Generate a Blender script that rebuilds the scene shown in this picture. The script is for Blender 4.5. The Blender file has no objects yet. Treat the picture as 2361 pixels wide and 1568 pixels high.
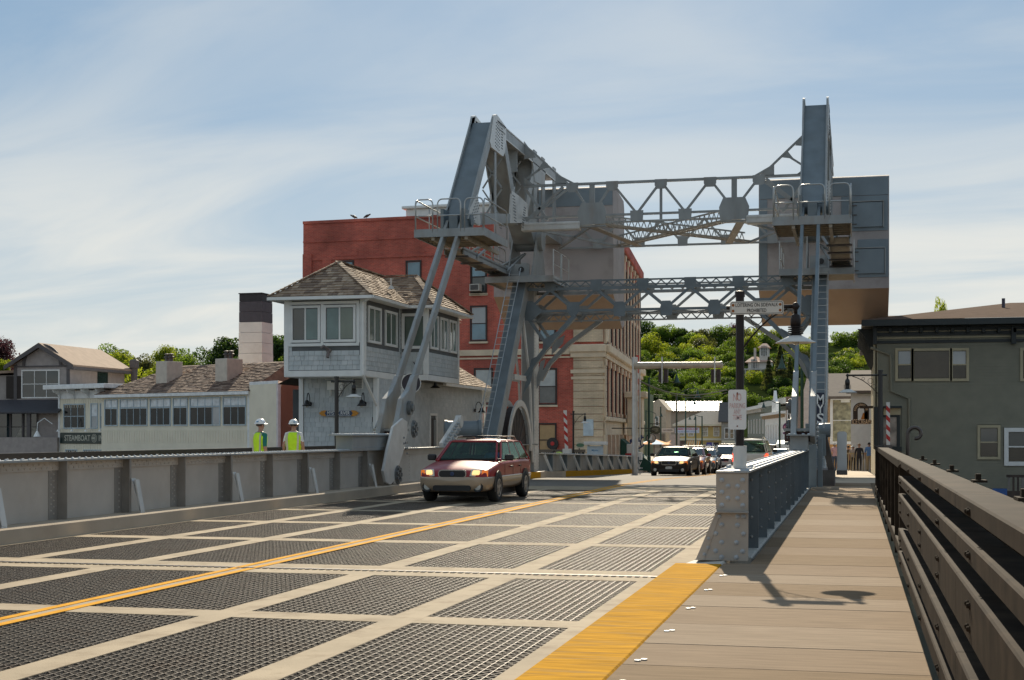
import bpy, bmesh, math, random
from mathutils import Vector, Matrix
R = random.Random(7)
SC = bpy.context.scene
COL = SC.collection
rad = math.radians
# ---------------------------------------------------------------- camera
YAW = rad(13.46); CA, SA = math.cos(YAW), math.sin(YAW)
FPX, CXP, HOR, HC = 3300.0, 1180.5, 1000.0, 1.62
cam = bpy.data.cameras.new('camera'); camo = bpy.data.objects.new('camera', cam); COL.objects.link(camo)
cam.sensor_width = 36; cam.lens = FPX/2361*36; cam.shift_y = (HOR-784)/2361
cam.clip_start = 0.05; cam.clip_end = 6000
camo.location = (0, 0, HC); camo.rotation_euler = (rad(90), 0, YAW)
SC.camera = camo
# ---------------------------------------------------------------- light
SUN = Vector((-.25, 1.7, 1.0)).normalized()
EL = math.asin(SUN.z); AZ = math.atan2(SUN.x, SUN.y)
sl = bpy.data.lights.new('sun', 'SUN'); sl.energy = 5.0; sl.angle = rad(.53); sl.color = (1, .88, .69)
so = bpy.data.objects.new('sun', sl); COL.objects.link(so)
so.rotation_euler = (-SUN).to_track_quat('-Z', 'Y').to_euler()
W = bpy.data.worlds.new('World'); SC.world = W; W.use_nodes = True
def world():
    nt = W.node_tree; n = nt.nodes; l = nt.links; n.clear()
    out = n.new('ShaderNodeOutputWorld'); bg = n.new('ShaderNodeBackground')
    l.new(bg.outputs[0], out.inputs[0]); bg.inputs[1].default_value = .077
    sky = n.new('ShaderNodeTexSky'); sky.sky_type = 'NISHITA'; sky.sun_disc = False
    sky.sun_elevation = EL; sky.sun_rotation = AZ; sky.air_density = 1.0; sky.dust_density = .3; sky.ozone_density = 2.0
    tc = n.new('ShaderNodeTexCoord'); sp = n.new('ShaderNodeSeparateXYZ'); l.new(tc.outputs['Generated'], sp.inputs[0])
    def M(op, a, b=None, clamp=False):
        m = n.new('ShaderNodeMath'); m.operation = op; m.use_clamp = clamp
        for i, x in enumerate((a, b)):
            if x is None: continue
            if isinstance(x, (int, float)): m.inputs[i].default_value = x
            else: l.new(x, m.inputs[i])
        return m.outputs[0]
    z = M('MAXIMUM', sp.outputs[2], 0.0)
    den = M('ADD', z, .12)
    cx = M('DIVIDE', sp.outputs[0], den); cy = M('DIVIDE', sp.outputs[1], den)
    cb = n.new('ShaderNodeCombineXYZ'); l.new(M('ADD', M('MULTIPLY', cx, .75), M('MULTIPLY', cy, -.25)), cb.inputs[0])
    l.new(M('ADD', M('MULTIPLY', cy, 1.6), M('MULTIPLY', cx, .45)), cb.inputs[1])
    nz = n.new('ShaderNodeTexNoise'); nz.inputs['Scale'].default_value = .8; nz.inputs['Detail'].default_value = 9
    nz.inputs['Roughness'].default_value = .55; nz.inputs['Distortion'].default_value = .9
    l.new(cb.outputs[0], nz.inputs['Vector'])
    nz2 = n.new('ShaderNodeTexNoise'); nz2.inputs['Scale'].default_value = .3; nz2.inputs['Detail'].default_value = 3
    l.new(cb.outputs[0], nz2.inputs['Vector'])
    mr = n.new('ShaderNodeMapRange'); mr.interpolation_type = 'SMOOTHSTEP'
    l.new(M('ADD', M('MULTIPLY', nz.outputs[0], .62), M('MULTIPLY', nz2.outputs[0], .5)), mr.inputs[0])
    mr.inputs[1].default_value = .43; mr.inputs[2].default_value = .69
    mh = n.new('ShaderNodeMapRange'); l.new(z, mh.inputs[0]); mh.inputs[1].default_value = .0; mh.inputs[2].default_value = .26
    mh.inputs[3].default_value = 1.0; mh.inputs[4].default_value = 0.0; mh.interpolation_type = 'SMOOTHSTEP'
    # thin cloud + horizon milk
    fac = M('ADD', M('MULTIPLY', mr.outputs[0], M('ADD', M('MULTIPLY', mh.outputs[0], .55), .36)), M('MULTIPLY', mh.outputs[0], .5), True)
    base = n.new('ShaderNodeMix'); base.data_type = 'RGBA'; base.inputs[0].default_value = .72
    l.new(sky.outputs[0], base.inputs[6]); base.inputs[7].default_value = (2.35, 3.65, 5.0, 1)
    mx = n.new('ShaderNodeMix'); mx.data_type = 'RGBA'
    l.new(M('MULTIPLY', fac, .93), mx.inputs[0]); l.new(base.outputs[2], mx.inputs[6]); mx.inputs[7].default_value = (8.3, 8.15, 7.5, 1)
    l.new(mx.outputs[2], bg.inputs[0])
world()
SC.view_settings.view_transform = 'Standard'; SC.view_settings.look = 'None'
SC.view_settings.exposure = 0.42; SC.view_settings.gamma = 1.0; SC.view_settings.use_curve_mapping = False
SC.cycles.max_bounces = 6; SC.cycles.diffuse_bounces = 3; SC.cycles.glossy_bounces = 3; SC.cycles.transparent_max_bounces = 12
SC.cycles.use_denoising = True
# ---------------------------------------------------------------- placing
def PD(u, v, d):
    xr = (u-CXP)/FPX*d
    return Vector((xr*CA-d*SA, xr*SA+d*CA, HC-(v-HOR)/FPX*d))
def PX(u, v, X):
    t = (u-CXP)/FPX; return PD(u, v, X/(t*CA-SA))
def PY(u, v, Y):
    t = (u-CXP)/FPX; return PD(u, v, Y/(t*SA+CA))
def PZ(u, v, z):
    return PD(u, v, (HC-z)*FPX/(v-HOR))
# ---------------------------------------------------------------- materials
MATS = {}
def mat(name, col, rough=.6, metal=0.0, var=.12, scale=3.0, bump=0.0, bscale=40.0, spec=.5, coat=0.0, dirt=None, dscale=.8, damt=.5, emit=None, alpha=None, stretch=None):
    if name in MATS: return MATS[name]
    m = bpy.data.materials.new(name); m.use_nodes = True; MATS[name] = m
    nt = m.node_tree; n = nt.nodes; l = nt.links; b = n['Principled BSDF']
    b.inputs['Roughness'].default_value = rough; b.inputs['Metallic'].default_value = metal
    b.inputs['Specular IOR Level'].default_value = spec; b.inputs['Coat Weight'].default_value = coat
    b.inputs['Coat Roughness'].default_value = .05
    c = (*col, 1)
    g = n.new('ShaderNodeNewGeometry'); vec = g.outputs['Position']
    if stretch:
        mp = n.new('ShaderNodeMapping'); mp.inputs['Scale'].default_value = stretch; l.new(vec, mp.inputs[0]); vec = mp.outputs[0]
    nz = n.new('ShaderNodeTexNoise'); nz.inputs['Scale'].default_value = scale; nz.inputs['Detail'].default_value = 6; l.new(vec, nz.inputs['Vector'])
    mr = n.new('ShaderNodeMapRange'); l.new(nz.outputs[0], mr.inputs[0]); mr.inputs[1].default_value = .3; mr.inputs[2].default_value = .7
    mr.inputs[3].default_value = 1-var; mr.inputs[4].default_value = 1+var
    mx = n.new('ShaderNodeMix'); mx.data_type = 'RGBA'; mx.blend_type = 'MULTIPLY'; mx.inputs[0].default_value = 1
    mx.inputs[6].default_value = c; l.new(mr.outputs[0], mx.inputs[7]); co = mx.outputs[2]
    if dirt:
        n2 = n.new('ShaderNodeTexNoise'); n2.inputs['Scale'].default_value = dscale; n2.inputs['Detail'].default_value = 8; n2.inputs['Roughness'].default_value = .65; l.new(vec, n2.inputs['Vector'])
        r2 = n.new('ShaderNodeMapRange'); l.new(n2.outputs[0], r2.inputs[0]); r2.inputs[1].default_value = .5; r2.inputs[2].default_value = .75
        r2.inputs[3].default_value = 0; r2.inputs[4].default_value = damt
        m2 = n.new('ShaderNodeMix'); m2.data_type = 'RGBA'; l.new(r2.outputs[0], m2.inputs[0]); l.new(co, m2.inputs[6]); m2.inputs[7].default_value = (*dirt, 1); co = m2.outputs[2]
    l.new(co, b.inputs['Base Color'])
    if bump:
        nb = n.new('ShaderNodeTexNoise'); nb.inputs['Scale'].default_value = bscale; nb.inputs['Detail'].default_value = 4; l.new(vec, nb.inputs['Vector'])
        bp = n.new('ShaderNodeBump'); bp.inputs['Strength'].default_value = bump; bp.inputs['Distance'].default_value = .01; l.new(nb.outputs[0], bp.inputs['Height']); l.new(bp.outputs[0], b.inputs['Normal'])
    if emit:
        b.inputs['Emission Color'].default_value = (*emit[:3], 1); b.inputs['Emission Strength'].default_value = emit[3]
    if alpha is not None: b.inputs['Alpha'].default_value = alpha
    return m
def brick_mat(name, c1, c2, mortar, bw=.22, bh=.075, axis='x', rough=.8, dirt=None):
    m = bpy.data.materials.new(name); m.use_nodes = True; nt = m.node_tree; n = nt.nodes; l = nt.links; b = n['Principled BSDF']
    b.inputs['Roughness'].default_value = rough
    g = n.new('ShaderNodeNewGeometry'); s = n.new('ShaderNodeSeparateXYZ'); l.new(g.outputs['Position'], s.inputs[0])
    c = n.new('ShaderNodeCombineXYZ'); l.new(s.outputs[0 if axis == 'x' else 1], c.inputs[0]); l.new(s.outputs[2], c.inputs[1])
    t = n.new('ShaderNodeTexBrick'); l.new(c.outputs[0], t.inputs['Vector']); t.inputs['Scale'].default_value = 1
    t.inputs['Brick Width'].default_value = bw; t.inputs['Row Height'].default_value = bh; t.inputs['Mortar Size'].default_value = .006
    t.inputs['Color1'].default_value = (*c1, 1); t.inputs['Color2'].default_value = (*c2, 1); t.inputs['Mortar'].default_value = (*mortar, 1)
    nz = n.new('ShaderNodeTexNoise'); nz.inputs['Scale'].default_value = .5; nz.inputs['Detail'].default_value = 7; l.new(g.outputs['Position'], nz.inputs['Vector'])
    mr = n.new('ShaderNodeMapRange'); l.new(nz.outputs[0], mr.inputs[0]); mr.inputs[1].default_value = .3; mr.inputs[2].default_value = .7; mr.inputs[3].default_value = .62; mr.inputs[4].default_value = 1.3
    mx = n.new('ShaderNodeMix'); mx.data_type = 'RGBA'; mx.blend_type = 'MULTIPLY'; mx.inputs[0].default_value = 1; l.new(t.outputs['Color'], mx.inputs[6]); l.new(mr.outputs[0], mx.inputs[7])
    co = mx.outputs[2]
    if dirt:
        n2 = n.new('ShaderNodeTexNoise'); n2.inputs['Scale'].default_value = .45; n2.inputs['Detail'].default_value = 9; l.new(g.outputs['Position'], n2.inputs['Vector'])
        r2 = n.new('ShaderNodeMapRange'); l.new(n2.outputs[0], r2.inputs[0]); r2.inputs[1].default_value = .52; r2.inputs[2].default_value = .7; r2.inputs[4].default_value = .6
        m2 = n.new('ShaderNodeMix'); m2.data_type = 'RGBA'; l.new(r2.outputs[0], m2.inputs[0]); l.new(co, m2.inputs[6]); m2.inputs[7].default_value = (*dirt, 1); co = m2.outputs[2]
    l.new(co, b.inputs['Base Color'])
    bp = n.new('ShaderNodeBump'); bp.inputs['Strength'].default_value = .5; bp.inputs['Distance'].default_value = .01; l.new(t.outputs['Fac'], bp.inputs['Height']); bp.invert = True; l.new(bp.outputs[0], b.inputs['Normal'])
    return m
def glass_mat(name, col=(.02, .03, .035), rough=.03, spec=.8):
    return mat(name, col, rough, var=.25, scale=1.5, spec=spec)
def leaf_mat(name, col, trans):
    m = bpy.data.materials.new(name); m.use_nodes = True; nt = m.node_tree; n = nt.nodes; l = nt.links; b = n['Principled BSDF']; out = n['Material Output']
    g = n.new('ShaderNodeNewGeometry'); nz = n.new('ShaderNodeTexNoise'); nz.inputs['Scale'].default_value = .22; nz.inputs['Detail'].default_value = 5; l.new(g.outputs['Position'], nz.inputs['Vector'])
    mr = n.new('ShaderNodeMapRange'); l.new(nz.outputs[0], mr.inputs[0]); mr.inputs[1].default_value = .3; mr.inputs[2].default_value = .7; mr.inputs[3].default_value = .55; mr.inputs[4].default_value = 1.45
    def mul(c):
        x = n.new('ShaderNodeMix'); x.data_type = 'RGBA'; x.blend_type = 'MULTIPLY'; x.inputs[0].default_value = 1; x.inputs[6].default_value = (*c, 1); l.new(mr.outputs[0], x.inputs[7]); return x.outputs[2]
    l.new(mul(col), b.inputs['Base Color']); b.inputs['Roughness'].default_value = .6; b.inputs['Specular IOR Level'].default_value = .15
    t = n.new('ShaderNodeBsdfTranslucent'); l.new(mul(trans), t.inputs[0])
    ad = n.new('ShaderNodeMixShader'); ad.inputs[0].default_value = .45; l.new(b.outputs[0], ad.inputs[1]); l.new(t.outputs[0], ad.inputs[2]); l.new(ad.outputs[0], out.inputs[0])
    return m
# ---------------------------------------------------------------- mesh building
class MB:
    def __init__(s): s.v = []; s.f = []; s.mi = []; s.cur = 0
    def add(s, vs, fs):
        o = len(s.v); s.v += [Vector(p) for p in vs]
        for f in fs: s.f.append(tuple(i+o for i in f)); s.mi.append(s.cur)
        return s
    def bx(s, x0, x1, y0, y1, z0, z1):
        return s.add([(x0, y0, z0), (x1, y0, z0), (x1, y1, z0), (x0, y1, z0), (x0, y0, z1), (x1, y0, z1), (x1, y1, z1), (x0, y1, z1)],
                     [(0, 3, 2, 1), (4, 5, 6, 7), (0, 1, 5, 4), (1, 2, 6, 5), (2, 3, 7, 6), (3, 0, 4, 7)])
    def obx(s, c, ax, ay, az):   # centre and three half-axis vectors
        c = Vector(c); ax = Vector(ax); ay = Vector(ay); az = Vector(az)
        vs = [c+i*ax+j*ay+k*az for k in (-1, 1) for i, j in ((-1, -1), (1, -1), (1, 1), (-1, 1))]
        fs = [(0, 3, 2, 1), (4, 5, 6, 7), (0, 1, 5, 4), (1, 2, 6, 5), (2, 3, 7, 6), (3, 0, 4, 7)]
        if ax.cross(ay).dot(az) < 0: fs = [f[::-1] for f in fs]
        return s.add(vs, fs)
    def bar(s, p, q, w, h, side=(1, 0, 0)):   # bar p->q ; w along side axis, h the other
        p = Vector(p); q = Vector(q); d = q-p; L = d.length; d.normalize(); a = Vector(side); a = (a-d*a.dot(d))
        if a.length < 1e-4: a = Vector((0, 1, 0)); a = a-d*a.dot(d)
        a.normalize(); b = d.cross(a)
        return s.obx((p+q)/2, d*L/2, a*w/2, b*h/2)
    def prism(s, poly, off):     # 3-D polygon extruded by vector off
        poly = [Vector(p) for p in poly]; off = Vector(off); n = len(poly)
        nrm = Vector((0, 0, 0))
        for i in range(n): nrm += poly[i].cross(poly[(i+1) % n])
        if nrm.dot(off) > 0: poly = poly[::-1]
        return s.add(poly+[p+off for p in poly], [tuple(range(n)), tuple(range(2*n-1, n-1, -1))]+[(i, i+n, (i+1) % n+n, (i+1) % n) for i in range(n)])
    def tube(s, pts, r, n=8, cap=True):
        pts = [Vector(p) for p in pts]; rr = r if isinstance(r, (list, tuple)) else [r]*len(pts); rings = []; a = None
        for i, p in enumerate(pts):
            d = (pts[min(i+1, len(pts)-1)]-pts[max(i-1, 0)]).normalized()
            if a is None:
                a = d.orthogonal().normalized()
            else:
                a = (a-d*a.dot(d)); a = a.normalized() if a.length > 1e-6 else d.orthogonal().normalized()
            b = d.cross(a); rings.append([p+(a*math.cos(2*math.pi*k/n)+b*math.sin(2*math.pi*k/n))*rr[i] for k in range(n)])
        vs = [p for r_ in rings for p in r_]; fs = []
        for i in range(len(pts)-1):
            for k in range(n): fs.append((i*n+k, i*n+(k+1) % n, (i+1)*n+(k+1) % n, (i+1)*n+k))
        if cap: fs += [tuple(range(n-1, -1, -1)), tuple(range((len(pts)-1)*n, len(pts)*n))]
        return s.add(vs, fs)
    def lathe(s, prof, c, axis=(0, 0, 1), n=20):   # prof [(r,h)]
        c = Vector(c); ax = Vector(axis).normalized(); a = ax.orthogonal().normalized(); b = ax.cross(a); vs = []; fs = []
        for r, h in prof:
            for k in range(n): vs.append(c+ax*h+(a*math.cos(2*math.pi*k/n)+b*math.sin(2*math.pi*k/n))*r)
        for i in range(len(prof)-1):
            for k in range(n): fs.append((i*n+k, i*n+(k+1) % n, (i+1)*n+(k+1) % n, (i+1)*n+k))
        return s.add(vs, fs)
    def dome(s, c, nrm, r, h, n=6):   # rivet / bolt head
        nrm = Vector(nrm); return s.lathe([(r, 0), (r*.72, h*.7), (.001, h)], c, nrm, n)
    def quad(s, *p): return s.add(p, [tuple(range(len(p)))])
    def build(s, name, m, parent=None, smooth=False, bev=0, kind=None):
        off = woff(parent); me = bpy.data.meshes.new(name)
        me.from_pydata([tuple(p-off) for p in s.v], [], s.f)
        for x in (m if isinstance(m, (list, tuple)) else [m]): me.materials.append(x)
        if any(s.mi): me.polygons.foreach_set('material_index', s.mi)
        if smooth: me.polygons.foreach_set('use_smooth', [True]*len(me.polygons))
        me.update()
        o = bpy.data.objects.new(name, me); COL.objects.link(o); o.parent = parent
        if bev:
            b = o.modifiers.new('bevel', 'BEVEL'); b.width = bev; b.segments = 1; b.limit_method = 'ANGLE'
        if kind: o['kind'] = kind
        return o
def woff(o):
    v = Vector((0, 0, 0))
    while o is not None: v = v+Vector(o.location); o = o.parent
    return v
def tag(o, label, cat, group=None):
    o['label'] = label; o['category'] = cat
    if group: o['group'] = group
    return o
def thing(name, label, cat, loc=(0, 0, 0), group=None):
    o = bpy.data.objects.new(name, None); COL.objects.link(o); o.location = loc; o.empty_display_size = .2
    return tag(o, label, cat, group)
def dup(o, parent=None):
    c = o.copy(); COL.objects.link(c); c.parent = parent
    for ch in list(KIDS.get(o.name, o.children)): dup(ch, c)
    return c
KIDS = {}
def place(o, loc, rz=0, label=None):
    o.location = loc; o.rotation_euler = (0, 0, rz)
    if label: o['label'] = label
    return o
def struct(mb, name, m, **k):
    o = mb.build(name, m, **k); o['kind'] = 'structure'; return o
def piece(me, name, parent, loc, mtx=None):      # an instance object of shared mesh data, loc in world
    o = bpy.data.objects.new(name, me); COL.objects.link(o); o.parent = parent
    o.location = Vector(loc)-woff(parent)
    if mtx is not None: o.matrix_local = Matrix.Translation(o.location) @ mtx
    return o
def text(txt, size, c, u, nrm, m, parent, name='lettering', ext=.004, up=None, width=None, align='CENTER'):
    cu = bpy.data.curves.new('t', 'FONT'); cu.body = txt; cu.size = size; cu.align_x = align; cu.align_y = 'CENTER'; cu.extrude = ext; cu.resolution_u = 3
    cu.offset = size*.012
    o = bpy.data.objects.new('t', cu); COL.objects.link(o); dg = bpy.context.evaluated_depsgraph_get()
    me = bpy.data.meshes.new_from_object(o.evaluated_get(dg)); bpy.data.objects.remove(o); bpy.data.curves.remove(cu)
    me.materials.clear(); me.materials.append(m); me.name = name
    u = Vector(u).normalized(); nrm = Vector(nrm).normalized(); up = nrm.cross(u)
    xs = [v.co.x for v in me.vertices] or [0, 1]; k = (width/(max(xs)-min(xs))) if width else 1
    mid = (max(xs)+min(xs))/2 if align == 'CENTER' else 0
    off = woff(parent); c = Vector(c)-off
    for v in me.vertices: v.co = c+u*(v.co.x-mid)*k+up*v.co.y+nrm*v.co.z
    ob = bpy.data.objects.new(name, me); COL.objects.link(ob); ob.parent = parent
    return ob
def frame_of(nrm):
    nrm = Vector(nrm).normalized(); up = Vector((0, 0, 1)); u = up.cross(nrm).normalized(); return u, nrm.cross(u), nrm
def window(parent, c, nrm, w, h, mf, mg, cols=1, rows=1, fw=.07, proud=.05, sill=None, name='window', mids=None, panes=None):
    """frame standing proud of the wall, panes behind it as sub-parts; c = centre on the wall plane"""
    u, up, n = frame_of(nrm); c = Vector(c); b = MB(); t = proud
    def pc(uc, vc, hw, hh, p0, p1): b.obx(c+u*uc+up*vc+n*(p0+p1)/2, u*hw, up*hh, n*(p1-p0)/2)
    for sg in (-1, 1):
        pc(sg*(w/2+fw/2), 0, fw/2, h/2+fw, 0, t); pc(0, sg*(h/2+fw/2), w/2, fw/2, 0, t-.002)
    mw = min(fw*.6, .05)
    for i in range(1, cols): pc(-w/2+w*i/cols, 0, mw/2, h/2, 0, t*.7)
    for j in range(1, rows): pc(0, -h/2+h*j/rows, w/2, mw/2, 0, t*.6)
    f = b.build(name, mf, parent)
    cw, ch = w/cols, h/rows; k = 0
    for j in range(rows):
        for i in range(cols):
            p = MB(); pcx = c+u*(-w/2+cw*(i+.5))+up*(-h/2+ch*(j+.5))+n*.006
            tilt = R.uniform(-.006, .006); uu = u*(cw/2-mw/2+.002)+n*tilt*.4; vv = up*(ch/2-mw/2+.002)+n*R.uniform(-.003, .003)
            p.obx(pcx+n*.004, uu, vv, n*.004)
            g = panes[k % len(panes)] if panes else mg; k += 1
            p.build('pane', g, f)
    if sill:
        s = MB(); s.obx(c-up*(h/2+fw+.06)+n*.06, u*(w/2+fw+.05), up*.055, n*.07); s.build('sill', sill, f)
    return f
# ================================================================ shared materials
STEEL = mat('bridge_steel', (.285, .3, .298), .42, var=.16, scale=2.2, dirt=(.23, .165, .11), dscale=1.6, damt=.6, bump=.12, bscale=30, stretch=(1, 1, .35))
STEEL_B = mat('bridge_steel_bluegrey', (.15, .182, .2), .42, var=.16, scale=2.0, dirt=(.14, .14, .13), dscale=.8, damt=.4, bump=.1, bscale=30)
STEEL_L = mat('bridge_steel_pale', (.6, .59, .56), .3, var=.12, scale=2.5, dirt=(.3, .26, .2), dscale=1.2, damt=.35)
STEEL_D = mat('bridge_steel_grimy', (.09, .08, .075), .6, var=.3, scale=3, dirt=(.16, .08, .05), dscale=2, damt=.6)
RIVET = mat('rivet_steel', (.36, .39, .41), .3, var=.2, scale=6)
GALV = mat('galvanised_steel', (.5, .5, .48), .35, metal=.35, var=.12)
GRATE = mat('grating_steel', (.2, .165, .13), .55, spec=.3, metal=.1, var=.75, scale=70, dirt=(.13, .075, .045), dscale=2.2, damt=.6)
CONC = mat('concrete', (.5, .41, .31), .85, spec=.15, var=.1, scale=1.2, bump=.3, bscale=60, dirt=(.36, .27, .19), dscale=.8, damt=.5)
DECKC = mat('deck_concrete', (.375, .305, .215), .85, spec=.12, var=.13, scale=1.6, bump=.35, bscale=90, dirt=(.17, .115, .068), dscale=2.6, damt=.75)
ASPH = mat('asphalt', (.2, .18, .155), .85, spec=.15, var=.15, scale=2, bump=.4, bscale=120, dirt=(.24, .22, .2), dscale=.3, damt=.5)
YEL = mat('yellow_line_paint', (.66, .31, .012), .8, spec=.05, var=.14, scale=6, dirt=(.5, .36, .14), dscale=5, damt=.35)
YELK = mat('yellow_kerb_paint', (.5, .25, .014), .9, spec=.03, var=.3, scale=5, dirt=(.3, .2, .085), dscale=2.2, damt=.95, stretch=(.6, 5, 1), bump=.3, bscale=50)
BLACK = mat('black_paint', (.018, .016, .015), .4, var=.2)
RAILB = mat('dark_brown_rail_paint', (.033, .024, .017), .75, spec=.03, var=.3, scale=5, dirt=(.07, .048, .032), dscale=2.5, damt=.6)
WHITE = mat('white_paint', (.8, .8, .77), .55, var=.07, scale=3, dirt=(.5, .48, .43), dscale=1.5, damt=.25)
CREAM = mat('cream_paint', (.74, .67, .5), .65, var=.07, scale=2, dirt=(.5, .44, .32), dscale=.9, damt=.25)
RUBBER = mat('tyre_rubber', (.018, .018, .018), .75, var=.2)
RIVD = mat('rivet_dark', (.1, .11, .115), .5, var=.3, scale=8)
def zr(Y):
    P = [(-60, 0), (45, 0), (55, -.12), (80, -.62), (100, -1.05), (180, -2.1), (420, -3)]
    for (a, za), (b, zb) in zip(P, P[1:]):
        if Y <= b: return za+(zb-za)*(Y-a)/(b-a)
    return -3
def xc(Y):       # street centre line
    P = [(-60, -7.1), (70, -7.1), (114, -9.2), (180, -17.5), (420, -60)]
    for (a, za), (b, zb) in zip(P, P[1:]):
        if Y <= b: return za+(zb-za)*(Y-a)/(b-a)
    return -60
# ================================================================ ground, water, roads
b = MB(); b.quad((-2500, -800, -4), (2500, -800, -4), (2500, 3500, -4), (-2500, 3500, -4))
struct(b, 'river_water', mat('river_water', (.02, .03, .032), .09, var=.2, scale=.4, bump=.6, bscale=1.6))
b = MB()
b.quad((-900, 62, -2.9), (900, 62, -2.9), (900, 1500, -2.9), (-900, 1500, -2.9)); b.quad((-900, 62, -5), (900, 62, -5), (900, 62, -2.9), (-900, 62, -2.9))
struct(b, 'ground', mat('bare_ground', (.16, .14, .11), .95, var=.2, scale=.5, bump=.5, bscale=10))
ys = [43.35, 45, 50, 55, 62, 70, 80, 90, 100, 114, 130, 150, 180, 220, 300, 420]
b = MB()
for a, c in zip(ys, ys[1:]):
    b.quad((xc(a)-5, a, zr(a)), (xc(a)+5.1, a, zr(a)), (xc(c)+5.1, c, zr(c)), (xc(c)-5, c, zr(c)))
struct(b, 'street', ASPH)
b = MB()      # far pavements on both sides, a real kerb step
for a, c in zip(ys[5:], ys[6:]):
    for s0, s1 in ((-5, -9.5), (5.1, 9.5)):
        x0, x1, x2, x3 = xc(a)+s0, xc(a)+s1, xc(c)+s1, xc(c)+s0; za, zc_ = zr(a)+.13, zr(c)+.13
        if s0 > 0 and a < 97: continue
        b.quad(*((x0, a, za), (x1, a, za), (x2, c, zc_), (x3, c, zc_))[::(1 if s0 > 0 else -1)])
        b.quad(*((x0, a, za), (x3, c, zc_), (x3, c, zc_-.4), (x0, a, za-.4))[::(1 if s0 > 0 else -1)])
struct(b, 'pavement', CONC)
b = MB()
for s in (-.16, .06):
    for a, c in zip(ys[:9], ys[1:10]):
        e = .004; b.quad((xc(a)+s-.05, a, zr(a)+e), (xc(a)+s+.05, a, zr(a)+e), (xc(c)+s+.05, c, zr(c)+e), (xc(c)+s-.05, c, zr(c)+e))
struct(b, 'street_centre_line', YEL)
# ================================================================ bridge deck : concrete strips with open grating let in
PW = [(-2.32, -3.69), (-3.99, -5.36), (-5.66, -7.0), (-7.3, -8.65), (-8.95, -10.32), (-10.62, -11.97)]
ROWS = [(4.35, 7.85), (8.28, 11.73), (12.16, 15.6), (16.7, 20.32)]+[(20.77+4.07*k, 24.39+4.07*k) for k in range(5)]
b = MB()
xs = [-2.0]+[x for p in PW for x in p]+[-12.05]
for i in range(0, len(xs), 2): b.bx(xs[i+1], xs[i], 2.0, 43.35, -.14, 0)
yb = [2.0]+[y for r in ROWS for y in r]+[43.35]
for i in range(0, len(yb), 2):
    for x1, x0 in PW: b.bx(x0+.0005, x1-.0005, yb[i], yb[i+1], -.14, -.0006)
deck = struct(b, 'bridge_deck', DECKC)
b = MB()      # finger joint across the road: a row of small steel teeth in a dark slot
for i in range(110):
    x = -11.95+i*.09; b.bx(x, x+.05, 16.0, 16.11, .0, .006)
b.build('joint_plate', mat('joint_steel', (.05, .045, .04), .8, spec=.05, var=.3), deck, kind='stuff')
b = MB(); b.bx(-11.98, -2.05, 16.13, 16.19, .0, .003); b.build('joint_plate', STEEL_D, deck)
def grating(w, L):
    m = MB(); t = .003; h = .055; n = 17; dx = w/n; ny = int(round(L/.062)); dy = L/ny
    for i in range(n+1):
        x = -w/2+i*dx; m.bx(x-t, x+t, -L/2, L/2, -h, -.001)
    for i in range(n):       # crimped bars between the straight ones, bent to and fro
        x0 = -w/2+i*dx+t; x1 = x0+dx-2*t
        for j in range(ny):
            xa, xb = (x0, x1) if (j+i) % 2 == 0 else (x1, x0); ya = -L/2+j*dy; yb_ = ya+dy
            z1 = -.004; z0 = -.045
            m.add([(xa, ya-t, z0), (xb, yb_-t, z0), (xb, yb_-t, z1), (xa, ya-t, z1), (xa, ya+t, z1), (xb, yb_+t, z1), (xb, yb_+t, z0), (xa, ya+t, z0)], [(0, 1, 2, 3), (3, 2, 5, 4), (4, 5, 6, 7)])
    for j in range(1, 4): m.bx(-w/2, w/2, -L/2+L*j/4-.006, -L/2+L*j/4+.006, -.075, -.05)
    return m
gcache = {}
for y0, y1 in ROWS:
    for x1, x0 in PW:
        k = (round(x1-x0, 2), round(y1-y0, 2))
        if k not in gcache:
            o = grating(x1-x0, y1-y0).build('grating_panel', GRATE, deck); gcache[k] = o.data; o.location = ((x0+x1)/2, (y0+y1)/2, -.003)
        else: piece(gcache[k], 'grating_panel', deck, ((x0+x1)/2, (y0+y1)/2, -.003))
b = MB()
for y in range(4, 44, 2): b.bx(-12, -2, y, y+.2, -.9, -.3)
for x in (-11, -9, -7.15, -5, -3.2): b.bx(x-.12, x+.12, 2, 43, -.5, -.16)
b.build('floor_beams', STEEL_D, deck)
b = MB()
for s in (-.155, .055): b.bx(-7.15+s, -7.15+s+.1, 2, 43.34, .001, .005)
struct(b, 'centre_line', YEL)
# ---------------- left kerb, right kerb
b = MB(); b.bx(-12.75, -12.051, -4, 39.2, -.2, .235)
b.prism([(-12.051, 39.2, -.2), (-12.75, 39.2, -.2), (-12.75, 39.2, .235), (-12.051, 39.2, .235)], (0, .9, 0)); b.bx(-12.75, -12.06, 40.1, 47.0, -.2, .2)
struct(b, 'kerb', CONC, bev=.025)
b = MB(); b.bx(-1.999, -1.45, 1, 16.3, -.2, .148); struct(b, 'kerb', YELK, bev=.02)
b = MB(); b.prism([(-1.999, 16.305, .1), (-1.45, 16.305, .15), (-1.45, 17.4, .15), (-1.75, 17.4, .15)], (0, 0, -.3)); b.bx(-1.75, -1.2, 17.405, 52, -.2, .14); struct(b, 'kerb', mat('pale_kerb', (.55, .53, .48), .8, dirt=(.36, .32, .27), damt=.5), bev=.02)
kz = [47, 50, 55, 60, 66, 72, 80]
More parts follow.
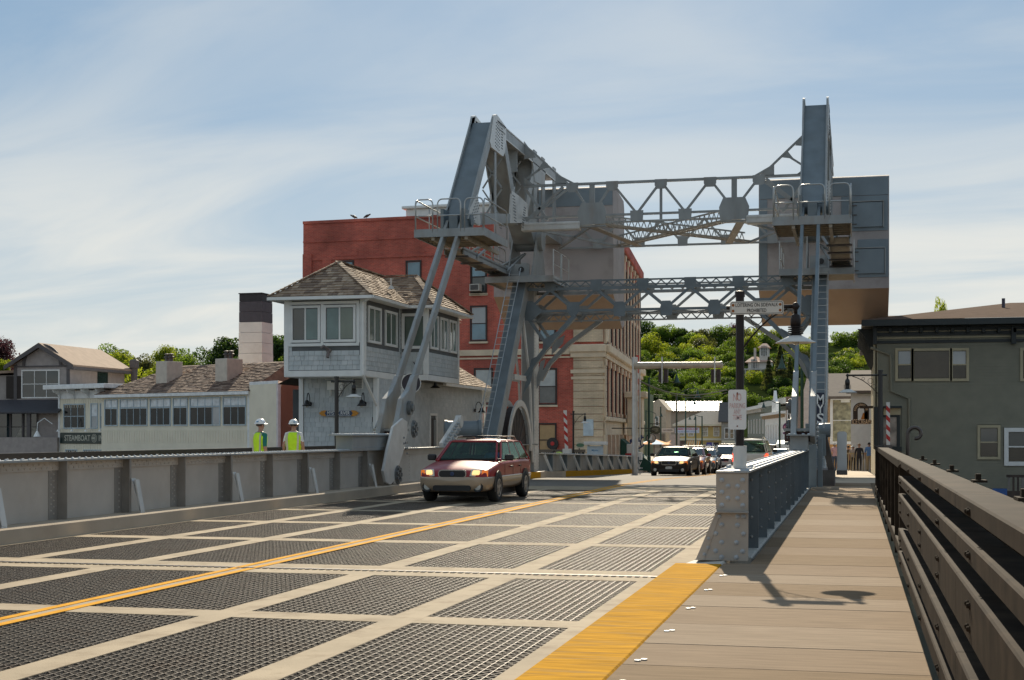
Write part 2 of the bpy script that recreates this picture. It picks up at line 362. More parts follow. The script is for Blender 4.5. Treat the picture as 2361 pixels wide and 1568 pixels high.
for i, (a, c) in enumerate(zip(kz, kz[1:])):     # painted kerb of the fixed span, yellow and bare lengths
    b = MB()
    b.add([(x, y, z) for y, zz in ((a, zr(a)), (c, zr(c)-.001)) for x, z in ((-12.9, zz-.4), (-12.0, zz-.4), (-12.0, zz+.24), (-12.9, zz+.24))], [(0, 1, 2, 3)[::-1], (4, 5, 6, 7), (1, 5, 6, 2), (2, 6, 7, 3), (0, 3, 7, 4)])
    struct(b, 'kerb', CONC if i == 2 else YELK)
# ---------------- right sidewalk in wide composite panels
SWT = [mat('sidewalk_panel_%s' % n, c, .9, spec=.04, var=.12, scale=7, bump=.25, bscale=140, dirt=d, dscale=.9, damt=.4, stretch=(.35, 2.2, 1)) for n, c, d in (('tan', (.27, .203, .142), (.19, .133, .087)), ('pale', (.305, .238, .174), (.22, .163, .112)), ('brown', (.24, .175, .114), (.175, .114, .067)))]
b = MB(); b.bx(-1.449, .46, 1, 52.0, -.1, .06); b.bx(-1.199, .75, 52.02, 58, -.9, -.1)
b.add([(x, y, z) for y in (46, 58) for x, z in ((-1.195, zr(y)+.06), (.46, zr(y)+.06))], [(0, 1, 3, 2)]) if False else None
side = struct(b, 'sidewalk', CONC)
seams = [1.5, 3.1, 4.6, 5.9, 7.0, 8.1, 9.05, 10.0, 11.1, 12.25, 13.1, 14.25, 15.15, 16.35, 17.7, 18.9, 20.6, 21.9, 23.5, 25.1, 26.6, 28.2, 29.9, 31.4, 33, 34.6, 36.2, 37.8, 39.5, 41, 42.5, 44]
pick = [0, 0, 1, 0, 1, 2, 0, 1, 0, 1, 2, 1, 0, 2, 0, 2, 1, 0, 1, 0, 0, 2, 1, 0]
for i, (a, c) in enumerate(zip(seams, seams[1:])):
    m = MB(); xl = -1.449 if c < 16.4 else -1.15
    dz = R.uniform(-.0015, .0015); m.bx(xl, .455, a+.0045, c-.0045, .062, .15+dz)
    m.build('sidewalk_panel', SWT[pick[i % 24]], side, bev=.006)
for u, v in ((1672, 1327), (1638, 1360), (1598, 1402), (1550, 1454), (1485, 1521), (1436, 1571)):
    p = PZ(u, v, .152); m = MB(); m.lathe([(.022, 0), (.022, .006), (.001, .009)], p, n=10); m.lathe([(.022, 0), (.022, .006), (.001, .009)], p+Vector((-.035, -.05, 0)), n=10); m.build('bolt', WHITE, side)
sy = [44, 48, 52, 56, 60, 66, 72, 80, 90, 100, 112]
b = MB()
for a, c in zip(sy, sy[1:]):
    za, zc_ = zr(a)+.15, zr(c)+.15
    b.add([(-1.45 if a > 50 else -1.15, a, za), (.78, a, za), (.78, c, zc_), (-1.45 if a > 50 else -1.15, c, zc_), (-1.45, a, za-.5), (-1.45, c, zc_-.5)], [(0, 1, 2, 3), (0, 3, 5, 4)])
struct(b, 'sidewalk', CONC)
# ---------------- left sidewalk
b = MB(); b.bx(-15.7, -12.76, -4, 62, -.3, .15)
struct(b, 'sidewalk', CONC)
# ================================================================ girders that edge the roadway
def girder_left():
    t = thing('bridge_girder', 'long low riveted grey plate girder beside the left lane with sloping white braces', 'girder', (-12.55, 20, .2))
    Z0, Z1 = .236, 1.2
    b = MB(); b.bx(-12.56, -12.53, 4, 56, Z0, Z1-.02); b.build('web_plate', mat('girder_web_paint', (.5, .445, .385), .5, var=.1, scale=1.5, dirt=(.38, .31, .24), dscale=.9, damt=.7, bump=.1), t)
    b = MB(); b.bx(-12.76, -12.33, 4, 56, Z1-.02, Z1+.012); b.build('top_flange', STEEL, t)
    b = MB(); b.bx(-12.529, -12.5, 4, 56, Z1-.17, Z1-.021); b.build('flange_angle', mat('girder_web_paint', (0, 0, 0)), t)
    b = MB(); y = 4.15; k = 0
    while y < 40:
        step = .105 if (28 < y < 38 or y < 12) else .21
        for x in (-12.42, -12.66): b.dome((x, y, Z1+.012), (0, 0, 1), .024, .026)
        y += step
    b.build('rivet', RIVET, t, kind='stuff')
    b = MB(); ys_ = [4.0+2.1*i for i in range(18)]
    y = 4.2
    while y < 38:
        b.dome((-12.5, y, Z1-.07), (1, 0, 0), .02, .016, 5); b.dome((-12.5, y+.07, Z1-.13), (1, 0, 0), .02, .016, 5); y += .16
    for i, y in enumerate(ys_):
        for z in [Z0+.1+.105*j for j in range(8)]:
            b.dome((-12.522, y-.14, z), (1, 0, 0), .017, .014, 5)
            if i % 2 == 0: b.dome((-12.522, y-.22, z+.05), (1, 0, 0), .017, .014, 5)
    b.build('rivet', mat('girder_web_paint', (0, 0, 0)), t, kind='stuff')
    for i, y in enumerate(ys_):
        y += -.03
        if 39 < y < 42: continue
        m = MB(); m.bx(-12.529, -12.35, y, y+.016, Z0, Z1-.021); m.bx(-12.529, -12.521, y-.26, y-.001, Z0+.01, Z1-.172); m.bx(-12.365, -12.345, y-.05, y-.001, Z0, Z1-.021) if i % 2 else None
        m.build('stiffener', mat('stiffener_paint', (.27, .245, .215), .5, var=.12, dirt=(.14, .125, .11), damt=.5), t)
        if i % 2 == 1 and i > 1:
            m = MB(); m.bar((-12.32, y+.03, Z0+.6), (-12.14, y+.03, Z0+.0), .012, .14, (1, 0, 0)); m.obx((-12.2, y+.03, Z0+.3), (.09*.0+.054, 0, -.18*1.55), (0, .07, 0), (.012, 0, .004)); m.build('brace', STEEL_L, t)
    return t
girder_left()
def girder_right():
    t = thing('bridge_girder', 'riveted blue grey plate girder with a flared bolted end between road and sidewalk', 'girder', (-1.38, 28, .15))
    Z0, Z1 = .151, 1.18
    b = MB(); b.bx(-1.395, -1.365, 16.9, 39.5, Z0, Z1-.02); b.build('web_plate', STEEL_B, t)
    b = MB(); b.bx(-1.57, -1.19, 16.72, 39.5, Z1-.018, Z1+.008); b.build('top_flange', STEEL, t, bev=.004)
    b = MB()
    for i in range(158):
        y = 17.0+i*.142
        for x in (-1.53, -1.235): b.dome((x, y+.03*(x > -1.4), Z1+.008), (0, 0, 1), .024, .024)
    for i in range(120):
        y = 18.3+i*.18; b.dome((-1.345, y, Z1+.008), (0, 0, 1), .02, .02)
    b.build('rivet', RIVET, t, kind='stuff')
    # flared end: upper plate, lower trapezoid plate, with return on the road side
    ep = mat('girder_end_paint', (.37, .33, .28), .45, var=.12, scale=3, dirt=(.36, .27, .18), dscale=2, damt=.5, bump=.1)
    b = MB(); b.bx(-1.565, -1.195, 16.735, 16.76, .72, Z1-.019); b.build('end_plate', ep, t, bev=.003)
    b = MB(); b.prism([(-1.80, 16.70, Z0), (-1.195, 16.70, Z0), (-1.195, 16.735, .715), (-1.565, 16.735, .715)], (0, .022, 0)); b.prism([(-1.80, 16.69, Z0), (-1.70, 16.688, Z0), (-1.51, 16.725, .715), (-1.565, 16.725, .715)], (0, .02, 0)); b.build('end_plate', ep, t)
    b = MB(); b.bx(-1.57, -1.19, 16.66, 16.73, .705, .722); b.build('end_ledge', STEEL, t)
    b = MB(); b.prism([(-1.80, 16.72, Z0), (-1.565, 16.74, .715), (-1.565, 17.9, .715), (-1.80, 17.9, Z0)], (.02, 0, 0)); b.bx(-1.565, -1.545, 16.77, 39.5, .5, Z1-.02) if False else None; b.build('side_plate', ep, t)
    bolts = [(-1.5, 1.08), (-1.43, 1.01), (-1.5, .94), (-1.43, .87), (-1.5, .79), (-1.26, 1.08), (-1.32, 1.01), (-1.26, .94), (-1.32, .87), (-1.26, .79)]
    low = [(-1.53, .66), (-1.32, .66), (-1.25, .66), (-1.5, .56), (-1.32, .56), (-1.57, .46), (-1.25, .46), (-1.65, .4), (-1.5, .36), (-1.33, .36), (-1.66, .3), (-1.57, .26), (-1.26, .26), (-1.7, .22), (-1.5, .19), (-1.33, .19)]
    me = None
    for x, z in bolts+low:
        y = 16.735 if z > .72 else 16.70+(z-Z0)/.564*.035
        if me is None:
            m = MB(); m.lathe([(.03, 0), (.03, -.006), (.021, -.008), (.019, -.02), (.001, -.026)], (0, 0, 0), (0, 1, 0), 8); o = m.build('bolt', RIVET); o.parent = t; me = o.data; o.location = Vector((x, y, z))-woff(t)
        else: piece(me, 'bolt', t, (x, y, z))
    b = MB(); y = 16.9; i = 0
    sy_ = [16.78, 18.6, 20.5, 22.4, 24.3, 26.2, 28.1, 30, 31.9, 33.8, 35.7, 37.6, 39.4]
    for i, y in enumerate(sy_):
        m = MB(); m.bx(-1.364, -1.2, y, y+.014, Z0, Z1-.02)
        m.bx(-1.364, -1.354, y+.015, y+.11, Z0, Z1-.02); m.build('stiffener', STEEL_B, t)
        m = MB(); m.bx(-1.57, -1.396, y, y+.014, Z0, Z1-.02); m.build('stiffener', STEEL_B, t)
        m = MB()
        for z in (.3, .55, .8, 1.03): m.dome((-1.285, y, z), (0, -1, 0), .021, .017, 6)
        for j in range(20): m.dome((-1.354, y+.06, Z0+.05+j*.047), (1, 0, 0), .01, .01, 5)
        if i: m.build('rivet', STEEL, t, kind='stuff')
    for i in range(len(sy_)-1):     # flat cover plates between stiffeners
        m = MB(); m.bx(-1.364, -1.34, sy_[i]+.7, sy_[i]+1.0, Z0, Z1-.02); m.build('splice_plate', STEEL_B, t)
    return t
girder_right()
# ================================================================ dark railing along the sidewalk
def rail_right():
    t = thing('sidewalk_railing', 'dark brown bolted railing with broad plank rails on the right of the sidewalk', 'railing', (.5, 10, .15))
    Z = lambda y: zr(y)
    def board(y0, y1, z0, z1, x0=.48, dep=.13, nm='rail_board', m=RAILB):
        b = MB(); b.prism([(x0, y0, z0), (x0, y0, z1-.008), (x0+.008, y0, z1), (x0+dep, y0, z1), (x0+dep, y0, z1-.03), (x0+.03, y0, z1-.03), (x0+.03, y0, z0)], (0, y1-y0, 0)); return b.build(nm, m, t)
    cuts = [-1.5, 2.6, 7.3, 12.0, 16.75]
    for a, c in zip(cuts, cuts[1:]):
        board(a+.004, c-.004, 1.262, 1.335, dep=.2, nm='top_rail')
        for z0, z1, d in ((1.06, 1.145, .15), (.725, .945, .15), (.41, .555, .13), (.185, .3, .12)): board(a+.004, c-.004, z0, z1, dep=d)
    posts = [-.6, 1.75, 4.1, 6.45, 8.8, 11.15, 13.5, 15.85]
    pm = None
    for y in posts:
        m = MB(); m.bx(.65, .73, y-.06, y+.06, .1, 1.24); m.build('post', RAILB, t)
    n = int(18/.155)
    for i in range(n):
        y = -1.2+i*.155
        if pm is None: m = MB(); m.bx(-.012, .012, -.012, .012, -.55, .54); o = m.build('picket', RAILB); o.parent = t; pm = o.data; o.location = Vector((.69, y, .69))-woff(t)
        else: piece(pm, 'picket', t, (.69, y, .69))
    bm = None
    for y in [p+q for p in posts for q in (-.045, .045)]:
        for z in (1.285, 1.1, .885, .785, .48, .24):
            if bm is None: m = MB(); m.lathe([(.019, 0), (.019, -.004), (.013, -.006), (.011, -.015), (.001, -.018)], (0, 0, 0), (1, 0, 0), 8); o = m.build('bolt', RAILB); o.parent = t; bm = o.data; o.location = Vector((.48, y, z))-woff(t)
            else: piece(bm, 'bolt', t, (.48, y, z))
    for y in posts:
        m = MB(); m.bx(.67, .75, y-.09, y+.09, 1.336, 1.35); m.bx(.69, .72, y-.03, y+.03, 1.35, 1.385); m.build('clamp', RAILB, t)
    # far stretch over the moving span
    cuts = [16.79, 20.8, 24.8, 28.8, 32.8, 37]
    for a, c in zip(cuts, cuts[1:]):
        board(a, c-.006, 1.235, 1.33, dep=.2, nm='top_rail'); board(a, c-.006, .2, .33, x0=.5, dep=.05)
    for i in range(11):
        y = 17.0+i*1.98; m = MB(); m.bx(.5, .66, y-.05, y+.05, .1, 1.234); m.build('post', RAILB, t)
    for i in range(130):
        y = 17.1+i*.153; piece(pm, 'picket', t, (.62, y, .685))
    return t
rail_right()
def rail_left():
    t = thing('sidewalk_railing', 'black picket railing on the far side of the left sidewalk behind the workers', 'railing', (-15.5, 25, .15))
    b = MB(); b.bx(-15.58, -15.45, 10, 43.2, 1.135, 1.25); b.build('top_rail', BLACK, t); b = MB(); b.bx(-15.54, -15.5, 10, 43.2, .25, .3); b.build('bottom_rail', BLACK, t)
    pm = None
    for i in range(215):
        y = 10.1+i*.153
        if pm is None: m = MB(); m.bx(-.01, .01, -.01, .01, -.44, .43); o = m.build('picket', BLACK); o.parent = t; pm = o.data; o.location = Vector((-15.52, y, .7))-woff(t)
        else: piece(pm, 'picket', t, (-15.52, y, .7))
    for i in range(15):
        m = MB(); m.bx(-15.57, -15.47, 10+i*2.3, 10.1+i*2.3, .15, 1.134); m.build('post', BLACK, t)
rail_left()
# ================================================================ bascule superstructure
XL, XR = -12.6, -1.25
CWC = mat('counterweight_concrete', (.4, .365, .355), .8, var=.1, scale=.7, dirt=(.24, .2, .18), dscale=.6, damt=.9, bump=.3, bscale=25)
CWP = mat('counterweight_panel_paint', (.2, .245, .275), .55, var=.12, scale=1, dirt=(.15, .17, .18), dscale=.6, damt=.6)
CWU = mat('counterweight_bounce_tint', (.46, .34, .25), .85, var=.1, scale=.8, dirt=(.45, .29, .18), dscale=.5, damt=.5)  # warm bounce light painted as tan on the counterweight underside
TUBE = mat('handrail_galvanised', (.42, .43, .42), .3, metal=.5, var=.1)
def lattice(b, p, q, off, n, w=.05, t=.012, side=(0, 1, 0)):
    p = Vector(p); q = Vector(q); off = Vector(off)
    for i in range(n):
        a = p+(q-p)*(i/n); c = p+(q-p)*((i+1)/n); m = (a+c)/2+off
        b.bar(a, m, t, w, side); b.bar(m, c, t, w, side)
def rivets_on(b, poly_u, n=(1, 0, 0), r=.02):
    for p in poly_u: b.dome(p, n, r, r*.8, 5)
def beam(side):
    Xc = XL if side == 'l' else XR; inn = 1 if side == 'l' else -1
    t = thing('balance_beam', ('tall grey riveted balance beam with a concrete counterweight on the left of the road, leaning outward' if side == 'l' else 'tall dark grey balance beam with a concrete counterweight on the right, rising beside the sidewalk'), 'bridge beam', (Xc, 50, 8.5))
    H = .35
    for s in (-1, 1):
        x0 = Xc+s*H; T = .05*s; nx = (s, 0, 0)
        def plate(nm, pts, m=STEEL, th=.05):
            b = MB(); b.prism([(x0, y, z) for y, z in pts], (th*s, 0, 0)); return b.build(nm, m, t)
        plate('front_leg', [(44.75, 8.62), (45.85, 9.25), (48.0, 11.8), (48.6, 12.75), (48.15, 12.62)])
        plate('top_chord', [(48.6, 12.62), (60.2, 12.62), (60.2, 12.2), (48.9, 12.2)], STEEL)
        b = MB(); b.bx(*(sorted((x0+T, x0+T+.02*s))), 48.7, 60.2, 12.585, 12.625); b.bx(*(sorted((x0+T, x0+T+.02*s))), 50, 60.2, 12.19, 12.23); b.build('chord_angle', STEEL_L, t)
        plate('rear_diagonal', [(49.45, 12.3), (49.95, 12.3), (52.3, 9.5), (51.55, 9.5)])
        plate('hanger', [(48.45, 12.2), (48.72, 12.2), (48.72, 9.0), (48.45, 9.0)], th=.03)
        plate('counter_diagonal', [(52.6, 9.7), (53.2, 9.55), (55.2, 12.2), (54.75, 12.25)])
        plate('bottom_chord', [(44.75, 8.55), (45.1, 8.84), (53.4, 10.0), (60.2, 10.0), (60.2, 9.72), (53.4, 9.72), (46, 8.55)])
        for y0 in (54.7, 56.2, 58.4): plate('post', [(y0, 9.75), (y0+.55, 9.75), (y0+.55, 12.75), (y0, 12.75)], th=.045)
        plate('gusset_plate', [(48.2, 12.69), (48.62, 12.8), (50.0, 12.64), (50.0, 12.2), (49.82, 11.7), (49.55, 11.5), (47.84, 11.5), (47.65, 11.65)], STEEL_L, .07)
        plate('gusset_plate', [(50.6, 9.28), (50.9, 10.5), (52.1, 10.5), (53.45, 10.42), (53.5, 9.7)], STEEL_L, .07)
        plate('gusset_plate', [(44.72, 8.58), (45.1, 9.0), (46.0, 9.6), (46.4, 8.7), (46.3, 8.58)], STEEL_L, .07)
        plate('gusset_plate', [(54.2, 12.64), (57.2, 12.64), (56.2, 11.6), (54.7, 11.5)], STEEL, .07)
        if s == inn or True:
            b = MB(); x1 = x0+.071*s
            for i in range(8):
                for j in range(4): b.dome((x1, 48.55+.17*j-.02*i, 12.5-.12*i-.02*j), nx, .03, .016, 6)
                for j in range(2): b.dome((x1, 49.3+.13*j, 12.45-.1*i), nx, .03, .016, 6)
            for i in range(9):
                b.dome((x1, 48.75+.13*i, 12.55), nx, .026, .016, 6); b.dome((x1, 48.75+.13*i, 12.35), nx, .026, .016, 6)
                for j in range(3):
                    b.dome((x1, 51.0+.14*j+.045*i*.7, 10.35-.11*i), nx, .03, .016, 6); b.dome((x1, 52.45+.13*j+.05*i, 9.4+.1*i), nx, .03, .016, 6)
            for i in range(6):
                for j in range(4): b.dome((x1, 45.3+.12*i+.1*j, 8.85+.12*i-.07*j), nx, .03, .016, 6)
            b.build('rivet', RIVD, t, kind='stuff')
    # cover plates between the two webs
    b = MB(); b.add([(Xc+x, y, z) for y, z in ((44.92, 8.7), (48.22, 12.45), (48.36, 12.37), (45.06, 8.62)) for x in (-H, H)], [(0, 1, 3, 2), (2, 3, 5, 4), (4, 5, 7, 6), (6, 7, 1, 0), (0, 2, 4, 6), (1, 7, 5, 3)]); b.build('cover_plate', STEEL_B, t)
    b = MB(); b.add([(Xc+x, y, z) for y, z in ((49.6, 12.1), (52.0, 9.4), (52.1, 9.45), (49.7, 12.15)) for x in (-H, H)], [(0, 1, 3, 2), (4, 5, 7, 6), (0, 2, 4, 6), (1, 7, 5, 3)]); b.build('cover_plate', STEEL, t)
    b = MB(); b.bx(Xc-H, Xc+H, 48.7, 60.2, 12.5, 12.53); b.bx(Xc-H, Xc+H, 54.75, 54.8, 9.8, 12.5); b.bx(Xc-H, Xc+H, 52.0, 52.05, 11.4, 12.2); b.bx(Xc-H, Xc+H, 53.5, 60.2, 9.76, 9.79); b.build('diaphragm', STEEL, t)
    b = MB()
    for z0 in (9.3, 10.4): b.bar((Xc-H, 49.6, z0), (Xc+H, 49.6, z0+1.05), .05, .05); b.bar((Xc+H, 49.6, z0), (Xc-H, 49.6, z0+1.05), .05, .05)
    for z0 in (10.0, 11.0): b.bar((Xc-H, 52.6, z0), (Xc+H, 52.6, z0+.9), .05, .05); b.bar((Xc+H, 52.6, z0), (Xc-H, 52.6, z0+.9), .05, .05)
    b.build('lacing', STEEL, t)
    # bearing block above the tower
    b = MB(); b.prism([(Xc-.42, 53.7, 9.7), (Xc-.42, 56.9, 9.7), (Xc-.42, 55.8, 9.05), (Xc-.42, 54.7, 9.05)], (.84, 0, 0)); b.lathe([(.001, 0), (.42, 0), (.42, 1.3), (.001, 1.3)], (Xc-.65, 55.25, 9.25), (1, 0, 0), 20); b.build('trunnion', STEEL, t)
    # counterweight
    X0, X1 = Xc-2.62, Xc+2.62
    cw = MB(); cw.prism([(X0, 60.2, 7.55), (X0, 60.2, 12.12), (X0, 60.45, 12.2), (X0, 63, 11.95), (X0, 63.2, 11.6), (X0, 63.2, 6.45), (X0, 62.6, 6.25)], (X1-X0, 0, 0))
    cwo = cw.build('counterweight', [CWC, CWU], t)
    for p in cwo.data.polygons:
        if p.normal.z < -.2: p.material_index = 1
    def panel(x0, x1, z0, z1, m=CWP, nm='steel_panel', y=60.2, d=.03):
        b = MB(); b.bx(x0, x1, y-d, y-.002, z0, z1); return b.build(nm, m, cwo, bev=.006)
    panel(X0+.03, X1-.03, 11.35, 12.08)
    if side == 'r': panel(X0+.03, X0+.35, 7.7, 11.33); panel(X1-1.25, X1-.03, 8.0, 9.55); panel(X1-1.9, X1-.05, 9.9, 11.33)
    for xa, za in ((X1-1.42, 10.05), (X1-1.35, 8.15)) if side == 'r' else ((X0+.3, 7.9),):
        h = panel(xa, xa+1.15, za, za+1.0, CWP, 'hatch', 60.14, .05)
        b = MB()
        for k in (.12, .5, .88): b.bx(xa-.05, xa+.14, 60.06, 60.085, za+k-.02, za+k+.02)
        b.build('hinge', STEEL_D, cwo)
        b = MB(); b.bx(xa-.06, xa+1.21, 60.07, 60.195, za+1.03, za+1.07); b.bx(xa+1.17, xa+1.21, 60.07, 60.195, za-.02, za+1.02); b.build('hatch_rim', STEEL, cwo)
    return t
beam('l'); beam('r')
# ---------------------------------------------------------------- platforms with handrails, hung on each beam
def platform(side):
    Xc = XL if side == 'l' else XR; o = -1 if side == 'l' else 1
    t = thing('work_platform', 'steel work platform with tube handrails %s' % ('on the left beam above the bridge house' if side == 'l' else 'on the right beam above the sidewalk'), 'platform', (Xc, 45, 8))
    x0, x1, y0, y1, z = Xc-1.17, Xc+1.17, 44.0, 47.2, 8.08
    UND = mat('platform_tan_grating', (.36, .3, .22), .6, var=.2, scale=6, dirt=(.2, .15, .1), dscale=2, damt=.5)
    b = MB(); b.bx(x0+.03, x1-.03, y0+.03, y1-.03, z-.02, z); b.build('floor', UND, t)
    for q in ((x0, x1, y0, y0+.04), (x0, x0+.04, y0+.045, y1), (x1-.04, x1, y0+.045, y1)):
        b = MB(); b.bx(q[0], q[1], q[2], q[3], z-.16, z+.1); b.build('edge_channel', STEEL, t, bev=.006)
    for k in range(7): b = MB(); b.bx(x0+.05, x1-.05, y0+.1+.45*k, y0+.16+.45*k, z-.13, z-.021); b.build('floor_joist', UND, t)
    b = MB(); b.bx(Xc-.6, Xc-.5, y0+.05, y1+1, z-.26, z-.131); b.bx(Xc+.5, Xc+.6, y0+.05, y1+1, z-.26, z-.131); b.build('floor_bearer', UND, t)
    def rail(pts, mid=True):
        b = MB(); top = []
        P = [Vector(p) for p in pts]
        a, c = P[0], P[-1]; up = Vector((0, 0, 1.05)); k = .16
        path = [a, a+up*(1-k)]+[a+up*(1-k)+Vector((0, 0, 1.05*k))*math.sin(i*math.pi/8)+(c-a).normalized()*.15*(1-math.cos(i*math.pi/8)) for i in range(1, 5)]
        path += [c+up*(1-k)+Vector((0, 0, 1.05*k))*math.sin(i*math.pi/8)+(a-c).normalized()*.15*(1-math.cos(i*math.pi/8)) for i in range(4, -1, -1)]+[c]
        b.tube(path, .024, 6); b.tube([a+up*.5, c+up*.5], .022, 6)
        if (c-a).length > 1.6: b.tube([(a+c)/2, (a+c)/2+up], .02, 6)
        b.build('handrail', TUBE, t, smooth=True)
    w = x1-x0
    rail([(x0+.05, y0+.02, z), (x0+.62, y0+.02, z)]); rail([(x0+.78, y0+.02, z), (x0+1.55, y0+.02, z)]); rail([(x0+1.68, y0+.02, z), (x1-.05, y0+.02, z)])
    rail([(x0+.03, y0+.06, z), (x0+.03, y1-.05, z)]); rail([(x1-.03, y0+.06, z), (x1-.03, y1-.05, z)])
    # walkway back to the tower on the outer side
    xa, xb = sorted((Xc+o*.42, Xc+o*1.12)); z2 = 7.95
    b = MB(); b.bx(xa, xb, 47.25, 56.2, z2-.03, z2); b.build('floor', UND, t)
    for xx in (xa, xb-.04):
        b = MB(); b.bx(xx, xx+.04, 47.25, 56.2, z2-.18, z2+.08); b.build('edge_channel', STEEL, t)
    for k in range(5): b = MB(); b.bx(xa-.06, xb+.06, 47.6+2*k, 47.75+2*k, z2-.24, z2-.181); b.build('floor_joist', STEEL_D, t)
    xo = xb-.03 if o > 0 else xa+.03
    for k in range(4): rail([(xo, 47.3+2.2*k, z2), (xo, 49.4+2.2*k, z2)])
    b = MB()
    for k in (49.0, 53.5): b.bar((xa, k, z2-.1), (Xc, k+1.4, 8.7), .07, .07); b.bar((xb, k, z2-.1), (Xc, k+1.4, 8.7), .07, .07)
    b.build('hanger', STEEL, t)
    b = MB(); b.bx(Xc-.14, Xc+.14, 44.5, 45.2, z+.02, z+.62); b.bx(Xc-.4, Xc-.3, 44.4, 45.5, z, z+.8); b.bx(Xc+.3, Xc+.4, 44.4, 45.5, z, z+.8); b.lathe([(.001, 0), (.2, 0), (.2, .95), (.001, .95)], (Xc-.475, 45.1, z+.5), (1, 0, 0), 16); b.build('link_bearing', STEEL_B, t)
platform('l'); platform('r')
# ---------------------------------------------------------------- towers
def tower(side):
    Xc = XL if side == 'l' else XR; inn = 1 if side == 'l' else -1
    t = thing('bridge_tower', ('grey steel A frame tower with a half wheel at its foot left of the road' if side == 'l' else 'grey steel A frame tower beside the sidewalk on the right'), 'bridge tower', (Xc, 52, 0))
    h = .24; FL = [(48.05, -.3), (54.3, 7.5)]
    dy = .36
    # front leg
    b = MB(); b.add([(Xc+x, y, z) for (y, z) in ((48.05-dy, -.3), (54.3-dy, 7.5), (54.3-dy+.05, 7.5), (48.05-dy+.05, -.3)) for x in (-h, h)], [(0, 1, 3, 2), (2, 3, 5, 4), (4, 5, 7, 6), (6, 7, 1, 0), (0, 2, 4, 6), (1, 7, 5, 3)]); b.build('front_leg', STEEL_B, t)
    for s in (-1, 1):
        b = MB(); b.prism([(Xc+s*h, 48.05-dy, -.3), (Xc+s*h, 48.05+dy, -.3), (Xc+s*h, 54.3+dy, 7.5), (Xc+s*h, 54.3-dy, 7.5)], (.03*s, 0, 0)); b.build('leg_web', STEEL, t)
        b = MB()
        for i in range(44):
            k = i/44; y = 48.05+6.25*k; z = -.3+7.8*k
            for q in (-.28, .28): b.dome((Xc+s*(h+.03), y+q, z), (s, 0, 0), .018, .014, 5)
        b.build('rivet', STEEL, t, kind='stuff')
        # rear leg
        b = MB(); b.bx(*sorted((Xc+s*h, Xc+s*(h+.03))), 55.35, 56.15, -.6, 7.6); b.build('leg_web', STEEL_L, t)
        b = MB()
        for i in range(60):
            for q in (55.42, 56.08): b.dome((Xc+s*(h+.03), q, -.2+.13*i), (s, 0, 0), .018, .014, 5)
        b.build('rivet', STEEL, t, kind='stuff')
        # inner frame: cross strut, slanting bar and half wheel rim
        x = Xc+s*(h-.02)
        b = MB(); b.bar((x, 50.2, 2.75), (x, 55.35, 2.75), .06, .22, (1, 0, 0)) if False else b.bar((x, 52.05, 3.75), (x, 54.6, 3.75), .06, .2, (1, 0, 0)); b.bar((x, 53.55, 6.1), (x, 54.75, 3.6), .06, .16, (1, 0, 0)); b.bar((x, 54.75, 3.6), (x, 55.3, .5), .06, .18, (1, 0, 0)); b.build('brace', STEEL_L, t)
        b = MB(); c = Vector((x, 52.9, .95)); n = 20
        for i in range(n):
            a0, a1 = math.pi*i/n, math.pi*(i+1)/n
            P = [c+Vector((0, math.cos(a)*r_, math.sin(a)*r_)) for a, r_ in ((a0, 1.95), (a1, 1.95), (a1, 1.72), (a0, 1.72))]
            b.prism(P, (.07*s, 0, 0))
        b.build('wheel_rim', STEEL_L, t)
    b = MB(); b.bx(Xc-h, Xc+h, 55.35, 55.4, -.6, 7.6); b.build('rear_leg', STEEL, t)
    b = MB(); c = Vector((Xc-.12, 52.9, .95)); b.prism([c+Vector((0, math.cos(math.pi*i/18)*1.7, math.sin(math.pi*i/18)*1.7)) for i in range(19)], (.24, 0, 0)); b.build('wheel_disc', mat('wheel_disc_rust', (.03, .022, .02), .6, var=.4, scale=4, dirt=(.07, .035, .02), damt=.5), t)
    b = MB()
    for i in range(1, 8):
        a = math.pi*i/8; b.bar(c+Vector((.12+inn*.14, math.cos(a)*.3, math.sin(a)*.3)), c+Vector((.12+inn*.14, math.cos(a)*1.7, math.sin(a)*1.7)), .02, .022, (1, 0, 0))
    b.build('spoke', STEEL_D, t)
    # tower head: bearing cap and service platform
    b = MB(); b.bx(Xc-.5, Xc+.5, 53.7, 56.3, 7.6, 7.72); b.prism([(Xc-.5, y, z) for y, z in ((53.9, 7.73), (56.4, 7.73), (55.75, 9.3), (54.75, 9.3))], (.05, 0, 0)); b.prism([(Xc+.45, y, z) for y, z in ((53.9, 7.73), (56.4, 7.73), (55.75, 9.3), (54.75, 9.3))], (.05, 0, 0)); b.bx(Xc-.36, Xc+.36, 54, 54.06, 7.73, 8.2); b.build('bearing_cap', STEEL, t)
    b = MB(); b.lathe([(.001, 0), (.11, 0), (.11, -.02), (.001, -.02)], (Xc+.05, 53.98, 7.98), (0, 1, 0), 14); b.build('bolt_hole', BLACK, t)
    xa, xb = Xc-1.25, Xc+1.45*1
    if side == 'r': xa, xb = Xc-1.45, Xc+1.25
    b = MB(); b.bx(xa, xb, 53.4, 56.5, 7.52, 7.55); b.build('floor', mat('platform_tan_grating', (0, 0, 0)), t)
    for q in ((xa, xb, 53.36, 53.395), (xa, xa+.04, 53.4, 56.5), (xb-.04, xb, 53.4, 56.5)):
        b = MB(); b.bx(*q, 7.42, 7.66) if q[3] < 54 else b.bx(*q, 7.42, 7.66); b.build('edge_channel', STEEL, t)
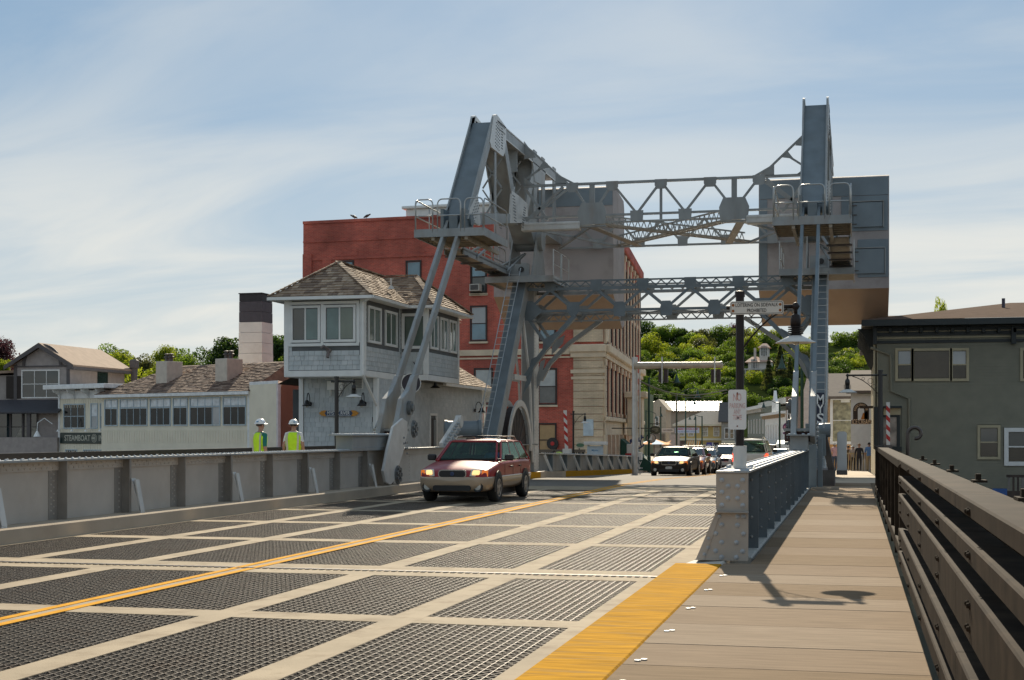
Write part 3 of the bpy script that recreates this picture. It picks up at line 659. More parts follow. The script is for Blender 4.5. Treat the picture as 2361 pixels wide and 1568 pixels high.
    for s_ in (-1, 1):
        x = (xa if s_ < 0 else xb)-.02*s_
        if s_ != inn and side == 'l': continue
        for ya in (53.45, 55.05):
            b = MB(); b.tube([(x, ya, 7.6), (x, ya, 8.65), (x, ya+1.4, 8.65), (x, ya+1.4, 7.6)], .022, 6); b.tube([(x, ya, 8.1), (x, ya+1.4, 8.1)], .02, 6); b.build('handrail', TUBE, t)
    # ladder on the front leg
    b = MB(); lx = Xc-inn*.12
    for s in (-.2, .2): b.tube([(lx+s, 47.55, .3), (lx+s, 53.75, 8.0)], .018, 5)
    for i in range(30):
        k = i/30; b.tube([(lx-.2, 47.55+6.2*k, .3+7.7*k), (lx+.2, 47.55+6.2*k, .3+7.7*k)], .011, 4)
    b.build('ladder', TUBE, t)
    b = MB(); b.bx(Xc-.6, Xc+.6, 47.2, 49.0, -.6, .12); b.bx(Xc-.5, Xc+.5, 55.0, 56.6, -.8, .12); b.build('footing', STEEL_D, t)
    return t
tower('l'); tower('r')
# ---------------------------------------------------------------- lower portal truss between the towers
def portal():
    t = thing('portal_truss', 'lower grey box truss with curved knee braces spanning the road between the towers', 'truss', (-6.9, 54.2, 6.3))
    x0, x1 = XL+.28, XR-.28; P = (x1-x0)/6; nb = [x0+P*i for i in range(7)]; nt_ = [x0+P*(i+.5) for i in range(6)]
    for y, m, g in ((54.05, STEEL_B, STEEL_B), (55.75, STEEL, STEEL)):
        for z0, z1, nm in ((7.46, 7.52, 'top_chord'), (7.14, 7.26, 'top_chord'), (6.3, 6.4, 'bottom_chord')):
            b = MB(); b.bx(x0, x1, y, y+.09, z0, z1); b.build(nm, m, t)
        b = MB(); lattice(b, (x0, y+.03, 7.27), (x1, y+.03, 7.27), (0, 0, .19), 26, .045, .012); b.build('lacing', m, t)
        for i in range(6):
            for p, q in (((nb[i], 6.4), (nt_[i], 7.16)), ((nt_[i], 7.16), (nb[i+1], 6.4))):
                b = MB(); b.bar((p[0], y+.03, p[1]), (q[0], y+.03, q[1]), .05, .1, (0, 1, 0)); b.build('diagonal', m, t)
        for i, x in enumerate(nt_):
            w = .22 if 0 < i < 5 else .22
            b = MB(); b.prism([(x-w, y-.014, 7.53), (x+w, y-.014, 7.53), (x+w, y-.014, 7.25), (x+.13, y-.014, 7.08), (x-.13, y-.014, 7.08), (x-w, y-.014, 7.25)], (0, .012, 0)); b.build('gusset_plate', g, t)
        for i, x in enumerate(nb):
            w = .25
            if i in (1, 5): pts = [(x-w*(1 if i == 1 else 1), 6.66), (x+w, 6.66), (x+w, 6.38), (x+(.1 if i == 1 else -.55)+.1, 5.95), (x-.55 if i == 1 else x-.2, 5.85), (x-w, 6.38)]
            else: pts = [(x-w, 6.38), (x-.16, 6.66), (x+.16, 6.66), (x+w, 6.38), (x+.2, 6.1), (x-.2, 6.1)]
            if i in (1, 5): pts = [(x-w, 6.68), (x+w, 6.68), (x+w, 6.35), (x, 6.0), (x-w, 6.35)]
            if i in (0, 6):
                s = 1 if i == 0 else -1; pts = [(x-.1*s, 6.75), (x+.2*s, 6.75), (x+.62*s, 6.37), (x+.2*s, 6.0), (x-.1*s, 6.0)]
            b = MB(); b.prism([(a, y-.016, c) for a, c in pts], (0, .014, 0)); b.build('gusset_plate', g, t)
        for s, xa in ((1, x0), (-1, x1)):      # knee braces, gently curved, with a plate where they meet the leg
            pts = [(xa-.15*s, 3.7), (xa+.28*s, 4.35), (xa+1.1*s, 5.35), (xa+1.87*s, 6.15)]
            if y > 55: pts = [(xa+.15*s, 3.75), (xa+.5*s, 4.4), (xa+1.3*s, 5.2), (xa+2.6*s, 6.1)]
            b = MB()
            for p, q in zip(pts, pts[1:]): b.bar((p[0], y+.06, p[1]), (q[0], y+.06, q[1]), .3 if y < 55 else .22, .16, (0, 1, 0))
            b.build('knee_brace', m, t)
            b = MB(); b.prism([(xa-.2*s, y-.012, 3.1), (xa+.15*s, y-.012, 4.5), (xa+.35*s, y-.012, 4.6), (xa+.12*s, y-.012, 3.6)], (0, .012, 0)); b.build('gusset_plate', g, t)
            k = pts[2]; b = MB(); b.bar((xa+.05*s, y+.03, 6.05), (xa+.8*s, y+.03, 5.0), .05, .12, (0, 1, 0)); b.prism([(xa+.62*s, y-.013, 5.25), (xa+1.15*s, y-.013, 5.55), (xa+1.05*s, y-.013, 5.2), (xa+.6*s, y-.013, 4.75)], (0, .012, 0)); b.build('brace', m, t)
    # bottom and top laterals between the two planes
    b = MB()
    for i in range(6):
        b.bar((nb[i], 54.12, 6.32), (nb[i+1], 55.8, 6.32), .06, .05); b.bar((nb[i+1], 54.12, 6.3), (nb[i], 55.8, 6.3), .06, .05)
        b.bar((nb[i], 54.14, 6.32), (nb[i], 55.75, 6.32), .1, .1)
        b.bar((nt_[i], 54.14, 7.3), (nt_[i], 55.75, 7.3), .06, .1)
    lattice(b, (x0, 55.0, 6.28), (x1, 55.0, 6.28), (0, .0, -.22), 26, .045, .012); b.bx(x0, x1, 54.98, 55.05, 6.0, 6.06)
    b.build('lateral_bracing', STEEL, t)
    return t
portal()
# ---------------------------------------------------------------- upper cross truss between the balance beams
def upper():
    t = thing('cross_truss', 'upper grey truss with big gusset plates joining the two balance beams', 'truss', (-6.9, 53, 9.8))
    x0, x1 = XL+.4, XR-.4; y = 53.0; cx = (x0+x1)/2
    b = MB(); b.bx(x0, x1, y, y+.12, 10.98, 11.07); b.build('top_chord', STEEL, t)
    b = MB(); b.bx(x0, x1, y, y+.1, 9.78, 9.86); b.build('bottom_chord', STEEL, t)
    top = [cx+1.8*k for k in (-1.91, -.0, 0, 1.91)]; TN = [cx-3.55, cx-1.75+1.6, cx+1.65-1.6]
    TN = [-10.35, -8.83, -7.0, -5.18, -3.4]; BN = [-9.6, -7.9, -6.1, -4.3]
    for a, c in ((-9.6, -10.35), (-9.6, -8.83), (-7.9, -8.83), (-7.9, -7.0), (-6.1, -7.0), (-6.1, -5.18), (-4.3, -5.18), (-4.3, -3.4), (-11.9, -10.35), (-1.9, -3.4)):
        b = MB(); b.bar((a, y+.04, 9.84), (c, y+.04, 11.0), .05, .09, (0, 1, 0)); b.build('diagonal', STEEL, t)
    for x in (-7.0, -4.3, -9.6): b = MB(); b.bx(x-.05-(.05 if x != -7 else 0), x+.05+(.05 if x != -7 else 0), y+.02, y+.08, 9.6, 11.0); b.build('vertical', STEEL, t)
    for x in TN:
        b = MB(); b.prism([(x-.23, y-.016, 11.08), (x+.23, y-.016, 11.08), (x+.23, y-.016, 10.85), (x+.14, y-.016, 10.72), (x-.14, y-.016, 10.72), (x-.23, y-.016, 10.85)], (0, .014, 0)); b.build('gusset_plate', STEEL, t)
    for x in (-7.9, -6.1):
        b = MB(); b.prism([(x-.25, y-.016, 9.95), (x+.25, y-.016, 9.95), (x+.23, y-.016, 9.55), (x-.23, y-.016, 9.55)], (0, .014, 0)); b.build('gusset_plate', STEEL, t)
    for x, s in ((-9.6, 1), (-4.3, -1)):
        b = MB(); b.prism([(x-.4, y-.02, 10.3), (x+.4, y-.02, 10.3), (x+.55, y-.02, 9.95), (x+.5, y-.02, 9.5), (x-.5, y-.02, 9.45), (x-.55, y-.02, 9.95)], (0, .03, 0)); b.bx(x-.5, x+.5, y+.02, y+.3, 9.4, 9.46); b.build('gusset_plate', STEEL, t)
        xe = x0 if s > 0 else x1
        b = MB(); b.bx(*sorted((xe-.1*s, x-.45*s)), y-.1, y+.25, 9.3, 9.62); b.build('cross_beam', STEEL_L, t, bev=.03)
        b = MB(); b.bx(*sorted((xe, x-.45*s)), y-.12, y-.101, 9.52, 9.58); b.bx(*sorted((xe, x-.45*s)), y-.12, y-.101, 9.34, 9.4); b.build('beam_angle', STEEL_L, t)
    # knee braces up to the beams
    for s, xa in ((1, x0), (-1, x1)):
        P = [(xa, 12.6), (xa+.55*s, 12.1), (xa+1.35*s, 11.35), (xa+1.9*s, 11.05)]; b = MB()
        for p, q in zip(P, P[1:]): b.bar((p[0], y+.05, p[1]), (q[0], y+.05, q[1]), .12, .07, (0, 1, 0))
        b.build('knee_brace', STEEL, t)
        for G in ([(xa-.02*s, y, 12.75), (xa-.02*s, y, 12.05), (xa+.45*s, y, 12.1)], [(xa+1.2*s, y, 11.5), (xa+1.75*s, y, 11.05), (xa+1.2*s, y, 11.05)], [(xa+.75*s, y, 11.95), (xa+1.0*s, y, 11.7), (xa+.5*s, y, 11.62), (xa+.6*s, y, 11.75)], [(xa, y, 11.05), (xa+.4*s, y, 11.05), (xa, y, 11.35)]): b = MB(); b.prism(G, (0, .014, 0)); b.build('gusset_plate', STEEL, t)
        b = MB(); b.bar((xa+.8*s, y+.05, 11.8), (xa, y+.05, 11.25), .05, .07, (0, 1, 0)); b.bar((xa+.02*s, y+.04, 10.95), (xa+.9*s, y+.04, 9.7), .06, .1, (0, 1, 0)); b.bar((xa+1.5*s, y+.04, 10.95), (xa+.05*s, y+.04, 9.7), .06, .1, (0, 1, 0)); b.build('brace', STEEL, t)
    # rear plane
    yr = 61.0-.95
    for z in (9.5, 10.55):
        b = MB(); b.bx(x0-.1, x1+.1, yr-.1, yr, z, z+.08); b.build('rear_chord', STEEL, t)
    for i, x in enumerate((-10.6, -8.8, -7.0, -5.2, -3.3)):
        b = MB(); b.prism([(x-.22, yr-.12, 9.9), (x+.22, yr-.12, 9.9), (x+.2, yr-.12, 9.48), (x-.2, yr-.12, 9.48)], (0, .012, 0)); b.build('gusset_plate', STEEL, t)
        b = MB(); b.bar((x, yr-.06, 9.6), (x+.9, yr-.06, 10.6), .05, .09, (0, 1, 0)); b.bar((x, yr-.06, 9.6), (x-.9, yr-.06, 10.6), .05, .09, (0, 1, 0)); b.build('diagonal', STEEL, t)
    # laced X bracing lying flat between the planes
    TAN = mat('bracing_tan', (.36, .31, .25), .55, var=.15, dirt=(.24, .18, .12), damt=.5)
    for (xa, ya, xb, yb_) in ((-9.6, 53.3, -4.3, 59.7), (-4.3, 53.3, -9.6, 59.7)):
        d = Vector((xb-xa, yb_-ya, 0)).normalized(); p = Vector((-d.y, d.x, 0))*.16; A = Vector((xa, ya, 9.55)); B_ = Vector((xb, yb_, 9.55))
        b = MB(); b.bar(A+p, B_+p, .07, .07, (0, 0, 1)); b.bar(A-p, B_-p, .07, .07, (0, 0, 1)); b.build('lateral_bar', TAN, t)
        b = MB(); lattice(b, A-p, B_-p, p*2, 22, .045, .012, (0, 0, 1)); b.build('lacing', STEEL_L, t)
        b = MB(); b.bar(A+p+Vector((0, 0, .38)), B_+p+Vector((0, 0, .38)), .06, .06, (0, 0, 1)); lattice(b, A+p+Vector((0, 0, .03)), B_+p+Vector((0, 0, .03)), (0, 0, .33), 26, .04, .012, p.normalized()); b.build('lacing', STEEL, t)
    for s, xa in ((1, x0), (-1, x1)):
        A = Vector((xa+2.4*s, 53.3, 9.5)); B_ = Vector((xa+3.4*s, 59.6, 9.5)); b = MB(); b.bar(A, B_, .3, .05, (1, 0, 0)); b.build('lateral_bar', TAN, t)
        b = MB(); b.bar((xa, 53.3, 9.5), (xa+2.6*s, 59.7, 9.5), .09, .09); b.bar((xa+2.6*s, 53.3, 9.52), (xa, 59.7, 9.52), .09, .09); b.build('lateral_bar', STEEL, t)
    return t
upper()
# ---------------------------------------------------------------- links, hangers and machinery at the moving girders
def link(side):
    Xc = XL if side == 'l' else XR-.05; inn = 1 if side == 'l' else -1
    t = thing('lifting_link', ('pair of slanting steel link bars from the left beam down to the left girder' if side == 'l' else 'pair of upright looking link bars above the right girder near the lamp'), 'bridge link', (Xc, 38.6, 1.5))
    PIN = mat('pin_steel', (.14, .15, .15), .45, var=.3, dirt=(.1, .05, .03), damt=.4)
    for s in (-1, 1):
        x = Xc+s*.24
        b = MB(); b.bar((x, 38.55, 2.25), (x, 44.75, 8.45), .1, .3, (1, 0, 0)); b.build('link_bar', STEEL if side == 'l' else STEEL_B, t, bev=.008)
        b = MB(); b.prism([(x-.07, y, z) for y, z in ((37.6, 1.55), (38.2, 1.35), (39.1, 2.2), (39.5, 2.9), (39.7, 3.35), (39.35, 3.3), (38.8, 2.85), (38.2, 2.6))], (.14, 0, 0)); b.build('link_end', STEEL, t, bev=.01)
    b = MB(); b.lathe([(.001, 0), (.2, 0), (.2, .1), (.1, .1), (.1, .16), (.001, .16)], (Xc+inn*.31, 38.75, 2.35), (inn, 0, 0), 16); b.build('pin', PIN, t)
    # crosshead and hanger plate on the road face of the girder
    b = MB(); b.bx(Xc-.5, Xc+.25, 38.0, 39.0, 1.69, 1.76); b.bx(Xc-.48, Xc+.22, 38.05, 39.0, 1.33, 1.4); b.bx(Xc-.48, Xc+.2, 38.2, 38.9, 1.41, 1.68); b.build('crosshead', STEEL, t)
    b = MB(); b.bx(Xc-.48, Xc+.2, 38.06, 38.19, 1.42, 1.67); b.build('crosshead_web', mat('rusty_red_steel', (.07, .028, .022), .6, var=.3, scale=5), t)
    b = MB(); b.prism([(Xc-.5*inn, 38.1, 1.77), (Xc-.5*inn, 39.0, 1.77), (Xc-.5*inn, 39.2, 2.35), (Xc-.5*inn, 38.9, 2.35)], (.03, 0, 0)); b.build('crosshead_web', STEEL, t)
    if side == 'l':
        zz = [(590, 1290), (640, 1030), (715, 740), (830, 640), (890, 680), (890, 820), (830, 1080), (720, 1420), (680, 1465), (620, 1430)]
        pts = [PX((1000+x*.24233)/1.3011, (1100+y*.24233)/1.3011, -12.18) for x, y in zz]
    else:
        pts = [PX(u, v, -1.62) for u, v in ((1822, 960), (1830, 915), (1838, 912), (1842, 960), (1838, 1030), (1826, 1040))]
        pts = [Vector((-1.6, y, z)) for y, z in ((38.0, .3), (37.7, .6), (38.2, 1.4), (38.7, 2.0), (39.2, 2.1), (39.4, 1.7), (38.8, .9), (38.4, .3))]
    b = MB(); b.prism(pts, (.07*inn if side == 'l' else -.07, 0, 0)); b.build('hanger_plate', STEEL_L, t, bev=.01)
    xo = -12.11 if side == 'l' else -1.68
    for k, (yy, z_) in enumerate(((38.65, 1.75), (37.2, .5))):
        b = MB(); n = (inn, 0, 0); c = Vector((xo, yy, z_)); b.lathe([(.26, 0), (.26, .03), (.001, .03)], c, n, 16)
        for i in range(7): a = i*math.pi*2/7; b.lathe([(.06, .03), (.06, .08), (.001, .08)], c+Vector((0, math.cos(a)*.17, math.sin(a)*.17)), n, 6)
        b.lathe([(.07, .03), (.07, .09), (.001, .09)], c, n, 8)
        b.build('pin', PIN, t)
    b = MB()
    for i in range(3):
        for j in range(2): b.dome((xo, 37.75+.14*i, 1.35-.14*i+.16*j), (inn, 0, 0), .035, .03, 6)
    b.build('bolt', PIN, t)
    return t
link('l'); link('r')
def cap(side):
    Xc = -12.55 if side == 'l' else -1.38
    t = thing('girder_cap', 'short raised riveted box on top of the %s girder' % ('left' if side == 'l' else 'right'), 'girder cap', (Xc, 36, 1.21))
    y0, y1 = (33.9, 37.4) if side == 'l' else (36.8, 38.0); z = 1.6
    b = MB(); b.bx(Xc-.22, Xc+.22, y0+.3, y1, 1.212, z-.03); b.build('box', STEEL, t); b = MB(); b.bx(Xc-.3, Xc+.3, y0, y1+.3, z-.03, z); b.build('cover_plate', STEEL, t)
    b = MB()
    for i in range(int((y1-y0)/.12)):
        for x in (-.24, -.1, .1, .24): b.dome((Xc+x, y0+.1+.12*i, z), (0, 0, 1), .028, .03, 6)
    for i in range(int((y1-y0-.4)/.1)):
        for zz in (1.27, 1.52): b.dome((Xc+.22*(1 if side == 'l' else -1), y0+.4+.1*i, zz), (1 if side == 'l' else -1, 0, 0), .017, .014, 5)
    b.build('rivet', RIVET, t, kind='stuff')
cap('l'); cap('r')
# operating strut and drum beyond the left girder, and its mirror by the sidewalk
t = thing('drive_strut', 'slanting steel strut studded with big bolts before the bridge house door', 'machinery', (-12.9, 47, .2))
A, B_ = PX(1018, 1035, -12.75), PX(1058, 972, -12.75)
b = MB(); b.bar(A, B_, .12, .42, (1, 0, 0)); b.lathe([(.001, 0), (.21, 0), (.21, .2), (.001, .2)], B_-Vector((.1, 0, 0)), (1, 0, 0), 16); b.build('strut', STEEL_L, t, bev=.01)
d = (B_-A).normalized(); q = Vector((1, 0, 0)).cross(d)
b = MB()
for i in range(8):
    for s in (-1, 1): c = A+d*(.12+(B_-A).length*.86*i/8)+q*.12*s; c.x += .06; b.lathe([(.055, 0), (.055, .05), (.03, .05), (.03, .1), (.001, .1)], c, (1, 0, 0), 6)
b.build('bolt', RIVET, t)
b = MB(); c = PX(1062, 990, -13.05); b.lathe([(.001, 0), (.32, 0), (.32, .1), (.29, .1), (.29, 1.15), (.33, 1.15), (.33, 1.25), (.12, 1.25), (.001, 1.2)], c-Vector((.55, .1, 0)), (.93, .36, 0), 24); b.build('drum', STEEL_B, t)
b = MB(); b.tube([c+Vector((.5, .2, -.1)), Vector((-12.5, 51.5, .7))], .05, 8); b.build('shaft', STEEL_D, t)
b = MB(); b.bx(-13.2, -12.6, 46.5, 48.6, -.3, .5); b.build('mount', STEEL_D, t)
t = thing('drive_housing', 'grey gear housing with a bolted round drum between the right girder and the tower', 'machinery', (-.95, 41, .15))
b = MB(); b.bx(-1.32, -1.02, 40.3, 40.6, -.3, 1.9); b.bx(-1.0, -.86, 40.45, 40.6, .1, 1.5); b.build('bracket', STEEL_B, t, bev=.01)
b = MB(); b.lathe([(.001, 0), (.17, 0), (.19, .1), (.2, .2), (.2, .34), (.001, .34)], (-1.0, 40.9, 1.72), (1, .1, 0), 20); b.bx(-1.0, -.78, 40.75, 41.1, 1.0, 1.7); b.build('drum', STEEL_B, t, bev=.01)
b = MB(); b.bar((-.85, 41.0, 1.6), (-.62, 41.4, .55), .18, .18); b.build('arm', STEEL_D, t, bev=.01)
b = MB()
for k in range(6): b.dome((-.99, 40.62, 1.9-.12*k), (0, -1, 0), .04, .05, 6)
b.build('bolt', RIVET, t)
b = MB(); b.bx(-1.2, -.55, 41.2, 43.5, .0, .6); b.build('mount', STEEL_D, t)
# fixed parapet beyond the left tower with sloping struts
t = thing('bridge_parapet', 'low grey riveted parapet with slanting pale struts beyond the left tower', 'parapet', (-12.5, 65, .1))
def pq(Y, dz, x): return (x, Y, zr(Y)+dz)
b = MB(); b.add([pq(57.2, .24, -12.6), pq(57.2, .95, -12.6), pq(83, .95, -12.6), pq(83, .24, -12.6), pq(57.2, .24, -12.55), pq(57.2, .95, -12.55), pq(83, .95, -12.55), pq(83, .24, -12.55)], [(0, 1, 2, 3), (7, 6, 5, 4), (1, 5, 6, 2)]); b.build('web_plate', STEEL, t)
b = MB(); b.prism([pq(57.1, .96, -12.75), pq(57.1, 1.0, -12.75), pq(83.1, 1.0, -12.75), pq(83.1, .96, -12.75)], (.4, 0, 0)); b.build('top_flange', STEEL_L, t)
for i in range(9):
    Y = 57.5+3.1*i; b = MB(); b.bar(pq(Y, .93, -12.4), pq(Y, .24, -12.1), .05, .1, (0, 1, 0)); b.build('strut', STEEL_L, t)
    b = MB(); b.prism([pq(Y+1.5, .24, -12.549), pq(Y+1.5, .95, -12.549), pq(Y+1.5, .95, -12.36), pq(Y+1.5, .24, -12.36)], (0, .05, 0)); b.build('stiffener', STEEL_B, t)
b = MB()
for i in range(70): b.dome(pq(57.3+.36*i, 1.0, -12.45), (0, 0, 1), .03, .03, 5)
b.build('rivet', RIVET, t, kind='stuff')
# ================================================================ the bridge tender's house
SHG = mat('grey_wall_shingle', (.53, .56, .56), .85, var=.07, scale=4, dirt=(.45, .46, .45), dscale=1.5, damt=.35)
SHG2 = mat('grey_wall_shingle_dark', (.49, .52, .52), .85, var=.07, scale=4)
SHG3 = mat('grey_wall_shingle_light', (.57, .59, .585), .85, var=.07, scale=4)
SHB = mat('shingle_backing', (.12, .125, .125), .9)
RSH = [mat('roof_shingle_%s' % n, c, .9, var=.2, scale=6) for n, c in (('brown', (.32, .23, .16)), ('dark', (.2, .14, .1)), ('pale', (.42, .32, .23)))]
BLGLASS = glass_mat('window_glass', (.02, .035, .04), .04)
TGLASS = mat('teal_shade_glass', (.09, .17, .17), .08, var=.25, scale=1.2, spec=.7)
GGLASS = mat('green_tint_glass', (.12, .16, .13), .08, var=.3, scale=1.0, spec=.7)
SKYGL = mat('sky_painted_glass', (.3, .33, .35), .05, var=.2, scale=.6, spec=.8)  # reflected sky is painted in as a pale base colour
LAMPB = mat('lamp_black', (.012, .012, .012), .35)
def unit_shingle(mats_):
    out = []
    for m in mats_:
        b = MB(); b.add([(0, 0, 0), (1, 0, 0), (1, 0, 1), (0, 0, 1), (0, -1, 0), (1, -1, 0), (1, -.25, 1), (0, -.25, 1)], [(4, 5, 6, 7), (0, 4, 7, 3), (1, 2, 6, 5), (0, 1, 5, 4)])
        o = b.build('wall_shingle', m); out.append(o.data); bpy.data.objects.remove(o)
    return out
class Shingler:
    def __init__(s, parent, limit=300): s.p = parent; s.n = 0; s.lim = limit; s.us = unit_shingle([SHG, SHG, SHG2, SHG3]); s.rest = MB()
    def wall(s, o, u, nrm, w, h, holes=(), ex=.155, th=.022, wr=(.13, .27), singles=True, poly=None):
        """shingle a rectangle from its lower left corner o, along u and up; holes are (x0,x1,z0,z1)"""
        o = Vector(o); u = Vector(u).normalized(); nrm = Vector(nrm).normalized(); up = Vector((0, 0, 1)); z = 0.0
        while z < h-.02:
            eh = min(ex, h-z); x = -R.uniform(0, .15)
            while x < w-.01:
                ww = R.uniform(*wr); a, c = max(0, x), min(w, x+ww-.008); x += ww
                if c-a < .02: continue
                mid = (a+c)/2
                segs = [(a, c)]
                for x0, x1, z0, z1 in holes:
                    if z+eh*.6 > z0 and z+eh*.4 < z1:
                        ns = []
                        for p, q in segs:
                            if q <= x0 or p >= x1: ns.append((p, q))
                            else:
                                if p < x0: ns.append((p, x0))
                                if q > x1: ns.append((x1, q))
                        segs = ns
                for p, q in segs:
                    if q-p < .02: continue
                    if singles and s.n < s.lim:
                        M_ = Matrix(((u.x*(q-p), -nrm.x*th, 0, 0), (u.y*(q-p), -nrm.y*th, 0, 0), (0, 0, eh*1.0, 0), (0, 0, 0, 1)))
                        me = R.choice(s.us); ob = bpy.data.objects.new('wall_shingle', me); COL.objects.link(ob); ob.parent = s.p
                        ob.matrix_local = Matrix.Translation(o+u*p+up*z-woff(s.p)) @ M_; s.n += 1
                    else:
                        P = o+u*p+up*z; w_ = u*(q-p); s.rest.cur = R.choice((0, 0, 1, 2))
                        s.rest.add([P, P+w_, P+w_+up*eh, P+up*eh, P+nrm*th, P+w_+nrm*th, P+w_+up*eh+nrm*th*.25, P+up*eh+nrm*th*.25], [(4, 5, 6, 7), (0, 4, 7, 3), (1, 2, 6, 5), (0, 1, 5, 4)])
            z += ex
    def done(s, name='wall_shingle'):
        if s.rest.v: s.rest.build(name, [SHG, SHG2, SHG3], s.p, kind='stuff')
def roof_plane(mb, poly, ex=.17, wr=(.14, .3), th=.03):
    """shingle a planar roof polygon whose first edge is the eave"""
    P = [Vector(p) for p in poly]; u = (P[1]-P[0]).normalized(); n = Vector((0, 0, 0))
    for i in range(len(P)): n += P[i].cross(P[(i+1) % len(P)])
    n.normalize()
    if n.z < 0: n = -n
    v = n.cross(u)
    if v.z < 0: v = -v
    uv = [((p-P[0]).dot(u), (p-P[0]).dot(v)) for p in P]; H = max(q for _, q in uv); y = 0
    def span(yy):
        xs_ = []
        for (a, b_), (c, d) in zip(uv, uv[1:]+uv[:1]):
            if (b_ <= yy < d) or (d <= yy < b_): xs_.append(a+(c-a)*(yy-b_)/(d-b_))
        return (min(xs_), max(xs_)) if len(xs_) > 1 else None
    while y < H:
        s = span(y+ex*.5) or None
        if s:
            x = s[0]-R.uniform(0, .12)
            while x < s[1]:
                ww = R.uniform(*wr); a, c = max(x, s[0]), min(x+ww-.006, s[1]); x += ww
                if c-a < .02: continue
                t = th*R.uniform(.7, 1.5); mb.cur = R.choice((0, 0, 1, 2))
                p0 = P[0]+u*a+v*y; p1 = P[0]+u*c+v*y; e = v*(ex*1.05)
                mb.add([p0, p1, p1+e, p0+e, p0+n*t, p1+n*t, p1+e+n*t*.15, p0+e+n*t*.15], [(4, 5, 6, 7), (0, 4, 7, 3), (1, 2, 6, 5), (0, 1, 5, 4)])
        y += ex
def bridge_house():
    t = thing('bridge_house', 'grey shingled two storey bridge house with white trim and hipped roof', 'house', (-17, 50, .15))
    xl, xr, y0, y1, yb, xb, yc = -18.36, -15.6, 44.4, 54.5, 45.7, -14.63, 52.4
    b = MB(); b.bx(xl, xr, y0, y1, 3.54, 6.1); b.bx(xr-.1, xb, 48.3, yc, 3.54, 6.1); b.build('upper_wall', SHB, t)
    b = MB(); b.bx(xl, xr, yb, 59.6, 0, 3.535); b.bx(-22, xl, 54, 59.6, 0, 3.4); b.build('lower_wall', SHB, t)
    sh = Shingler(t)
    # front, upper: windows two sliders in one white surround
    wz0, wz1 = 4.52, 5.92
    sh.wall((xl+.14, y0, 3.72), (1, 0, 0), (0, -1, 0), 2.48, 2.3, [(.1, 2.48, .72, 2.3)], ex=.158)
    sh.wall((xl+.16, yb, .2), (1, 0, 0), (0, -1, 0), 2.45, 3.33, ex=.165)
    sh.wall((xr, y0+.14, 3.72), (0, 1, 0), (1, 0, 0), 3.7, 2.3, [(.05, 3.55, .75, 2.35)], singles=False)
    sh.wall((xr, 48.3+4.15, 3.6), (0, 1, 0), (1, 0, 0), 2, 2.45, singles=False)
    sh.wall((xr, 48.31, 3.6), (1, 0, 0), (0, -1, 0), .01, .1, singles=False)
    sh.wall((xr+.02, 48.3, 3.72), (1, 0, 0), (0, -1, 0), .8, 2.3, [(.02, .83, .75, 2.35)], singles=False)
    sh.wall((xb, 48.45, 3.72), (0, 1, 0), (1, 0, 0), 3.85, 2.3, [(.02, 3.9, .75, 2.35)], singles=False)
    sh.wall((xr, yb+.14, .2), (0, 1, 0), (1, 0, 0), 13.7, 3.33, [(6.05, 6.95, 0, 2.15), (11.2, 13.7, 0, 1.62)], singles=False)
    sh.done()
    def board(x0, x1, ya, yb_, z0, z1, nm='trim_board'):
        m = MB(); m.bx(x0, x1, ya, yb_, z0, z1); m.build(nm, WHITE, t, bev=.006)
    board(xl-.03, xl+.13, y0-.035, y0+.1, 3.54, 6.1, 'corner_board'); board(xr-.13, xr+.035, y0-.035, y0+.13, 3.54, 6.1, 'corner_board')
    board(xl-.028, xr+.03, y0-.032, y0+.05, 3.5, 3.7); board(xr-.05, xr+.032, y0+.135, 48.26, 3.5, 3.7); board(xr+.0, xb+.03, 48.262, 48.36, 3.5, 3.7); board(xb-.05, xb+.032, 48.365, yc, 3.5, 3.7)
    board(xb-.14, xb+.034, 48.258, 48.42, 3.705, 6.1, 'corner_board'); board(xb-.05, xb+.034, yc-.14, yc+.02, 3.705, 6.1, 'corner_board')
    board(xl-.03, xl+.13, yb-.035, yb+.1, .1, 3.5, 'corner_board'); board(xr-.13, xr+.035, yb-.035, yb+.13, .1, 3.49, 'corner_board'); board(xr-.05, xr+.035, 59.5, 59.63, 1.8, 3.49, 'corner_board')
    m = MB(); m.bx(xl, xr, y0, yb, 3.49, 3.499); m.build('soffit', WHITE, t)
    # windows
    def slider(c, nrm, w, h, g1, g2, open_=False):
        f = window(t, c, nrm, w, h, WHITE, g1, cols=2, rows=1, fw=.085, proud=.05, panes=[g1, g2]); return f
    zc = (wz0+wz1)/2+.02
    slider((xl+.72, y0, zc), (0, -1, 0), .88, 1.05, BLGLASS, TGLASS); slider((xl+1.92, y0, zc), (0, -1, 0), .95, 1.05, TGLASS, GGLASS)
    board(xl+.12, xl+2.6, y0-.045, y0+.0, zc+.64, zc+.74); board(xl+.12, xl+2.6, y0-.045, y0+.0, zc-.74, zc-.64); board(xl+.12, xl+.2, y0-.04, y0, zc-.64, zc+.64); board(xl+2.5, xl+2.62, y0-.04, y0, zc-.64, zc+.64); board(xl+1.26, xl+1.36, y0-.04, y0, zc-.64, zc+.64)
    for ya in (45.4, 47.15): slider((xr, ya, zc), (1, 0, 0), 1.15, 1.05, GGLASS, GGLASS)
    window(t, (-15.1, 48.3, zc), (0, -1, 0), .72, 1.05, WHITE, GGLASS, fw=.1)
    for ya in (49.1, 50.35, 51.55): slider((xb, ya, zc), (1, 0, 0), .82, 1.05, GGLASS, TGLASS)
    # roof: hip with a cross hip over the bay
    e = .42; ze = 6.12; zr_ = 7.4; X0, X1, Y0, Y1 = xl-e, xr+e, y0-e, y1+e; cx = (xl+xr)/2
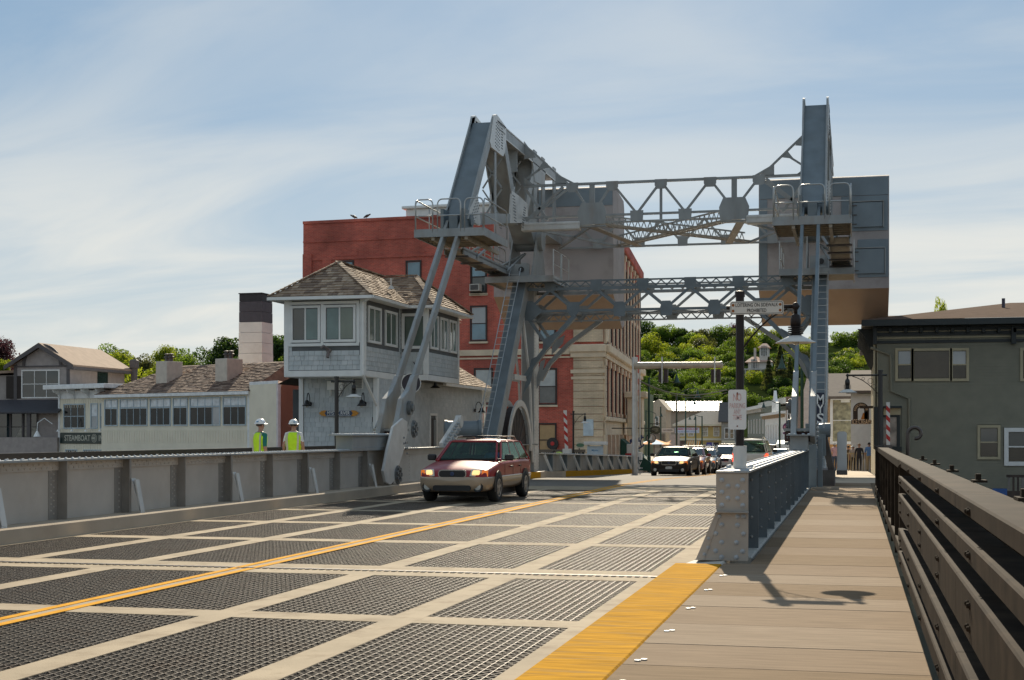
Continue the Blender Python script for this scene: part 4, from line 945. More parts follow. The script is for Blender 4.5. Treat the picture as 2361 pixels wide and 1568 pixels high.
    hr = (X1-X0)/2; A = (cx, Y0+hr*.95, zr_); B_ = (cx, Y1-hr*.95, zr_)
    XB = xb+e; yb0, yb1 = 48.3-e, yc+e; ym = (yb0+yb1)/2; C = (XB-1.5, ym, zr_); D_ = (cx, ym, zr_)
    J0 = (X1, yb0, ze); J1 = (X1, yb1, ze)
    rf = MB()
    def P3(*p): rf.quad(*p)
    P3((X0, Y0, ze), (X1, Y0, ze), A); P3((X0, Y1, ze), (X0, Y0, ze), A, B_); P3((X1, Y1, ze), (X0, Y1, ze), B_)
    P3((X1, Y0, ze), J0, D_, A); P3(J1, (X1, Y1, ze), B_, D_); P3(J0, (XB, yb0, ze), C, D_); P3((XB, yb0, ze), (XB, yb1, ze), C); P3((XB, yb1, ze), J1, D_, C)
    rfo = rf.build('roof', RSH[1], t)
    s = MB()
    for poly in (((X0, Y0, ze), (X1, Y0, ze), A), ((X1, Y0, ze), J0, D_, A), (J0, (XB, yb0, ze), C, D_), ((XB, yb0, ze), (XB, yb1, ze), C)): roof_plane(s, poly)
    s.build('roof_shingle', RSH, rfo, kind='stuff')
    s = MB()
    for p, q in ((( X0, Y0, ze), A), ((X1, Y0, ze), A), ((XB, yb0, ze), C), ((XB, yb1, ze), C), (A, D_), (D_, C)):
        p, q = Vector(p), Vector(q); n = int((q-p).length/.16)
        for i in range(n): s.cur = R.choice((0, 1, 2)); s.bar(p+(q-p)*(i/n)+Vector((0, 0, .05)), p+(q-p)*((i+1.2)/n)+Vector((0, 0, .035)), .2, .035, (q-p).cross(Vector((0, 0, 1))))
    s.build('ridge_shingle', RSH, rfo, kind='stuff')
    m = MB()
    def gut(p, q): m.bar(p, q, .1, .11, (0, 0, 1))
    for p, q in (((X0, Y0, ze-.06), (X1, Y0, ze-.06)), ((X1, Y0, ze-.06), (X1, yb0, ze-.06)), ((X1, yb0, ze-.06), (XB, yb0, ze-.06)), ((XB, yb0, ze-.06), (XB, yb1, ze-.06)), ((X0, Y0, ze-.06), (X0, Y1, ze-.06))): gut(p, q)
    m.build('gutter', WHITE, t)
    m = MB(); m.quad((X0, Y0, ze-.1), (X0, Y1, ze-.1), (X1, Y1, ze-.1), (X1, Y0, ze-.1)); m.quad((X1, yb0, ze-.1), (X1, yb1, ze-.1), (XB, yb1, ze-.1), (XB, yb0, ze-.1)); m.build('soffit', WHITE, t)
    m = MB(); m.tube([(X1-.05, Y0+.05, 6.05), (xr-.02, y0-.07, 5.9), (xr-.02, y0-.07, 3.55), (xr-.0, yb-.06, 2.55), (xr-.0, yb-.06, .3)], .05, 6); m.build('downspout', WHITE, t)
    m = MB(); m.tube([(-15.6, 47.2, 6.6), (-15.6, 47.2, 7.0)], .035, 6); m.lathe([(.13, 0), (.05, .12)], (-15.6, 47.2, 6.62), n=8); m.build('vent_pipe', STEEL_L, t)
    # annex roof
    m = MB(); P = [(xr+.4, 52.4, 3.56), (xr+.4, 60.0, 3.56), (-18.0, 60.0, 5.3), (-18.0, 52.4, 5.3)]; m.quad(*P); m.quad((-18, 60, 5.3), (-22, 60, 3.56), (-22, 52.4, 3.56), (-18, 52.4, 5.3)); m.build('annex_roof', RSH[1], t)
    s = MB(); roof_plane(s, P); s.build('roof_shingle', RSH, t, kind='stuff')
    m = MB(); m.bar((xr+.42, 52.4, 3.5), (xr+.42, 60.05, 3.5), .1, .12, (0, 0, 1)); m.tube([(xr+.42, 59.9, 3.45), (xr+.05, 59.9, 3.1), (xr+.05, 59.9, 1.7)], .05, 6); m.bx(-22, xr+.3, 60.0, 60.02, 3.0, 3.5); m.build('gutter', WHITE, t)
    m = MB(); m.bx(xr+.005, xr+.02, 51.85, 52.6, .15, 2.2); d = m.build('door', mat('dark_doorway', (.02, .012, .01), .6), t)
    m = MB(); m.bx(xr+.021, xr+.04, 52.28, 52.6, .15, 2.15); m.build('door_leaf', mat('grey_door', (.2, .23, .24), .5), d)
    for q in ((51.74, 51.845, .15, 2.3), (52.605, 52.71, .15, 2.3), (51.74, 52.71, 2.305, 2.4)): board(xr, xr+.05, q[0], q[1], q[2], q[3], 'door_frame')
    m = MB(); m.bx(xr+.005, xr+.03, 57.1, 59.45, .1, 1.65); m.build('dark_opening', BLACK, t); board(xr, xr+.06, 56.95, 59.6, 1.66, 1.82, 'door_frame')
    m = MB(); m.bx(xl+1.9, xl+2.28, yb-.045, yb-.02, 3.12, 3.5); vf = m.build('vent_frame', WHITE, t)
    for k in range(6): m = MB(); m.obx((xl+2.09, yb-.06, 3.17+.055*k), (.15, 0, 0), (0, .012, .02), (0, .004, -.003)); m.build('louvre', mat('louvre_grey', (.3, .3, .28), .6), vf)
    m = MB(); m.bx(xl+1.05, xl+1.6, yb-.2, yb-.03, 3.1, 3.4); m.bx(xl+1.0, xl+1.65, yb-.24, yb-.03, 3.44, 3.47); m.bx(xl+1.15, xl+1.18, yb-.22, yb-.03, 2.9, 3.1); m.bx(xl+1.48, xl+1.51, yb-.22, yb-.03, 2.9, 3.1); m.build('heat_pump_box', WHITE, t)
    m = MB(); m.lathe([(.09, 0), (.09, .05), (.03, .06)], (xl+1.55, y0-.02, 4.35), (0, -1, 0), 10); m.tube([(xl+1.55, y0-.05, 4.4), (xl+1.42, y0-.2, 4.5), (xl+1.35, y0-.22, 4.42)], .045, 6); m.tube([(xl+1.55, y0-.08, 4.34), (xl+1.55, y0-.16, 4.12)], .06, 6); m.build('horn', mat('horn_grey', (.16, .13, .12), .5), t)
    m = MB(); m.tube([PX(1107, 1143, xr) if False else (xr+.16, 47.9, 2.4), (xr+.16, 47.9, 3.2)], .1, 8); m.tube([(xr+.16, 47.9, 3.2), (xr+.3, 48.3, 3.18), (xr+.35, 48.5, 2.85)], .018, 5); m.build('pipe_box', GALV, t)
    return t
bridge_house()
def wall_lamp(p, nrm, label, s=1.0):
    t = thing('wall_lamp', label, 'lamp', p, 'gooseneck lamps on the bridge house'); p = Vector(p); n = Vector(nrm)
    b = MB(); b.lathe([(.001, .06), (.07, .06), (.07, 0)], p, n, 10); b.tube([p+n*.05]+[p+n*(.05+.13*(1-math.cos(a)))+Vector((0, 0, .25*math.sin(a)*1.0+.1)) for a in [i*math.pi/8 for i in range(1, 8)]]+[p+n*.31+Vector((0, 0, .08))], .016, 6); b.build('arm', LAMPB, t)
    b = MB(); b.lathe([(.03, .12), (.07, .08), (.09, 0), (.17, -.09), (.165, -.09), (.08, 0), (.001, .05)], p+n*.31, n=16); b.build('lamp_shade', LAMPB, t, smooth=True)
    b = MB(); b.lathe([(.05, -.02), (.06, -.09), (.04, -.14), (.001, -.15)], p+n*.31, n=10); b.build('bulb', mat('bulb_glass', (.5, .48, .42), .1), t)
wall_lamp((-17.97, 45.66, 2.64), (0, -1, 0), 'black gooseneck wall lamp left of the river name sign')
wall_lamp((-16.02, 45.66, 2.64), (0, -1, 0), 'black gooseneck wall lamp right of the river name sign')
wall_lamp((-15.55, 58.2, 2.6), (1, 0, 0), 'black gooseneck wall lamp at the far end of the bridge house')
t = thing('wall_lamp', 'small black flood lamp under the bay of the bridge house', 'lamp', (-14.9, 50.2, 3.49)); b = MB(); b.lathe([(.05, 0), (.06, -.1), (.2, -.2), (.18, -.2), (.001, -.1)], (-14.9, 50.2, 3.49), n=12); b.build('lamp_shade', LAMPB, t)
# river name board
t = thing('name_board', 'blue board reading MYSTIC RIVER with carved gold ends on the grey house', 'sign', (-17.05, 45.62, 1.6))
b = MB(); c = Vector((-16.93, 45.60, 2.31)); b.prism([c+Vector((x, 0, z)) for x, z in ((-.5, 0), (-.44, .1), (.44, .1), (.5, 0), (.44, -.1), (-.44, -.1))], (0, .04, 0)); b.build('board', mat('name_board_blue', (.02, .045, .11), .4), t)
for s in (-1, 1):
    b = MB(); b.prism([c+Vector((s*x*.74, .005, z*.85)) for x, z in ((.6, -.11), (.68, 0), (.6, .11), (.72, .12), (.8, .09), (.83, .1), (.88, .05), (.95, .03), (.93, 0), (.95, -.03), (.88, -.05), (.83, -.1), (.8, -.09), (.72, -.12))], (0, .035, 0)); b.build('scroll_end', mat('name_board_gold', (.6, .25, .02), .45), t)
b = MB()
for s in (-1, 1): b.bx(c.x-.43, c.x+.43, c.y-.008, c.y-.001, c.z+s*.085-.006, c.z+s*.085+.006)
b.build('border_line', WHITE, t)
text('MYSTIC RIVER', .165, c+Vector((0, -.004, 0)), (1, 0, 0), (0, -1, 0), WHITE, t, width=.8)
# ================================================================ buildings
def wall_face(b, p0, p1, z0, z1):   # vertical quad
    b.quad((p0[0], p0[1], z0), (p1[0], p1[1], z0), (p1[0], p1[1], z1), (p0[0], p0[1], z1))
def footprint(mb, pts, z0, z1):
    mb.prism([(x, y, z0) for x, y in pts], (0, 0, z1-z0)); return mb
def clap(parent, p0, p1, z0, z1, m, ex=.115, th=.014, holes=(), name='clapboard'):
    """lapped boards on the wall p0->p1 (outside to the right of the direction), cut round holes (s0,s1,z0,z1)"""
    p0 = Vector((p0[0], p0[1], 0)); p1 = Vector((p1[0], p1[1], 0)); L = (p1-p0).length; u = (p1-p0)/L; n = Vector((u.y, -u.x, 0)); b = MB(); z = z0
    while z < z1-.01:
        h = min(ex, z1-z); segs = [(0, L)]
        for a, c, q0, q1 in holes:
            if z+h*.5 > q0 and z+h*.5 < q1: segs = [s for p, q in segs for s in ((p, min(q, a)), (max(p, c), q)) if s[1]-s[0] > .01]
        for a, c in segs:
            A = p0+u*a; C = p0+u*c; Z0 = Vector((0, 0, z)); Z1 = Vector((0, 0, z+h))
            b.add([A+Z0+n*th, C+Z0+n*th, C+Z1+n*.002, A+Z1+n*.002, A+Z0, C+Z0], [(0, 1, 2, 3), (4, 5, 1, 0)])
        z += ex
    b.build(name, m, parent, kind='stuff'); return n
BRK = brick_mat('red_brick', (.58, .115, .074), (.43, .078, .054), (.46, .26, .19), dirt=(.25, .07, .055))
BRKY = brick_mat('red_brick_side', (.52, .085, .058), (.41, .062, .045), (.4, .2, .15), axis='y', dirt=(.42, .13, .095))
LIME = mat('cream_limestone', (.7, .58, .42), .8, var=.1, scale=2, dirt=(.45, .34, .22), dscale=.9, damt=.5)
LIMEB = brick_mat('buff_brick', (.66, .53, .37), (.58, .47, .32), (.46, .36, .25), bw=.3, bh=.09)
DKF = mat('dark_window_frame', (.045, .03, .025), .6)
BLU = mat('blue_shade_glass', (.13, .24, .3), .08, var=.3, scale=.8, spec=.7)
def brick_building():
    t = thing('brick_building', 'large four storey red brick building with cream stone band and buff corner', 'building', (-22, 90, -1))
    c4 = rad(4.0); U = Vector((-math.cos(c4), math.sin(c4), 0)); C0 = Vector((-14, 81, 0)); W_ = 18.9
    V = Vector((-2.7, 33.2, 0)).normalized(); Ls = 33.3
    pts = [C0, C0+U*W_, C0+U*W_+V*30, C0+V*Ls]
    TOP = 14.5
    b = MB(); footprint(b, [(p.x, p.y) for p in pts], -3, TOP); w = b.build('wall', [BRK, BRKY], t)
    for p in w.data.polygons: p.material_index = 1 if abs(p.normal.x) > .7 else 0
    nF = Vector((U.y, -U.x, 0)); nF = nF if nF.y < 0 else -nF; nS = Vector((V.y, -V.x, 0)); nS = nS if nS.x > 0 else -nS
    def F(s, z, off=0): return C0+U*s+nF*off+Vector((0, 0, z))
    def S(s, z, off=0): return C0+V*s+nS*off+Vector((0, 0, z))
    def fb(nm, s0, s1, z0, z1, d, m, face=F, bev=0, d0=0):
        b = MB(); b.prism([face(s0, z0, d0), face(s1, z0, d0), face(s1, z1, d0), face(s0, z1, d0)], (nF if face is F else nS)*(d-d0)); return b.build(nm, m, t, bev=bev)
    def s_of(u):       # distance along the front for an image column
        tt = (u-CXP)/FPX; k = (tt*CA-SA)/(tt*SA+CA); return (C0.x-k*C0.y)/(k*U.y-U.x)
    # parapet courses
    fb('coping', 0, W_, TOP-.05, TOP+.12, .08, BRK); fb('brick_course', 0, W_, TOP-2.3, TOP-2.18, .07, BRK); fb('brick_course', 0, W_, TOP-1.2, TOP-1.1, .05, BRK)
    fb('corner_pier', W_-.6, W_, 9.9, TOP-1.9, .1, BRK); fb('corner_pier', W_-1.9, W_-1.3, 9.9, TOP-2.2, .06, BRK)
    fb('stone_band', 1.96, W_, 6.2, 6.55, .12, LIME, bev=.02); fb('stone_band', 1.96, W_, 6.0, 6.1, .06, LIME)
    def win(u, va, vb, ww, glass, sill=True, head=True):
        s = s_of(u); P = F(s, 0); d = -P.x*SA+P.y*CA; z1 = HC-(va-HOR)/FPX*d; z0 = HC-(vb-HOR)/FPX*d
        return window(t, F(s, (z0+z1)/2), nF, ww, z1-z0, DKF, BLU, rows=2, fw=.09, proud=.07, panes=glass, sill=LIME if sill else None), s, z0, z1
    B_, K_ = BLU, BLGLASS
    for u in (799, 954, 1104, 1262):
        win(u, 604, 674, .82, [K_, B_])
        if u > 800: win(u, 708, 784, .88, [B_ if u != 954 else K_, SKYGL])
        win(u+11 if u == 1104 else u, 852, 930, 1.0, [mat('dusty_glass', (.16, .16, .15), .25), mat('white_blind', (.5, .52, .5), .5)])
        win(u, 979, 1050, .95, [mat('orange_reflection_pane', (.5, .33, .16), .5)])  # orange reflected light painted into the lowest panes as flat colour
        s = s_of(u); P = F(s, 0); d = -P.x*SA+P.y*CA; z1 = HC-(590-HOR)/FPX*d
        fb('brick_lintel', s-.75, s+.75, z1, z1+.3, .03, BRK)
    ac, s, z0, z1 = win(1104, 603, 673, .85, [K_, B_])
    b = MB(); b.obx(F(s+.1, z0+.22, .28), nF*.25, U*.3, (0, 0, .2)); a = b.build('air_conditioner', mat('ac_beige', (.5, .48, .42), .5), t)
    b = MB(); b.obx(F(s+.1, z0+.22, .54), nF*.012, U*.24, (0, 0, .15)); b.build('grille', STEEL_D, a)
    # buff corner built of stone courses
    z = -1.2; i = 0
    while z < 6.0:
        h = .44; m = MB(); m.prism([F(0, z, .0), F(1.75, z, .0), F(1.75, z+h-.025, .0), F(0, z+h-.025, .0)], nF*.13); m.build('quoin_block', LIMEB if z > .4 else LIME, t)
        m = MB(); m.prism([S(0, z, 0), S(.9, z, 0), S(.9, z+h-.025, 0), S(0, z+h-.025, 0)], nS*.12); m.build('quoin_block', LIME, t); z += h; i += 1
    fb('corner_pier', 0, 1.75, 6.9, 9.6, .12, LIMEB); fb('stone_band', -.15, 1.9, 6.02, 6.3, .22, LIME); fb('stone_band', -.2, 1.95, 6.3, 6.75, .32, LIME, bev=.05)
    fb('stone_band', -.1, 1.9, 5.1, 5.3, .2, LIME); fb('stone_band', -.1, 1.87, 4.75, 4.9, .17, LIME)
    b = MB(); b.prism([S(0, 6.9, .12), S(.8, 6.9, .12), S(.8, 9, .12), S(.3, 9.2, .12), S(0, 8.5, .1)], nS*.15); b.build('stone_bracket', LIME, t)
    # street front: stone bands, pilasters, tall window bays
    fb('stone_band', 0, Ls, 6.25, 6.75, .42, LIME, S, .06); fb('stone_band', 0, Ls, 5.95, 6.24, .2, LIME, S); fb('cornice', 0, Ls, TOP-.7, TOP+.1, .25, BRKY, S, .08)
    fb('stone_band', 0, Ls, 2.35, 2.6, .35, LIME, S, .04); fb('stone_band', 0, Ls, 1.55, 2.34, .1, LIME, S)
    n = 11; P = Ls/n
    for i in range(n):
        s0 = P*(i+.5)
        for (z0, z1) in ((2.75, 5.6), (7.0, 9.6), (10.1, 12.8)):
            window(t, S(s0, (z0+z1)/2), nS, P*.42, z1-z0, DKF, BLGLASS, cols=2, rows=2, fw=.12, proud=.06)
        fb('spandrel', s0-P*.26, s0+P*.26, 9.72, 10.0, .05, LIME, S)
        for z0, z1, w_ in ((2.65, 5.95, .15), (6.8, TOP-.75, .15)):
            fb('pilaster', P*i-w_+.25, P*i+w_+.25, z0, z1, .12, LIME, S, .03); fb('capital', P*i-w_+.15, P*i+w_+.35, z1-.45, z1-.05, .2, LIME, S, .04)
            fb('pilaster_base', P*i-w_+.2, P*i+w_+.3, z0, z0+.25, .18, LIME, S, .03)
        fb('shop_window', s0-P*.36, s0+P*.36, -1.2, 1.4, .03, BLGLASS, S); fb('shop_pier', P*i-.05, P*i+.55, -1.8, 1.54, .2, LIME, S)
    b = MB(); b.prism([S(13, 1.5, .4), S(15, 1.5, .4), S(15, 4.0, .4), S(13, 4.0, .4)], nS*1.0); b.build('porch', LIME, t, bev=.03); b = MB(); b.prism([S(12.7, 4.0, .2), S(15.3, 4.0, .2), S(15.3, 4.4, .2), S(12.7, 4.4, .2)], nS*1.5); b.build('porch_cornice', LIME, t, bev=.05)
    for s in (13.2, 14.8): b = MB(); b.tube([S(s, -1.5, 1.2), S(s, 1.5, 1.2)], .16, 10); b.build('porch_column', LIME, t)
    fb('blue_notice', .55, 1.15, 1.95-.45, 1.95+.5, .17, mat('pale_blue_notice', (.55, .66, .72), .5), d0=.14); fb('green_board', .1, 1.7, -.75, -.4, .2, mat('green_board', (.02, .06, .04), .5), d0=.14)
    # rooftop cornice piece
    b = MB(); p = F(9.0, 14.4, -.6); b.obx(p+Vector((0, 0, .35)), U*3.2, nF*.5, (0, 0, .32)); b.obx(p+Vector((0, 0, .75)), U*3.4, nF*.7, (0, 0, .09)); b.build('roof_parapet', WHITE, t, bev=.04)
    # round red vent and shop lettering strip
    b = MB(); c = F(3.0, 1.05, .05); b.lathe([(.35, 0), (.35, .06), (.001, .06)], c, nF, 20); g = b.build('round_shade', BLACK, t); b = MB(); b.lathe([(.12, .06), (.12, .09), (.001, .1)], c+nF*.0, nF, 14); b.build('red_lens', mat('red_lens', (.5, .02, .02), .3), g)
    for k, (s_, lab) in enumerate(((15.5, 'left'), (14.7, 'right'))):
        bd = thing('bird', 'small dark bird perched on the brick parapet, %s one of the pair' % lab, 'bird', F(s_, TOP+.12, .0), 'birds on the parapet'); p = F(s_, TOP+.12, .0); b = MB(); b.lathe([(.001, -.22), (.03, -.2), (.07, -.06), (.085, .04), (.06, .13), (.045, .17), (.05, .22), (.03, .26), (.001, .31)], p+Vector((0, 0, .14)), (1 if k else -1, 0, .45), 10); b.build('body', DKF, bd, smooth=True); b = MB(); b.tube([p+Vector((0, .02, 0)), p+Vector((0, .02, .1))], .008, 4); b.tube([p+Vector((0, -.02, 0)), p+Vector((0, -.02, .1))], .008, 4); b.build('legs', DKF, bd)
    return t, F, S, nF, nS, U, V
BB = brick_building()
# ---------------------------------------------------------------- green clapboard building on the right
def green_building():
    t = thing('green_clapboard_building', 'dark olive clapboard building with black and cream bracketed eaves and brown roof', 'building', (5, 62, -3))
    Y = 58.5; g = lambda x, y: PY((2400+x*.41456)/1.3011, (850+y*.41456)/1.3011, Y)
    GRN = mat('olive_clapboard', (.235, .225, .17), .75, var=.08, scale=2, dirt=(.17, .165, .125), dscale=.6, damt=.4)
    TR = mat('black_green_trim', (.018, .024, .024), .5); CRM = mat('cream_trim', (.46, .4, .26), .6, var=.08); ROOF = mat('brown_roof_felt', (.13, .088, .066), 1.0, spec=.02, var=.15, scale=3, dirt=(.085, .06, .05), dscale=.5, damt=.5)
    x0 = g(556, 900).x; x1 = x0+13; zt = g(556, 415).z
    b = MB(); b.bx(x0+.02, x1, Y+.02, Y+20, -4, g(556, 320).z+.2); b.build('wall', GRN, t)
    def H(xa, xb, ya, yb): a, c = g(xa, yb), g(xb, ya); return (a.x-x0, c.x-x0, a.z, c.z)
    holes = [H(695, 1215, 472, 700), H(1285, 1450, 1025, 1262), H(1470, 1720, 1045, 1300), H(1600, 1900, 470, 700), H(530, 735, 893, 1300)]
    clap(t, (x0, Y), (x1, Y), -3.2, zt, GRN, ex=.118, th=.018, holes=holes)
    clap(t, (x0, Y+20), (x0, Y), -1.4, zt, CRM, ex=.118, th=.015)
    def fb(nm, xa, xb, ya, yb, m, d=.04, d0=.0, bev=0):
        a, c = g(xa, yb), g(xb, ya); b = MB(); b.bx(a.x, c.x, Y-d, Y-d0, a.z, c.z); return b.build(nm, m, t, bev=bev)
    X9 = 2900
    fb('corner_board', 530, 560, 445, 1200, CRM, .05)
    b = MB(); b.bx(x0-.06, x0-.002, Y-.05, Y+.2, -1.3, zt); b.build('corner_board', CRM, t)
    fb('frieze_board', 558, X9, 358, 403, CRM, .04); fb('frieze_line', 556, X9, 404, 417, TR, .07); fb('frieze_line', 556, X9, 347, 357, TR, .06); fb('frieze_panel', 558, X9, 326, 346, CRM, .03); fb('frieze_line', 540, X9, 312, 325, TR, .08)
    for k in range(15): fb('bracket', 640+112*k, 664+112*k, 322, 360, TR, .3, bev=.01)
    fb('corner_bracket', 528, 556, 318, 445, TR, .35); fb('corner_bracket', 1525, 1558, 318, 440, TR, .3)
    e = .95; ze = g(445, 300).z; a = g(445, 285).x
    zr_ = ze+3.6
    rf = MB(); X0 = a; X1 = x1+1; Y0 = Y-e; Y1 = Y+21; zz = ze+.12; Cx = (X0+X1)/2+.5
    rf.quad((X0, Y0, zz), (X1, Y0, zz), (Cx+3, Y+10, zz+1.5), (Cx-1.2, Y+10, zz+1.5)); rf.quad((X0, Y1, zz), (X0, Y0, zz), (Cx-1.2, Y+10, zz+1.5)); rf.build('roof', ROOF, t)
    b = MB(); b.bx(X0, X1, Y0, Y0+.06, ze-.12, ze+.115); b.bx(X0, X0+.06, Y0+.065, Y1, ze-.12, ze+.115); b.build('fascia', TR, t)
    b = MB(); b.quad((X0+.06, Y0+.06, ze-.1), (X0+.06, Y1, ze-.1), (X1, Y1, ze-.1), (X1, Y0+.06, ze-.1)); b.build('soffit', TR, t)
    for k in range(9): b = MB(); b.prism([(x0-.05, Y+.6+1.5*k, ze-.12), (x0-.75, Y+.6+1.5*k, ze-.12), (x0-.5, Y+.6+1.5*k, ze-.4), (x0-.2, Y+.6+1.5*k, ze-1.1), (x0-.05, Y+.6+1.5*k, ze-1.3)], (0, .14, 0)); b.build('bracket', TR, t)
    b = MB(); b.tube([(6.2, Y+6, zz+.6), (6.2, Y+6, zz+1.35)], .07, 8); b.build('vent_pipe', mat('blue_grey_pipe', (.06, .06, .09), .5), t)
    DK = mat('interior_dark_glass', (.035, .028, .018), .06, var=.5, scale=1.2, spec=.5)
    def wn(xa, xb, ya, yb, cols=1, rows=1, panes=None, mf=CRM, fw=.1):
        c0, c1 = g(xa, yb), g(xb, ya); return window(t, ((c0.x+c1.x)/2, Y-.0, (c0.z+c1.z)/2), (0, -1, 0), c1.x-c0.x, c1.z-c0.z, mf, DK, cols, rows, fw, .07, panes=panes)
    wn(708, 805, 487, 690, 1, 2, [DK, SKYGL]); wn(822, 1085, 487, 690, 1, 1, [DK]); wn(1099, 1203, 487, 690, 1, 2, [DK, SKYGL]); wn(1612, 1830, 482, 690, 1, 1, [DK])
    wn(1303, 1430, 1045, 1255, 1, 2, [DK, BLGLASS])
    wn(1508, 1640, 1075, 1290, 1, 2, [DK, BLGLASS], WHITE, .16)
    b = MB(); P = [g(510, 465), g(655, 520), g(660, 780), g(790, 835), g(790, 1200)]; b.tube([p-Vector((0, .07, 0)) for p in P], .055, 6); b.build('downspout', GRN, t)
    # small shop window by the corner
    fb('shop_fascia', 600, 733, 888, 903, TR, .5); fb('shop_fascia', 604, 727, 904, 952, CRM, .12); fb('shop_frame', 535, 600, 895, 1200, TR, .14); fb('shop_frame', 700, 722, 955, 1200, TR, .12); fb('shop_frame', 601, 699, 954, 968, TR, .1)
    fb('shop_window', 602, 699, 969, 1180, mat('shop_display_glass', (.26, .22, .19), .12, var=.8, scale=2.2), .05); fb('sill', 560, 735, 1181, 1215, TR, .2)
    return t, g
GB, gz = green_building()
b = thing('wooden_deck', 'dark brown timber deck with slatted railing outside the white framed door', 'deck', (6.2, 57.6, -2.5))
WD = mat('dark_brown_timber', (.06, .04, .03), .7, var=.3, scale=4, stretch=(1, 1, .3))
m = MB(); p = gz(1445, 1300); x0_ = p.x
for q in ((x0_, 10, 55.9, 58.4, -.75, -.62), ): m.bx(*q)
m.build('floor', WD, b)
m = MB(); m.bx(x0_, 10, 55.9, 56.0, -.0, .1); m.build('top_rail', WD, b); m = MB(); m.bx(x0_, 10, 55.9, 55.98, -.62, -.5); m.build('bottom_rail', WD, b)
for k in range(22): m = MB(); m.bx(x0_+.05+.16*k, x0_+.12+.16*k, 55.92, 55.97, -.5, 0); m.build('slat', WD if k % 3 else mat('worn_grey_timber', (.2, .18, .16), .7), b)
for k in range(4): m = MB(); m.bx(x0_+1.2*k, x0_+.14+1.2*k, 55.91, 56.05, -4, -.62); m.build('post', WD, b)
t = thing('blue_sign', 'small blue sign board low beside the timber deck', 'sign', (6.5, 55, -2)); c = PY(2310, 1133, 54); m = MB(); m.bx(c.x-.32, c.x+.18, 54, 54.03, c.z-.5, c.z+.1); m.build('board', mat('sign_blue', (.02, .09, .3), .4), t); m = MB(); m.bx(c.x-.1, c.x-.04, 54.031, 54.1, -4, c.z); m.build('post', STEEL_D, t)
t = thing('curled_post', 'dark bronze post with a scrolled shepherd hook top beside the right railing', 'post', (1, 40, 0))
c = PY(2093, 1040, 33); BRZ = mat('bronze_paint', (.06, .04, .03), .35, spec=.6)
m = MB(); pts = [(c.x, 33, -1), (c.x, 33, c.z+.3)]; cc = Vector((c.x+.16, 33, c.z+.38))
for i in range(15): a = math.pi-i*math.pi*1.55/14; r_ = .16-.004*i; pts.append(cc+Vector((math.cos(a)*r_, 0, math.sin(a)*r_)))
m.tube(pts, .042, 8); m.build('hook', BRZ, t, smooth=True)
